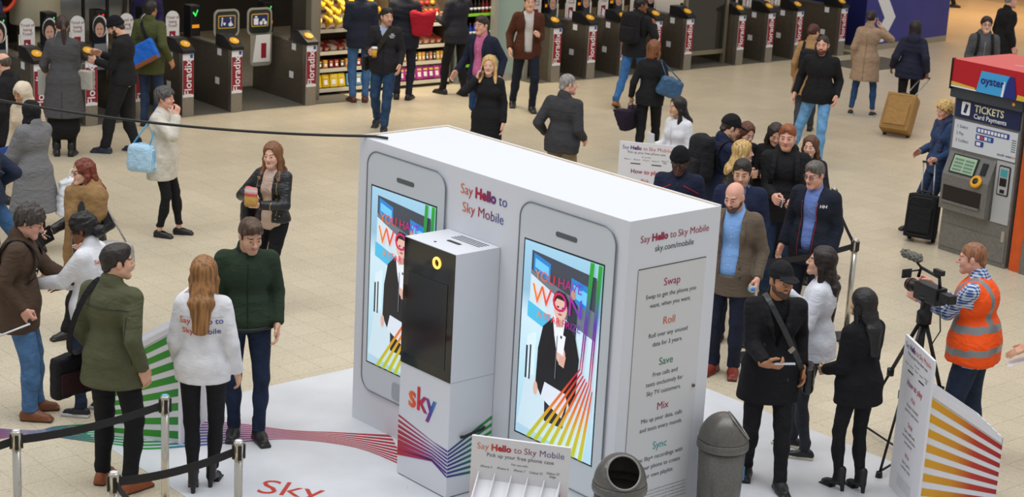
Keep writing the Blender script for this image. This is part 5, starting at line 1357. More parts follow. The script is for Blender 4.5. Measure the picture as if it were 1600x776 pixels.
# ------------------------------------------------------------------ things people carry
from mathutils.bvhtree import BVHTree
def frame(o, x, y, z):
    m = Matrix((Vector(x).normalized(), Vector(y).normalized(), Vector(z).normalized())).transposed().to_4x4(); m.translation = Vector(o); return m
def soft(name, label, cat, M, size, col, kind='cloth', taper=.12, rnd=.4, h=.012, wob=.004, parts=(), part='bag_body', matl=None, group=None):
    """a soft bag: rounded box, local x width, y depth, z height, origin at the base; parts: (name, [polyline], radius, colour)"""
    w_, d_, hh = size; f = F((-w_*.75, -d_*.8, -.02), (w_*.75, d_*.8, hh + .03), h)
    f.box((0, 0, hh/2), (w_/2, d_/2, hh/2), rnd=min(size)*rnd, k=0)
    f.add(lambda x, y, z: np.abs(x)*taper*(z/hh) + 0*y); f.wob(wob, 20, hash_(label) % 97)
    V, Q = f.nets()
    r = obj(name, None, None, label=label, category=cat, group=group); r.matrix_world = M
    obj(part, qmesh(name, V, Q, [matl or cloth(col, kind)]), r)
    for pn, pts, rad, pc in parts:
        MB().tube(pts, rad, 6, flat=None).build(pn, cloth(pc, 'leather'), r)
    return r
def pf(P, o, x=(1, 0, 0), y=(0, 1, 0), z=(0, 0, 1)):
    """matrix in the person's frame"""
    return frame(P['w'](o), P['d'](x), P['d'](y), P['d'](z))
def bounds_box(name, label, cat, M, size, col, rough=.4, bev=.004, extra=None, part='casing'):
    r = obj(name, None, None, label=label, category=cat); r.matrix_world = M
    a = Vector(size)/2; MB().box(-a, a, bev=min(bev, min(size)*.45)).build(part, mat(f'{name}_{col}', col, rough), r)
    if extra: extra(r, size)
    return r
def phone(P, i, label, col='1A1A1E', d=None, size=(.072, .15, .009)):
    hm = P['hm'][i]; c = P['wr'][i] + hm @ vec(0, .1, -.035)
    M = pf(P, c, hm[:, 0], hm[:, 1], hm[:, 2])
    return bounds_box('mobile_phone', label, 'phone', M, size, col, .25, .003, lambda r, s: MB().box((-s[0]*.44, -s[1]*.42, s[2]/2), (s[0]*.44, s[1]*.42, s[2]/2 + .0008)).build('screen', mat('phone_glass', '0E1014', .1), r))
def loop(P, top, bot, depth, w_, col, parent, n=26, name='strap', kind='cloth', a0=0, a1=360):
    """flat strap on an ellipse through two points of the person's frame, around the torso"""
    top, bot = np.array(top, float), np.array(bot, float); mid = (top + bot)/2; ax = (top - bot)/2; fw = np.array([0, 1., 0]); fw = P['T'] @ fw
    pts, wv = [], []
    for a in np.linspace(R(a0), R(a1), n):
        p = mid + ax*math.cos(a) + fw*depth*math.sin(a) ; t = -ax*math.sin(a) + fw*depth*math.cos(a); nrm_ = nrm(ax*math.cos(a)/ (np.linalg.norm(ax)**2 / .2) + fw*math.sin(a))
        pts.append(P['w'](p)); wv.append(P['d'](nrm(np.cross(t, nrm(p - mid))) * w_))
    Mi = parent.matrix_world.inverted() if parent is not None else Matrix()
    pts = [Mi @ p for p in pts]; wv = [Mi.to_3x3() @ v for v in wv]
    return MB().strap(pts, wv, .003).build(name, cloth(col, kind), parent)
def sub(P, nm, mb, m_): return mb.build(nm, m_, P['root'])
def project_print(P, jacket, lines, size, material, z0, side=-1, x0=0.0, name='lettering', bold=0.0, step=1.25):
    """print lines of lettering onto the back (-1) or front (+1) of a garment"""
    j = [c for c in P['root'].children if c.name.split('.')[0] == jacket][0]; bv = BVHTree.FromPolygons([v.co for v in j.data.vertices], [p.vertices for p in j.data.polygons])
    for k, t in enumerate(lines):
        me = text_mesh(t, size, material, bold); bm = bmesh.new(); bm.from_mesh(me)
        bmesh.ops.subdivide_edges(bm, edges=[e for e in bm.edges if e.calc_length() > .02], cuts=2); bm.to_mesh(me); bm.free()
        for v in me.vertices:
            x = v.co.x * (1 if side < 0 else -1) + x0; z = z0 - k*size*step + v.co.y
            hit = bv.ray_cast(Vector((x, side*.6, z)), Vector((0, -side, 0)))[0]
            v.co = Vector((x, (hit.y if hit else side*.13) + side*.004, z))
        obj(name, me, P['root'])
def seam(P, garment, pts, col='101012', r=.004, side=1, name='zip', metal=0.0, n=10):
    """a raised line on a garment through (x, z) points of the person's frame"""
    j = [c for c in P['root'].children if c.name.split('.')[0] == garment][0]; bv = BVHTree.FromPolygons([v.co for v in j.data.vertices], [p.vertices for p in j.data.polygons]); out = []
    for (x0, z0), (x1, z1) in zip(pts, pts[1:]):
        for t in np.linspace(0, 1, n):
            x, z = x0 + (x1 - x0)*t, z0 + (z1 - z0)*t; h = bv.ray_cast(Vector((x, side*.6, z)), Vector((0, -side, 0)))[0]
            if h: out.append((x, h.y + side*.0015, z))
    if len(out) > 2: MB().tube(out, r, 5).build(name, mat(f'seam_{col}', col, .4, metal), P['root'])
def buttons(P, garment, pts, col='17171A', r=.011, side=1):
    j = [c for c in P['root'].children if c.name.split('.')[0] == garment][0]; bv = BVHTree.FromPolygons([v.co for v in j.data.vertices], [p.vertices for p in j.data.polygons])
    for x, z in pts:
        h = bv.ray_cast(Vector((x, side*.6, z)), Vector((0, -side, 0)))[0]
        if h: MB().lathe([(0, 0), (r, 0), (r*.8, .005), (0, .005)], 10, (x, h.y, z), Matrix.Rotation(R(-90*side), 3, 'X')).build('button', mat(f'button_{col}', col, .35), P['root'])
def scarf(P, col, kind='knit', drop=.25, wide=.1, name='scarf'):
    f = F(P['neck'] - .35, P['neck'] + .25, .013); n, T = P['neck'], P['T']
    for a in np.linspace(0, 6.283, 15)[:-1]:
        b = a + .45; g = lambda t: n + T @ vec(math.sin(t)*.085, .015 + math.cos(t)*.085, .012 - .03*math.cos(t))
        f.cap(g(a), g(b), .032, k=.015)
    for sx in (-1, 1):
        f.cap(n + T @ vec(sx*.05, .1, -.02), n + T @ vec(sx*wide*.7, .135, -drop), .04, .03, k=.02, sq=((1, 0, 0), 1.3))
    f.wob(.005, 40, 3); V, Q = f.nets(); obj(name, qmesh(name, V, Q, [cloth(col, kind)]), P['root'])
def backpack(P, label, col, size=(.3, .16, .44), accent=None, kind='cloth', name='rucksack'):
    T = P['T']; c = P['waist'] + T @ vec(0, -.145 - size[1]/2, -.03)
    M = pf(P, c, T @ vec(1, 0, 0), T @ vec(0, 1, 0), T @ vec(0, 0, 1))
    r = soft(name, label, 'rucksack', M, size, col, kind, taper=.18, rnd=.42)
    bm_ = F((-.2, -.25, -.05), (.2, .1, .4), .012); bm_.box((0, -size[1]*.5, size[2]*.3), (size[0]*.36, .045, size[2]*.22), rnd=.03, k=0); V, Q = bm_.nets(); obj('front_pocket', qmesh('front_pocket', V, Q, [cloth(col, kind)]), r)
    bpy.context.view_layer.update()
    for i, sx in enumerate((-1, 1)):
        s = P['sho'][i]; top = s*np.array([.62, 1, 1]) + (P['neck'] - s)*np.array([.0, 0, 0]) + T @ vec(0, 0, .075); bot = P['waist'] + T @ vec(sx*.13, .02, .05)
        loop(P, top, bot, .155, .022, accent or col, r, 20, 'shoulder_strap')
    return r
def shoulder_bag(P, label, o, size, col, kind='leather', i=1, name='handbag', yaw=0, strapcol=None, tilt=0, drop=.0, matl=None, taper=.12):
    """bag hanging from a shoulder at local point o (its base)"""
    x = rz(R(yaw)) @ ry(R(tilt)) @ vec(1, 0, 0); y = rz(R(yaw)) @ vec(0, 1, 0); z = np.cross(x, y)
    r = soft(name, label, 'bag', pf(P, o, x, y, z), size, col, kind, matl=matl, taper=taper); bpy.context.view_layer.update()
    Mi = r.matrix_world.inverted(); s = P['sho'][i]; tp = P['w'](s*np.array([.85, 1, 1]) + vec(0, 0, .075)); top = Mi @ tp
    for dy in (-1, 1):
        a = Vector((dy*size[0]*.3, 0, size[2]*.95)); off = Mi.to_3x3() @ P['d'](vec(0, dy*.05, 0))
        MB().tube([a, a.lerp(top + off*.5, .5), top + off*.5, top], .009, 6).build('handle', cloth(strapcol or col, kind), r)
    return r
def suitcase(label, loc, rot, size, col, tilt=0, hand=None, wheels='17171A', kind='cloth', name='suitcase', grip='B9BCC0'):
    w_, d_, h_ = size; r = obj(name, None, None, label=label, category='suitcase')
    r.matrix_world = Matrix.Translation(loc) @ Matrix.Rotation(rot, 4, 'Z') @ Matrix.Rotation(tilt, 4, 'X'); m = cloth(col, kind)
    MB().box((-w_/2, -d_/2, .05), (w_/2, d_/2, .05 + h_), bev=.05).build('shell', m, r)
    MB().box((-w_*.38, -d_/2 - .025, .12), (w_*.38, -d_/2 + .01, .05 + h_*.72), bev=.015).build('front_pocket', m, r)
    pts = rrect(-w_/2 + .03, .09, w_/2 - .03, .01 + h_, .06, 4, y=-d_/2 - .0); MB().tube(pts + [pts[0]], .006, 5, cap=False).build('piping', mat(f'piping_{col}', col, .5), r)
    MB().tube([(-.07, -d_*.1, h_ + .05), (-.05, -d_*.1, h_ + .085), (.05, -d_*.1, h_ + .085), (.07, -d_*.1, h_ + .05)], .01, 6).build('carry_handle', mat('case_handle', '2A2420', .6), r)
    for x in (-w_*.4, w_*.4): MB().lathe([(0, -.018), (.04, -.018), (.045, 0), (.04, .018), (0, .018)], 16, (x, d_*.4, .045), Matrix.Rotation(R(90), 3, 'Y')).build('wheel', mat('wheel_black', wheels, .5), r)
    bpy.context.view_layer.update()
    if hand is not None:
        hp = r.matrix_world.inverted() @ Vector(hand)
        for x in (-.07, .07): MB().tube([(x, d_*.35, h_), (x + hp.x*.9, hp.y, hp.z - .02)], .009, 6).build('telescopic_tube', mat(f'case_tube_{grip}', grip, .3, .6), r)
        MB().tube([(-.075 + hp.x, hp.y, hp.z), (.075 + hp.x, hp.y, hp.z)], .014, 8).build('grip', mat('case_grip', '1A1A1C', .5), r)
    return r

# ------------------------------------------------------------------ the crowd
WALK = ((-.08, .26, 4, 0), (.08, -.26, -4, .05, 22)); WALK2 = ((-.08, -.26, 4, .05, 22), (.08, .26, -4, 0))
BLK, JEAN, NAVY = '16161A', '2A3C5C', '1E2536'
bun = bpy.context.view_layer.update
# ---- left side, by the gates
p = person('grey_coat', 'woman in long dark grey coat with a brown ponytail at the left gates', (-5.87, 22.6), 352, 1.82, 'f', 'light', ('pony', '33201A', dict(L=.26)), dict(col='4C4B4D', hem=.5, flare=.05, o=.03, name='coat', collar='shirt'), legs=dict(col='121214', skirt=.36, sflare=.03, name='skirt', tights=1), shoes=('boot', '19181A', '101010'), LH=(-.24, .26, 1.02), RH=(.1, .3, 1.1), hands=('grip', 'hold'), head=(-15, 5, 0), lod=1)
bounds_box('newspaper', 'folded newspaper held by the woman in the long grey coat', 'newspaper', pf(p, p['palmc'][0] + vec(-.02, .02, -.13), (1, .2, 0), (0, 0, 1), (.2, -1, 0)), (.24, .34, .02), 'B9B8B2', .8, part='sheets')
p = person('beanie', 'man in black sweatshirt and beanie looking down at his hands by the gates', (-5.17, 22.98), 278, 1.83, 'm', 'light', ('short', '241A16', {}), dict(col='1B1B1D', hem=.87, o=.028, collar='none', name='sweatshirt'), shirt=dict(col='C9C7C4', hem=.80, o=.03, collar=False), legs=dict(col='1C1C1F', o=.026), shoes=('trainer', '23283A', '23283A'), hat=('beanie', '15151A'), beard='3A2A22', lean=3, head=(0, 28, 0), LH=(-.1, .33, 1.14), RH=(.1, .34, 1.2), hands=('hold', 'hold'), feet=((-.12, .2, 5, 0), (.1, -.12, -10, 0)), lod=1)
soft('paper_bag', 'white paper bag with a script logo hanging from the beanie man', 'bag', pf(p, p['palmc'][0] + vec(-.03, .06, -.37), (0, 1, 0), (-1, 0, 0)), (.22, .1, .25), 'CFCAC0', taper=0, rnd=.1, h=.01, wob=.001, parts=[('handle', [(-.06, 0, .25), (-.04, 0, .34), (.04, 0, .34), (.06, 0, .25)], .004, 'D8D4CC')])
p = person('olive', 'man in olive green jacket with a blue messenger bag passing the gates', (-5.2, 24.72), 14, 1.78, 'm', 'tan', ('short', '1A1512', {}), dict(col='4A4F2A', hem=.74, o=.034, collar='shirt'), legs=dict(col='27364F', kind='denim'), LH=(-.2, .2, 1.0), RH=(.3, .0, .95), lod=1)
r = soft('messenger_bag', 'bright blue messenger bag with brown base on the olive jacket back', 'bag', pf(p, (.1, -.25, .92), (.86, .1, .5), (0, 1, 0), (-.5, 0, .86)), (.42, .1, .3), '2467C8', taper=.0, rnd=.3)
bun(); loop(p, p['tw'](-.1, 0, .40), (.17, .0, 1.0), .165, .025, '1A1A1E', r, 24); MB().box((-.2, -.055, .0), (.2, .055, .06), bev=.02).build('leather_base', mat('bag_base_brown', '8A4A22', .6), r)
person('staff', 'person in navy and purple striped top beyond the gate ahead of the olive jacket', (-5.76, 27.24), 180, 1.74, 'm', 'light', ('short', '2A2018', {}), dict(col='2A2348', hem=.8), shirt=dict(col='C9C0D0'), legs=dict(col='16181E'), LH=(-.15, .25, 1.1), RH=(.15, .25, 1.1), lod=2)
p = person('curly_grey', 'woman with short curly grey hair, cream cardigan and hand at her mouth', (-3.86, 19.0), 100, 1.66, 'f', 'pink', ('curly', '4A4644', {}), dict(col='D3CDC0', kind='knit', hem=.68, o=.035, collar='none', name='cardigan', arm=.008), legs=dict(col='151517', o=.004, end=.12), shoes=('flat', '17171A', '0E0E10'), w=1.08, RH=(.1, .2, 1.44), RE=(.5, .1, -.8), LH=(-.24, -.04, .9), hands=('relax', 'hold'), fdir=(None, (-.35, .1, .9)), palm=(None, (-.5, -.8, 0)), head=(5, 0, 0), feet=((-.1, .16, 10, 0), (.1, .0, -6, 0)))
m_fl = mat('blue_floral', '5FB0DC', .7, kind='check', scale=24, col2='DCEBF2')
shoulder_bag(p, 'blue and white patterned handbag on the curly grey haired woman', (.23, -.16, .78), (.34, .17, .32), '5FB0DC', 'cloth', 1, yaw=80, strapcol='6FB8DE', matl=m_fl)
person('navy_edge', 'man in navy jacket cut by the frame corner at the far left', (-7.8, 25.75), 5, 1.82, 'm', 'light', ('short', '2A2018', {}), dict(col='2A3350', hem=.78, o=.03), legs=dict(col='1A1C22'), w=1.08, lod=2)
r = empty('hose_ring', gp(-.36, 2.05), GA, label='orange hose ring on a stand at the top left corner', category='hose')
MB().tube([(.2*math.cos(a), 0, 1.62 + .27*math.sin(a)) for a in np.linspace(0, 6.283, 24)], .035, 8, cap=False).build('hose', mat('hose_orange', 'D6431E', .5), r); MB().lathe([(.0, -.03), (.2, -.03), (.2, .03), (0, .03)], 24, (0, .02, 1.62), Matrix.Rotation(R(90), 3, 'X')).build('drum', M_BLACK, r); MB().box((-.04, .0, 0), (.04, .06, 1.62)).build('stand', M_STEELD, r)
person('bald_black', 'balding man in a black jacket in profile at the left edge', (-5.86, 20.06), 285, 1.75, 'm', 'light', ('bald', '4A4038', {}), dict(col='1A1A1C', hem=.72, o=.034), legs=dict(col='1E2026'), lod=1, head=(0, 8, 0))
person('cream_hijab', 'woman in a cream headscarf and coat behind the black headscarf', (-5.33, 18.97), 200, 1.65, 'f', 'olive', ('hijab', 'D6C6AE', {}), dict(col='CDBBA2', hem=.4, flare=.06, o=.035, name='coat', collar='none'), legs=dict(col='2A2420'), brow='1A1410', head=(10, 15, 0), lod=1)
p = person('black_hijab', 'woman in a black headscarf and grey cape coat at the left', (-5.0, 18.02), 305, 1.62, 'f', 'olive', ('hijab', '17171A', {}), dict(col='6F6F70', kind='tweed', hem=.5, flare=.07, o=.05, name='coat', collar='cowl', col2='7E7E80', arm=.02, sl=-.15), legs=dict(col='141416'), brow='1A1410', LH=(-.2, .3, .98), RH=(.15, .3, .98), hands=('grip', 'grip'), lod=1)
bounds_box('folder', 'blue folder held by the woman in the grey cape coat', 'folder', pf(p, p['palmc'][1] + vec(-.12, .06, .06), (1, .3, 0), (0, .3, 1), (.2, -1, .2)), (.24, .3, .02), '2450A8', .5)
r = soft('carrier_bag', 'white plastic carrier bag with blue print beside the grey cape coat', 'bag', frame((-4.62, 18.1, .42), (.8, .6, 0), (-.6, .8, 0), (0, 0, 1)), (.36, .16, .4), 'DADDE2', taper=.25, rnd=.3, wob=.008, parts=[('handle', [(-.06, 0, .36), (-.03, 0, .46), (.0, 0, .49), (.03, 0, .46), (.06, 0, .36)], .006, 'DADDE2')])
MB().prism(disc(-.04, .24, .06, .045, -.092), (0, .004, 0)).build('logo', mat('boots_blue', '1E3A8A', .5), r); text('lettering', 'feel good', .07, mat('boots_blue', '1E3A8A', .5), basis((.0, -.094, .15), (1, 0, .1), (0, 0, 1)), r)
person('strider', 'man in navy jacket, jeans and tan boots striding out at the left edge', (-5.16, 16.96), 283, 1.8, 'm', 'light', ('short', '2A2018', {}), dict(col='232C40', hem=.78, o=.03), legs=dict(col='35577F', kind='denim'), shoes=('boot', '9A5A24', '6A4420'), lean=9, feet=((-.08, .36, 0, 0), (.08, -.6, 0, .06, 30)))
p = person('redhair', 'red haired woman in glasses, camel scarf and black leather jacket', (-3.83, 15.53), 232, 1.66, 'f', 'fair', ('wavy', '6E2E18', dict(L=.36, front=True)), dict(col='19191B', kind='leather', hem=.72, o=.03), legs=dict(col='16161A'), specs='17171A', LH=(-.22, .1, .98), RH=(.16, .3, 1.0), hands=('relax', 'hold'), feet=WALK, head=(5, 5, 0))
f = F(p['neck'] - vec(.5, .5, 1.0), p['neck'] + vec(.5, .5, .25), .015); n_ = p['neck']
f.cap(n_ + vec(0, 0, -.0), n_ + vec(0, 0, -.05), .12, .14, k=0); f.cap(n_ + vec(-.17, 0, -.06), n_ + vec(.17, 0, -.06), .105, k=.05); f.cap(n_ + vec(-.17, .02, -.06), n_ + vec(-.2, .02, -.2), .105, .1, k=.04); f.cap(n_ + vec(.08, .13, -.05), n_ + vec(.1, .17, -.78), .06, .04, k=.03, sq=((1, 0, 0), 1.6)); f.cap(n_ + vec(0, .05, -.02), n_ + vec(0, .14, -.25), .09, .09, k=.04)
f.cap(n_ + vec(0, .03, .06), n_ + vec(0, .09, .16), .08, .1, k=.01, op='s'); f.wob(.006, 30, 2); V, Q = f.nets(); obj('scarf', qmesh('scarf', V, Q, [cloth('94744C', 'knit')]), p['root'])
phone(p, 1, 'open phone wallet with paper held by the red haired woman', '17171A', size=(.15, .17, .012)); bounds_box('leaflet', 'white slip of paper in the red haired womans hand', 'paper', pf(p, p['palmc'][1] + vec(.03, .02, .03), (1, 0, 0), (0, .8, .5), (0, -.5, .8)), (.1, .16, .003), 'E4E4E4', .7, part='sheet')
shoulder_bag(p, 'large pale grey shoulder bag behind the red haired woman', (-.38, -.06, .68), (.42, .17, .3), 'A9A49E', 'leather', 0, yaw=70)
p = person('brown_jacket', 'man with wavy grey brown hair in brown jacket taking a card at the left', (-3.85, 13.36), 82, 1.75, 'm', 'pink', ('curly', '3A322C', {}), dict(col='4E3D30', hem=.74, o=.032, collar='shirt'), legs=dict(col='4C709A', kind='denim', o=.022), shoes=('shoe', '7A4424', '3A2618'), specs='8A7A5A', lean=4, head=(5, 22, 0), LH=(-.06, .44, 1.1), RH=(.2, .06, .93), hands=('hold', 'grip'), feet=((-.12, .1, 8, 0), (.1, .08, -10, 0)), w=1.1, belly=1.1)
r = backpack(p, 'black rucksack on the man in the brown jacket', '1C1C20'); hnd = p['w'](p['palmc'][1])
suitcase('white suitcase pulled by the man in the brown jacket', (hnd.x - .62, hnd.y - .18, 0), R(95), (.4, .24, .55), 'C9CCD0', R(-25), hnd, kind='leather', grip='D6D8DA')
bounds_box('leaflet', 'white card passed between brown jacket and curly haired promoter', 'card', frame(p['w'](p['palmc'][0] + vec(0, .06, .0)), (1, .2, 0), (-.2, 1, .2), (0, -.2, 1)), (.16, .1, .004), 'E8E8EA', .6, part='sheet')
p = person('promoter_curly', 'promoter with black curly hair in white jacket handing over a card', (-3.32, 13.5), 282, 1.66, 'f', 'brown', ('curlybun', '14100F', {}), dict(col='E2E2E6', hem=.84, o=.034, collar='stand', arm=.006), legs=dict(col='222C40', kind='denim', o=.01), shoes=('trainer', '1C1E24', 'C9C9C9'), head=(-12, 14, 0), LH=(-.1, .42, 1.12), RH=(.15, .3, 1.05), hands=('hold', 'relax'), feet=((-.1, .04, 6, 0), (.1, -.1, -8, 0)))
project_print(p, 'jacket', ['Say Hello to'], .05, M_SKY, 1.36, -1, bold=.01)
p = person('waxed', 'man in green waxed jacket with black messenger bag, back turned, lower left', (-2.80, 12.02), 22, 1.84, 'm', 'light', ('short', '241B17', {}), dict(col='54563E', hem=.77, o=.03, collar='shirt', flare=.02), shirt=dict(col='5F6F98', o=.03, hem=1.2), legs=dict(col='15161A', o=.016), shoes=('shoe', '8E4A24', '2A1A14'), head=(38, 2, 0), RH=(.24, .0, .9), LH=(-.23, .12, .92), hands=('relax', 'relax'), feet=((-.13, .05, 14, 0), (.13, .0, -18, 0)), w=1.04)
r = soft('messenger_bag', 'black messenger bag on the left hip of the waxed jacket man', 'bag', pf(p, (-.33, .0, .62), (.25, 1, 0), (-1, .25, 0)), (.36, .12, .32), '17161A', taper=.05, rnd=.3, parts=[]); bun()
loop(p, p['sho'][0]*np.array([.55, 1, 1]) + vec(0, .0, .09), (-.3, .0, .92), .16, .02, '1A1A1E', r, 24); MB().box((-.15, -.075, .04), (.15, -.055, .2), bev=.008).build('front_flap', cloth('2E1418', 'cloth'), r)
p = person('promoter_blonde', 'promoter with long light brown hair in white jacket, back turned', (-2.17, 12.1), 358, 1.76, 'f', 'light', ('long', '8E6236', dict(L=.40)), dict(col='E2E2E6', hem=.84, o=.025, collar='stand', arm=.004), legs=dict(col='17171B', o=.004, end=.13), shoes=('heel', '18181B', '101012'), LH=(-.2, .16, .92), RH=(.235, .05, .88), feet=((-.06, -.04, 8, 0), (.06, .08, -8, 0)))
project_print(p, 'jacket', ['Say Hello to', 'Sky Mobile'], .062, M_SKY, 1.3, -1, bold=.008)
p = person('bomber', 'man in dark green bomber jacket looking down beside the promoter', (-2.02, 13.12), 168, 1.82, 'm', 'light', ('quiff', '4A3524', {}), dict(col='293828', hem=.88, o=.03, collar='stand', arm=.006), shirt=dict(col='15151A', o=.03, hem=1.2), legs=dict(col='1E2940', kind='denim', o=.012), shoes=('boot', '1B1A1C', '3A2A1E'), head=(-18, 20, 0), beard='C29A80', LH=(-.22, .07, .92), RH=(.2, .2, 1.0), hands=('relax', 'relax'), feet=((-.1, .04, 14, 0), (.08, -.06, -10, 0)))
p = person('leather', 'woman in black leather jacket eating snacks from a red packet', (-2.30, 16.5), 203, 1.68, 'f', 'fair', ('long', '7A4E2E', dict(L=.24, front=True, vol=.004)), dict(col='1B1B1E', kind='leather', hem=.93, o=.028, open=(.055, .07, -.2), collar='lapel'), shirt=dict(col='CDB3A2', hem=.84, o=.02, collar=False), legs=dict(col='131316', o=.006, end=.11, name='leggings'), shoes=('high', '5A5440', 'DCDCDC'), LH=(-.0, .27, 1.13), RH=(.1, .27, 1.2), hands=('hold', 'hold'), palm=((.9, .2, .3), (-.8, .1, -.3)), LE=(-.7, -.3, -.4), RE=(.7, -.3, -.4), head=(-8, 4, 0), feet=((-.05, .22, 4, 0), (.09, -.05, -10, 0)))
r = soft('snack_packet', 'red and gold snack packet in the leather jacket womans hands', 'packet', pf(p, (.03, .36, 1.13), (1, 0, 0), (0, 1, .2)), (.13, .06, .19), 'C99A4A', taper=0, h=.008, matl=grad_mat('packet_gold_red', [(0, 'A87A34'), (.45, 'C9A25A'), (.6, 'C81E1E'), (.8, 'D8D4D0'), (1, 'C81E1E')], 'Z'), part='packet')
shoulder_bag(p, 'black handbag behind the leather jacket woman', (.27, -.1, .82), (.3, .13, .26), '17171A', 'leather', 1, yaw=60)
# ---- around the shop
p = person('coffee', 'man in black zip jacket carrying a coffee cup in front of the shop', (-1.97, 25.4), 183, 1.78, 'm', 'light', ('short', '1E1714', {}), dict(col='232226', hem=.8, o=.03, collar='stand', open=(.0, .05, .2)), shirt=dict(col='9FB0CC', hem=.76, o=.016), legs=dict(col='26405F', kind='denim', o=.02), shoes=('trainer', '1A1C22', '1A1C22'), head=(-32, 2, 0), beard='9C7A66', RH=(.17, .27, 1.12), LH=(-.23, .12, .93), hands=('relax', 'hold'), palm=(None, (-.9, .1, .2)), feet=((-.05, .2, 5, 0), (.1, -.18, -8, .03, 15)), lod=1)
c = p['w'](p['palmc'][1] + vec(-.03, .02, -.03)); r = empty('coffee_cup', c, label='yellow and purple coffee cup with white lid in the mans hand', category='cup')
MB().lathe([(0, -.04), (.03, -.04), (.04, .09), (0, .09)], 16).build('cup', grad_mat('cup_yellow', [(0, '5A2A3A'), (.3, 'D8A41E'), (.8, 'D8A41E'), (1, '5A2A3A')], 'Z'), r); MB().lathe([(.043, .088), (.043, .1), (.036, .115), (0, .115)], 16).build('lid', M_WHITE, r)
r = soft('messenger_bag', 'dark strap bag slung across the coffee carrying man', 'bag', pf(p, (.25, -.14, .8), (.4, 1, 0), (-1, .4, 0)), (.26, .08, .22), '2A261E'); bun(); loop(p, p['tw'](-.1, 0, .41), (.2, .0, .96), .15, .035, '2C281E', r, 26)
project_print(p, 'jacket', ['THE', 'NORTH', 'FACE'], .022, M_WHITE, 1.36, 1, -.11, step=1.0, bold=.02)
person('shop_navy', 'man in navy jacket and jeans facing the fruit shelves', (-2.5, 27.35), 345, 1.86, 'm', 'light', ('short', '2A2018', {}), dict(col='1F2433', hem=.8, o=.032), legs=dict(col='3F628E', kind='denim'), shoes=('shoe', '5A2A1A', '2A1A14'), LH=(-.15, .25, 1.1), RH=(.15, .25, 1.1), lod=1)
p = person('shop_puffer', 'person in dark quilted jacket with a red bag at the shelves', (-1.85, 27.75), 5, 1.84, 'm', 'light', ('short', '1A1512', {}), dict(col='181B26', hem=.78, o=.036, puff=1), legs=dict(col='1A1E2A'), RH=(.2, .15, 1.0), lod=1)
shoulder_bag(p, 'red cloth bag hanging from the quilted jacket shopper', (.27, -.1, .98), (.3, .12, .36), 'A01226', 'cloth', 1, yaw=10, name='shopping_bag', taper=-.3)
person('shop_suit', 'person in dark suit jacket and black trousers at the shelf end', (-1.06, 28.35), 318, 1.84, 'm', 'light', ('short', '2A2018', {}), dict(col='24242C', hem=.8, o=.03, collar='lapel'), legs=dict(col='131316'), shoes=('shoe', '17171A', '0E0E10'), LH=(-.15, .3, 1.15), RH=(.1, .3, 1.15), feet=((-.1, .15, 10, 0), (.1, -.12, -10, 0)), lod=1)
person('pink_shirt', 'man in navy blazer and pink shirt walking past the drinks fridge', (-.56, 24.94), 212, 1.82, 'm', 'pink', ('short', '2E221B', {}), dict(col='1E2437', hem=.74, o=.03, collar='lapel', open=(.075, .075, -.14)), shirt=dict(col='C86A96', hem=.86), legs=dict(col='25406A', kind='denim'), shoes=('shoe', '1C1A1C', '101010'), head=(8, 6, 0), RH=(.3, .16, .92), LH=(-.28, -.02, .9), feet=WALK, lod=1)
p = person('blonde_phone', 'blonde woman in black coat talking on a phone behind the booth', (-.4, 22.02), 192, 1.7, 'f', 'fair', ('long', 'C9A468', dict(L=.22, front=True)), dict(col='19191C', hem=.62, o=.03, name='coat', collar='lapel'), legs=dict(col='151518'), RH=(.13, .09, 1.44), RE=(.6, .25, -.8), hands=('relax', 'hold'), fdir=(None, (-.2, -.05, 1)), palm=(None, (-1, -.1, 0)), head=(-6, 0, 0))
phone(p, 1, 'black phone held to the blonde womans ear')
person('suede', 'man in brown suede jacket, white shirt and navy trousers by the gates', (.07, 27.39), 172, 1.86, 'm', 'light', ('short', '2A2018', {}), dict(col='4E2818', hem=.76, o=.032, collar='shirt', open=(.055, .06, -.16)), shirt=dict(col='C9C4C0', hem=.84), legs=dict(col='171C2A'), shoes=('boot', '17171A', '0E0E10'), LH=(-.12, .24, 1.14), RH=(.26, .08, .9), hands=('grip', 'relax'), feet=((-.1, .1, 5, 0), (.13, -.28, -8, 0)), lod=1)
person('grey_back', 'grey haired man in grey jacket with his back turned behind the booth', (.52, 20.53), 28, 1.77, 'm', 'pink', ('buzz', '8A8682', {}), dict(col='3B3B3E', hem=.83, o=.03, collar='shirt'), shirt=dict(col='22284A', hem=.74, o=.034), legs=dict(col='8A7A5C'), head=(38, 2, 0), RH=(.2, .16, .98), LH=(-.28, .1, 1.0), hands=('relax', 'relax'), w=1.05, belly=1.1)
p = person('rucksack_man', 'man in black blazer with a black rucksack and tan shoes at the gates', (1.78, 28.2), 28, 1.8, 'm', 'brown', ('short', '15110F', {}), dict(col='1B1B1F', hem=.78, o=.03), shirt=dict(col='8FB0E0', o=.03, hem=1.2), legs=dict(col='34639A', kind='denim'), shoes=('shoe', '9A5A2A', '3A2A1A'), head=(45, 5, 0), RH=(.2, .22, 1.26), LH=(-.15, .25, 1.15), hands=('grip', 'grip'), feet=((-.1, -.35, 5, .03, 20), (.1, .3, -5, 0)), lean=4, lod=1)
backpack(p, 'black rucksack on the man in the black blazer', '17171A', (.34, .2, .5))
p = person('blue_bag', 'woman with auburn hair carrying a blue shoulder bag and a purple tote', (1.78, 24.19), 12, 1.7, 'f', 'light', ('bob', '7A4A28', dict(L=.15, vol=.006)), dict(col='1E1E21', kind='knit', hem=.8, o=.026, collar='none', name='jumper'), legs=dict(col='151517'), shoes=('shoe', '151517', '0C0C0C'), LH=(-.27, .03, .88), RH=(.26, .1, .98), hands=('grip', 'relax'), head=(20, 0, 0), feet=WALK2)
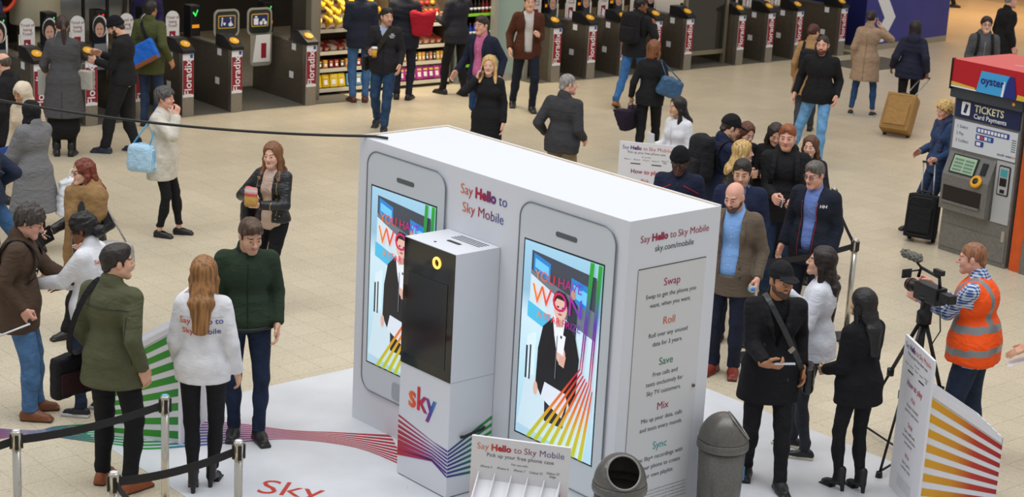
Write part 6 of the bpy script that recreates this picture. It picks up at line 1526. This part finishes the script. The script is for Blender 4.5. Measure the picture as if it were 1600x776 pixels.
soft('tote_bag', 'dark purple tote bag with brown handles in the auburn haired womans hand', 'bag', pf(p, p['palmc'][0] + vec(-.02, .0, -.4), (.35, 1, 0), (-1, .35, 0)), (.38, .14, .26), '241A30', taper=-.45, parts=[('handle', [(-.09, 0, .25), (-.05, 0, .38), (.05, 0, .38), (.09, 0, .25)], .008, '6A4428')])
shoulder_bag(p, 'blue leather shoulder bag on the auburn haired woman', (.25, -.17, .96), (.36, .15, .28), '2F5578', 'leather', 1, yaw=15, tilt=18)
p = person('promoter_asian', 'promoter with long black hair in white jacket holding leaflets behind the booth', (1.84, 20.2), 228, 1.63, 'f', 'asian', ('long', '16110F', dict(L=.38, front=True)), dict(col='E0E0E4', hem=.84, o=.03), legs=dict(col='17171B'), RH=(.14, .27, 1.12), LH=(-.16, .2, 1.0), hands=('relax', 'hold'), head=(20, 5, 0))
bounds_box('leaflet', 'white leaflets in the hand of the promoter behind the booth', 'leaflet', pf(p, p['palmc'][1] + vec(.0, .02, .08), (1, .1, .1), (0, .2, 1), (0, -1, .2)), (.11, .21, .012), 'DCDCE2', .6, part='sheets')
# ---- queue to the right of the booth
person('beanie_queue', 'man in black beanie, glasses and navy jacket with red piping', (1.57, 16.74), 192, 1.78, 'm', 'dark', None, dict(col='1B2238', hem=.78, o=.034, collar='stand'), legs=dict(col='1A1C22'), hat=('beanie', '121214'), specs='3A3A3A', brow='14100E', head=(0, 18, 0), LH=(-.15, .25, 1.05), RH=(.15, .25, 1.05))
p = person('cap_rucksack', 'young man in black cap with large black rucksack in the queue', (2.16, 18.47), 62, 1.78, 'm', 'light', ('short', '3A2A1E', {}), dict(col='1D2540', hem=.8, o=.03), legs=dict(col='26303F', kind='denim'), hat=('cap', '15151A'), head=(15, 22, 0), LH=(-.1, .3, 1.1), RH=(.1, .3, 1.1))
backpack(p, 'large black rucksack on the young man in the cap', '1E1E22', (.34, .22, .52))
person('auburn_queue', 'woman with auburn hair behind the blonde woman in the queue', (2.44, 19.0), 165, 1.63, 'f', 'fair', ('long', '5A2E1C', dict(L=.25)), dict(col='1C1C22', hem=.8), legs=dict(col='1A1A20'), head=(-10, 22, 0), lod=1)
person('blonde_queue', 'blonde woman in black leather jacket seen from behind in the queue', (2.27, 17.79), 62, 1.64, 'f', 'fair', ('long', 'C2A064', dict(L=.24, vol=.008)), dict(col='1B1B1D', kind='leather', hem=.9), legs=dict(col='1A1A20'), head=(25, 0, 0))
person('dark_queue', 'woman with long dark hair in black top looking down in the queue', (2.76, 18.9), 188, 1.66, 'f', 'light', ('long', '2A1C17', dict(L=.34, front=True)), dict(col='151517', hem=.84, o=.02), legs=dict(col='1A1A20'), head=(-8, 24, 0), RH=(.1, .28, 1.15), LH=(-.1, .28, 1.12), hands=('hold', 'hold'), lod=1)
p = person('ginger', 'smiling ginger haired man in black hoodie with rucksack straps', (2.73, 17.76), 188, 1.85, 'm', 'pink', ('short', '8A4A22', {}), dict(col='19191B', hem=.8, o=.034, collar='hood'), legs=dict(col='24344F', kind='denim'), beard='CF9878', RH=(.08, .3, 1.08), LH=(-.12, .3, 1.05), hands=('hold', 'hold'), head=(8, 4, 0), w=1.05)
phone(p, 1, 'pale phone in the ginger mans hand', 'B9BCC8'); backpack(p, 'black rucksack worn by the ginger haired man', '17171A')
person('girl_queue', 'girl with brown hair peeking out behind the ginger man', (3.1, 18.5), 205, 1.6, 'f', 'fair', ('long', '5A3A24', dict(L=.25)), dict(col='26262C', hem=.8), legs=dict(col='1A1A20'), head=(0, 5, 0), lod=1)
p = person('fleece', 'man in navy fleece with short dark hair behind the brown blazer', (2.11, 16.26), 188, 1.8, 'm', 'light', ('short', '1E1815', {}), dict(col='1C2440', hem=.78, o=.032, collar='stand', open=(.0, .045, .2)), shirt=dict(col='6A7AA0'), legs=dict(col='1A2030'), beard='A88470', head=(5, 12, 0), LH=(-.2, .2, 1.0), w=1.06)
p = person('blazer', 'bald bearded man in brown blazer and blue shirt at the booth corner', (1.96, 15.3), 200, 1.8, 'm', 'pink', None, dict(col='64574A', kind='tweed', col2='6E6152', hem=.74, o=.03, collar='lapel', open=(.07, .085, -.14)), shirt=dict(col='86B2EA', hem=.88, o=.012), legs=dict(col='1A2032', o=.018), shoes=('shoe', '7A2A1C', '3A1A14'), beard='5A4A40', brow='4A3A30', head=(12, 18, 0), RH=(.16, .3, 1.16), LH=(-.25, .1, .92), hands=('grip', 'hold'), w=1.08, belly=1.12)
phone(p, 1, 'white card in the brown blazer mans hand', 'D8D8D4'); r = empty('water_bottle', p['w'](p['palmc'][0] + vec(0, .02, .0)), label='clear water bottle with blue cap held by the blazer man', category='bottle')
Mb = Matrix.Rotation(R(75), 3, 'X'); MB().lathe([(0, -.1), (.03, -.1), (.032, .06), (.014, .1), (.014, .11), (0, .11)], 14, M=Mb).build('bottle', mat('bottle_clear', 'A9C4D4', .1, spec=.6), r); MB().lathe([(.016, .11), (.016, .13), (0, .13)], 12, M=Mb).build('cap', mat('cap_blue2', '2A6AC0', .4), r)
p = person('hh', 'grey haired man in glasses and navy jacket over a blue shirt', (2.84, 16.42), 212, 1.78, 'm', 'pink', ('short', '5A544E', {}), dict(col='1B202E', hem=.76, o=.034, collar='stand', open=(.05, .07, -.16)), shirt=dict(col='7088C8', hem=.88), legs=dict(col='1C2230'), specs='4A4A4A', head=(12, 14, 0), RH=(.25, .1, .9), w=1.08, belly=1.1)
project_print(p, 'jacket', ['HH'], .04, M_WHITE, 1.33, 1, -.13, bold=.02)
p = person('promoter_clipboard', 'promoter with long dark hair in white jacket holding a clipboard', (2.43, 13.42), 288, 1.72, 'f', 'light', ('long', '22140F', dict(L=.46, vol=.004)), dict(col='D9DBE2', hem=.84, o=.032, collar='stand', flare=.01), legs=dict(col='2E3036', kind='denim', o=.004), shoes=('trainer', '1A1A1E', 'C4BCA8'), head=(-8, -6, 0), LH=(-.1, .24, 1.22), RH=(.12, .28, 1.3), hands=('hold', 'hold'), LE=(-.6, -.5, -.6), feet=((-.11, -.02, 6, 0), (.11, .12, -6, 0)))
bounds_box('clipboard', 'black clipboard held up by the promoter beside the capped man', 'clipboard', pf(p, (-.03, .31, 1.3), (.95, .1, .2), (-.2, .45, .85), (0, -.85, .45)), (.24, .33, .012), '131316', .5, extra=lambda r, s: MB().box((-.05, .13, .006), (.05, .16, .014)).build('clip', M_STEEL, r), part='board')
p = person('cap_coat', 'man in black coat and flat brimmed cap looking up from his phone', (2.0, 12.82), 174, 1.76, 'm', 'tan', ('short', '1A1412', {}), dict(col='17171A', hem=.66, o=.034, name='coat', collar='lapel', open=(.0, .075, .05), flare=.02), shirt=dict(col='101013', collar=False), legs=dict(col='19191C', kind='denim', o=.012), shoes=('boot', '151517', '0C0C0E'), hat=('cap', '17171A'), beard='5A4234', head=(-16, 4, 0), RH=(.12, .33, 1.04), LH=(-.24, .0, .92), hands=('relax', 'hold'), fdir=(None, (-.75, .6, .05)), palm=(None, (-.5, -.2, .8)), feet=((-.1, .2, 4, 0), (.09, -.1, -14, 0)), w=1.06)
bounds_box('mobile_phone', 'silver phone in the capped mans hand', 'phone', pf(p, p['palmc'][1] + p['hm'][1] @ vec(0, .05, .0), (-1, .25, .15), (.2, 1, .2), (0, -.2, 1)), (.15, .075, .009), 'C9CED6', .25)
r = soft('satchel', 'black satchel with silver buckle at the capped mans hip', 'bag', pf(p, (-.3, -.02, .72), (.2, 1, 0), (-1, .2, 0)), (.24, .09, .22), '1A1A1D', 'leather'); bun(); loop(p, p['tw'](.09, 0, .42), (-.23, .02, .9), .165, .02, '2A2A2C', r, 28, kind='leather')
t_ = p['w'](p['tw'](-.06, .165, .05)); b_ = obj('buckle', MB().box((-.025, -.018, -.004), (.025, .018, .004)).mesh('buckle'), r); b_.data.materials.append(M_STEEL); b_.matrix_world = pf(p, p['tw'](-.1, .175, .05), (1, 0, -1), (1, 0, 1), (0, 1, 0))
p = person('black_hair', 'woman with long black hair in black jacket, back turned, lower right', (2.66, 12.72), 326, 1.6, 'f', 'asian', ('long', '141010', dict(L=.4, vol=.004)), dict(col='18181B', kind='knit', hem=.78, o=.04, collar='shirt', flare=.01), legs=dict(col='1B1B1E', kind='denim', o=.004), shoes=('heel', '141416', '0E0E10'), head=(-10, 0, 0), LH=(-.15, .24, 1.0), RH=(.12, .26, 1.0), side=-3, feet=((-.07, .05, 5, 0), (.07, -.06, -8, 0)))
p = person('cameraman', 'cameraman in orange high visibility vest behind a tripod', (3.70, 13.5), 296, 1.8, 'm', 'pink', ('buzz', '8A5A3C', {}), dict(col='3A5A98', kind='check', col2='D0D8E6', scale=40, hem=.8, o=.012, collar='shirt', name='checked_shirt', wob=.002), legs=dict(col='26344A', kind='denim', o=.02), shoes=('trainer', '3A3A40', 'B0B0B0'), head=(-6, 8, 0), LH=(-.06, .44, 1.24), RH=(.12, .4, 1.3), hands=('hold', 'hold'), lean=6, vest='FF5A14', w=1.26, belly=1.15, feet=((-.14, .05, 8, 0), (.14, -.08, -10, 0)))
def build_camera_rig():
    top = Vector((3.26, 13.42, 1.32)); r = empty('tripod', (top.x, top.y, 0), label='black video tripod in front of the cameraman', category='tripod'); off = Vector((top.x, top.y, 0)); bk = mat('tripod_black', '1A1A1C', .45, .2)
    for fx, fy in ((2.98, 14.08), (3.62, 13.3), (2.95, 13.0)):
        a, b = Vector((0, 0, 1.22)), Vector((fx, fy, .02)) - off; d = b - a; m = a + d*.5
        leg = MB().tube([a, m], .016, 8).build('leg', bk, r); MB().tube([a + d*.45, b], .011, 8).build('lower_leg', bk, leg); MB().lathe([(0, -.03), (.03, -.03), (.03, .03), (0, .03)], 10, m).build('leg_lock', bk, leg); MB().lathe([(0, -.02), (.03, -.02), (.024, .03), (0, .03)], 10, b).build('foot', bk, leg)
        MB().tube([Vector((0, 0, .04)), b + Vector((0, 0, .03))], .01, 6).build('ground_spreader', bk, r)
    MB().lathe([(0, 1.15), (.06, 1.15), (.06, 1.24), (.04, 1.26), (.04, 1.33), (.07, 1.34), (.07, 1.37), (0, 1.37)], 16).build('fluid_head', bk, r); MB().tube([(.05, .05, 1.33), (.3, .12, 1.22)], .01, 6).build('pan_bar', bk, r); MB().lathe([(0, .5), (.025, .5), (.025, 1.15), (0, 1.15)], 10).build('centre_column', bk, r)
    c = empty('video_camera', (top.x, top.y, 1.335), R(118), label='black video camera with furry microphone on the tripod', category='camera'); k = mat('camera_black', '151517', .4)
    MB().box((-.17, -.055, 0), (.1, .055, .14), bev=.012).build('camera_body', k, c); MB().lathe([(.0, 0), (.045, 0), (.045, .05), (.05, .06), (.05, .12), (.042, .125), (.0, .118)], 20, (.1, 0, .075), Matrix.Rotation(R(90), 3, 'Y')).build('lens', k, c); MB().lathe([(.052, .0), (.055, .0), (.055, .02), (.052, .02)], 20, (.18, 0, .075), Matrix.Rotation(R(90), 3, 'Y')).build('lens_ring', mat('lens_red', '5A1418', .4), c)
    MB().tube([(-.14, 0, .14), (-.12, 0, .22), (.1, 0, .24), (.12, 0, .16)], .014, 8).build('top_handle', k, c); MB().tube([(.1, 0, .24), (.16, 0, .27)], .01, 6).build('mic_mount', k, c)
    f = F((-.14, -.07, -.07), (.14, .07, .07), .008); f.cap((-.08, 0, 0), (.08, 0, 0), .035, k=0); f.wob(.007, 140, 4); V, Q = f.nets(); V = V + vec(.2, .02, .31); obj('furry_microphone', qmesh('mic', V, Q, [mat('mic_fur', '6A675F', .95, kind='noise', scale=120)]), c)
    MB().box((.12, .07, .16), (.135, .16, .23), bev=.004).build('monitor', mat('monitor_grey', '26262A', .3), c); MB().tube([(.1, .0, .22), (.127, .1, .21)], .007, 6).build('monitor_arm', k, c); MB().box((-.3, -.04, .05), (-.17, .04, .12), bev=.01).build('battery', k, c); MB().box((-.16, -.02, .24), (-.06, .02, .28), bev=.006).build('audio_receiver', k, c)
    MB().tube([(-.2, .04, .05), (-.3, .09, -.15), (-.22, .1, -.3), (-.1, .06, -.2)], .006, 6).build('looped_cable', k, c)
build_camera_rig()
# ---- far right
p = person('light_jeans', 'bearded man in black jacket and light blue jeans walking across the concourse', (4.14, 24.55), 196, 1.84, 'm', 'pink', ('buzz', '2A1E18', {}), dict(col='17171A', hem=.82, o=.034, collar='hood'), shirt=dict(col='2A2A30'), legs=dict(col='6A9CC8', kind='denim', o=.012), shoes=('shoe', '17171A', '0E0E10'), beard='5A3020', RH=(.3, .04, .92), LH=(-.24, .08, .93), head=(4, 2, 0), feet=((-.1, .16, 4, 0), (.3, -.12, -14, .0)), w=1.04)
p = person('tan_coat', 'woman in tan coat with a black drawstring rucksack walking away', (4.32, 26.7), 14, 1.7, 'f', 'light', ('bun', '4A1E14', {}), dict(col='A88258', hem=.62, o=.032, name='coat', flare=.03), legs=dict(col='3A3E46'), shoes=('boot', '17171A', '0E0E10'), specs='3A3A3A', head=(30, 5, 0), feet=WALK2, RH=(.2, .2, 1.0), lod=1)
backpack(p, 'small black drawstring rucksack on the woman in the tan coat', '1A1C20', (.3, .15, .34))
p = person('beige_coat', 'woman in beige coat and black trainers phoning beside the blue hoarding', (5.5, 28.4), 22, 1.7, 'f', 'light', ('bun', '1A1412', {}), dict(col='A38A72', hem=.6, o=.034, name='coat', flare=.03, collar='shirt'), legs=dict(col='2A4870', kind='denim', o=.006, end=.12), shoes=('trainer', '17171A', 'C9C9C9'), RH=(.16, .12, 1.45), RE=(.7, .1, -.7), hands=('grip', 'hold'), fdir=(None, (-.2, 0, 1)), palm=(None, (-1, -.1, 0)), LH=(-.22, .05, .9), head=(12, 0, 0), hat=None, feet=((-.17, .0, 10, 0), (.17, .05, -12, 0)), lod=1)
phone(p, 1, 'phone at the ear of the beige coat woman', 'B0B0B8'); shoulder_bag(p, 'brown bag hanging in front of the beige coat woman', (-.14, .3, .62), (.3, .12, .26), '5A3A22', 'leather', 0, yaw=0)
p = person('navy_puffer', 'woman in navy quilted coat pulling a tan suitcase', (6.1, 27.85), 14, 1.67, 'f', 'brown', ('bob', '1C1310', dict(L=.12, vol=.01)), dict(col='222439', hem=.78, o=.044, puff=1, collar='hood', name='coat'), legs=dict(col='151518', o=.008), shoes=('shoe', '151518', '0C0C0C'), RH=(.27, -.1, .9), LH=(-.3, .06, .92), hands=('relax', 'grip'), head=(20, 4, 0), feet=WALK2, w=1.08, lod=1)
hnd = p['w'](p['palmc'][1]); suitcase('tan two wheeled suitcase pulled by the navy coat woman', (5.72, 26.78, .03), R(-30), (.46, .28, .6), 'A07C4A', R(-30), hnd)
p = person('hoodie', 'young man in glasses and grey hoodie behind the ticket machine', (7.24, 28.01), 186, 1.75, 'm', 'fair', ('short', '241A16', dict(th=.02)), dict(col='55565A', hem=.8, o=.032, collar='hood'), shirt=dict(col='C9C7CC', collar=False), legs=dict(col='2A3040'), specs='17171A', lod=1)
r = backpack(p, 'black rucksack with orange straps worn by the hoodie man', '1A1A1C', accent='19191B')
person('black_far', 'man in black coat turned away at the top right edge', (8.3, 30.8), 75, 1.82, 'm', 'pink', ('bald', '8A8682', {}), dict(col='141416', hem=.5, o=.036, name='coat', flare=.04), legs=dict(col='141416'), w=1.1, lod=2)
person('edge_face', 'brown haired boy half hidden behind the ticket machine topper', (6.95, 25.2), 250, 1.52, 'm', 'fair', ('short', '3A2418', dict(th=.02)), dict(col='3A3A44', hem=.8), legs=dict(col='2A3040'), lod=1)
p = person('blonde_case', 'woman with short blonde hair in blue jacket beside the ticket machine', (5.1, 21.02), 246, 1.65, 'f', 'pink', ('curly', 'C9A868', {}), dict(col='34496E', hem=.76, o=.032, collar='shirt'), legs=dict(col='26344E', kind='denim'), shoes=('shoe', '1E222C', '101010'), LH=(-.2, .24, .98), RH=(.2, .2, 1.0), hands=('grip', 'relax'), head=(0, 10, 0), w=1.08, feet=((-.1, .1, 5, 0), (.1, .28, -10, 0)))
scarf(p, '3C4664', 'check', .4, .12); hnd = p['w'](p['palmc'][0]); suitcase('black trolley rucksack with telescopic handle beside the blonde woman', (4.80, 20.45, 0), R(-28), (.36, .24, .52), '1B1B1E', R(-8), hnd, name='trolley_bag')
person('far_walker', 'walker in dark trousers and black shoes cut off at the top right', (10.1, 43.4), 100, 1.75, 'm', 'light', ('short', '2A2018', {}), dict(col='26262C', hem=.8), legs=dict(col='15161C'), shoes=('shoe', '17141A', '3A1A1A'), feet=WALK, lod=2)
p = person('edge_hand', 'person mostly outside the right edge reaching out a hand with paper', (4.45, 13.27), 272, 1.72, 'm', 'light', ('short', '2A2018', {}), dict(col='2A3048', hem=.8), legs=dict(col='2A3040'), LH=(-.08, .46, 1.05), hands=('flat', 'relax'), palm=((.3, 0, -1), None))
bounds_box('leaflet', 'white paper in the hand at the right edge', 'paper', pf(p, p['palmc'][0] + vec(.0, .0, -.06), (1, 0, .2), (0, 1, -.3), (0, .3, 1)), (.1, .16, .004), 'E4E4E8', .6, part='sheet')

# ---- zips, seams, buttons and small garment details
Q_ = PEOPLE
seam(Q_['bomber'], 'jacket', [(0, 1.44), (0, .9)], '0E120E', .004); seam(Q_['bomber'], 'jacket', [(-.17, .905), (.17, .905)], '141A14', .012, name='ribbed_hem', n=24)
seam(Q_['waxed'], 'jacket', [(-.2, 1.33), (.2, 1.33)], '2A2C1E', .004, -1, 'yoke_seam', n=20); seam(Q_['waxed'], 'jacket', [(.19, 1.3), (.2, .95)], '2A2C1E', .003, -1, 'side_seam')
seam(Q_['leather'], 'jacket', [(-.1, 1.38), (-.12, 1.2), (-.1, 1.0)], 'B9A05A', .004, metal=.8); seam(Q_['leather'], 'jacket', [(.1, 1.36), (.11, 1.2)], 'B9A05A', .004, metal=.8); buttons(Q_['leather'], 'jacket', [(-.13, 1.0), (-.1, .97), (.12, 1.36)], 'B9A05A', .008)
seam(Q_['coffee'], 'jacket', [(0, 1.3), (0, .85)], '0C0C0E', .004)
buttons(Q_['blazer'], 'jacket', [(-.1, 1.0), (-.11, .92)], '2A221A'); buttons(Q_['blazer'], 'shirt', [(0, 1.34), (0, 1.26), (0, 1.18), (0, 1.1), (0, 1.02)], 'D0DCEC', .006); buttons(Q_['pink_shirt'], 'shirt', [(0, 1.34), (0, 1.26), (0, 1.18), (0, 1.1), (0, 1.02)], 'E8C8D8', .006)
seam(Q_['hh'], 'jacket', [(-.075, 1.36), (-.07, .85)], '8A1E2A', .005, name='red_trim'); seam(Q_['hh'], 'jacket', [(.075, 1.36), (.07, .85)], '8A1E2A', .004, name='red_trim')
seam(Q_['beanie_queue'], 'jacket', [(-.2, 1.3), (-.06, 1.38)], 'A81E26', .005, name='red_piping'); seam(Q_['beanie_queue'], 'jacket', [(.2, 1.3), (.06, 1.38)], 'A81E26', .005, name='red_piping'); seam(Q_['beanie_queue'], 'jacket', [(0, 1.42), (0, .85)], '0E0E12', .004)
seam(Q_['light_jeans'], 'jacket', [(0, 1.4), (0, .86)], '0A0A0C', .004); buttons(Q_['cap_coat'], 'coat', [(-.1, 1.12), (-.1, .98), (.09, 1.12), (.09, .98), (-.1, .86)], '0C0C0E', .016)
seam(Q_['hoodie'], 'jacket', [(0, 1.36), (0, .84)], 'A0A0A4', .004); seam(Q_['promoter_asian'], 'jacket', [(0, 1.38), (0, .86)], 'B0B0B8', .004)
seam(Q_['promoter_blonde'], 'jacket', [(-.15, 1.33), (.15, 1.33)], 'B9B9C0', .0025, -1, 'yoke_seam', n=16); seam(Q_['grey_back'], 'jacket', [(-.2, 1.32), (.2, 1.32)], '2A2A2C', .003, -1, 'yoke_seam', n=16)
seam(Q_['redhair'], 'jacket', [(0, 1.1), (0, .75)], 'A0A0A4', .004); seam(Q_['grey_coat'], 'coat', [(0, .85), (0, .52)], '38383A', .004, -1, 'back_vent'); seam(Q_['beige_coat'], 'coat', [(0, 1.35), (0, .62)], '80694F', .004, -1, 'back_seam')

# ---- small pieces become sub-parts of the part they sit on
def base(o): return o.name.split('.')[0]
SUBS = {'ticket_gate': {'lettering': 'poster_strip', 'card_reader': 'console', 'display_arrow': 'display_pod', 'display_strip': 'display_pod', 'sticker': 'body'},
        'promotion_booth': {'lock': 'side_door', 'plywood_edge': 'body', 'top_rim': 'body'},
        'kiosk': {'logo': 'cabinet', 'ribbon_print': 'cabinet', 'vent_slot': 'cabinet', 'handle_slot': 'cabinet', 'bolt': 'cabinet', 'touch_screen': 'glass_panel', 'ring_light': 'glass_panel', 'camera_lens': 'glass_panel', 'seam': 'cabinet'},
        'phone_case_stand': {'lettering': 'header_board', 'slot': 'header_board', 'ray_print': 'wedge_base', 'tray_side': 'wedge_base', 'divider': 'wedge_base', 'tray_lip': 'wedge_base'},
        'barrier_post': {'cap_disc': 'belt_head', 'belt_clip': 'belt_head'}, 'litter_bin': {'opening_rim': 'dome_lid', 'sticker': 'bucket'},
        'ticket_machine': {'pictogram': 'header_sign', 'pictogram_note': 'header_sign', 'badge_strip': 'instruction_panel', 'badge': 'instruction_panel', 'small_print': 'instruction_panel', 'screen_frame': 'control_bay', 'touch_screen': 'control_bay', 'screen_button': 'control_bay', 'side_keys': 'control_bay', 'collection_slot': 'control_bay', 'slot_lip': 'control_bay', 'card_reader': 'control_bay', 'reader_core': 'control_bay',
                           'payment_frame': 'payment_panel', 'payment_plate': 'payment_panel', 'payment_display': 'payment_panel', 'keypad': 'payment_panel', 'card_slot': 'payment_panel', 'hood_light': 'hood', 'oyster_card': 'topper', 'oyster_band': 'topper', 'oyster_line': 'topper', 'yellow_wave': 'topper', 'yellow_stripe': 'topper', 'white_stripe': 'topper', 'topper_lid': 'topper', 'topper_edge': 'topper', 'lettering': 'header_sign'},
        'shelf_unit': {'shelf_edge': 'shelf'}, 'drinks_fridge': {'shelf_edge': 'shelf'}}
GARMENT = ('zip', 'ribbed_hem', 'yoke_seam', 'side_seam', 'button', 'red_trim', 'red_piping', 'back_vent', 'back_seam', 'lettering')
for o in [o for o in D.objects if o.parent is None and o.type == 'EMPTY']:
    ch = list(o.children); mp = SUBS.get(base(o))
    if base(o) == 'person': mp = {g: next((n for n in ('jacket', 'coat') if any(base(c) == n for c in ch)), None) for g in GARMENT}
    if not mp: continue
    for c in ch:
        tgt = mp.get(base(c))
        if tgt:
            t = [k for k in ch if base(k) == tgt]
            if t: c.parent = t[0]
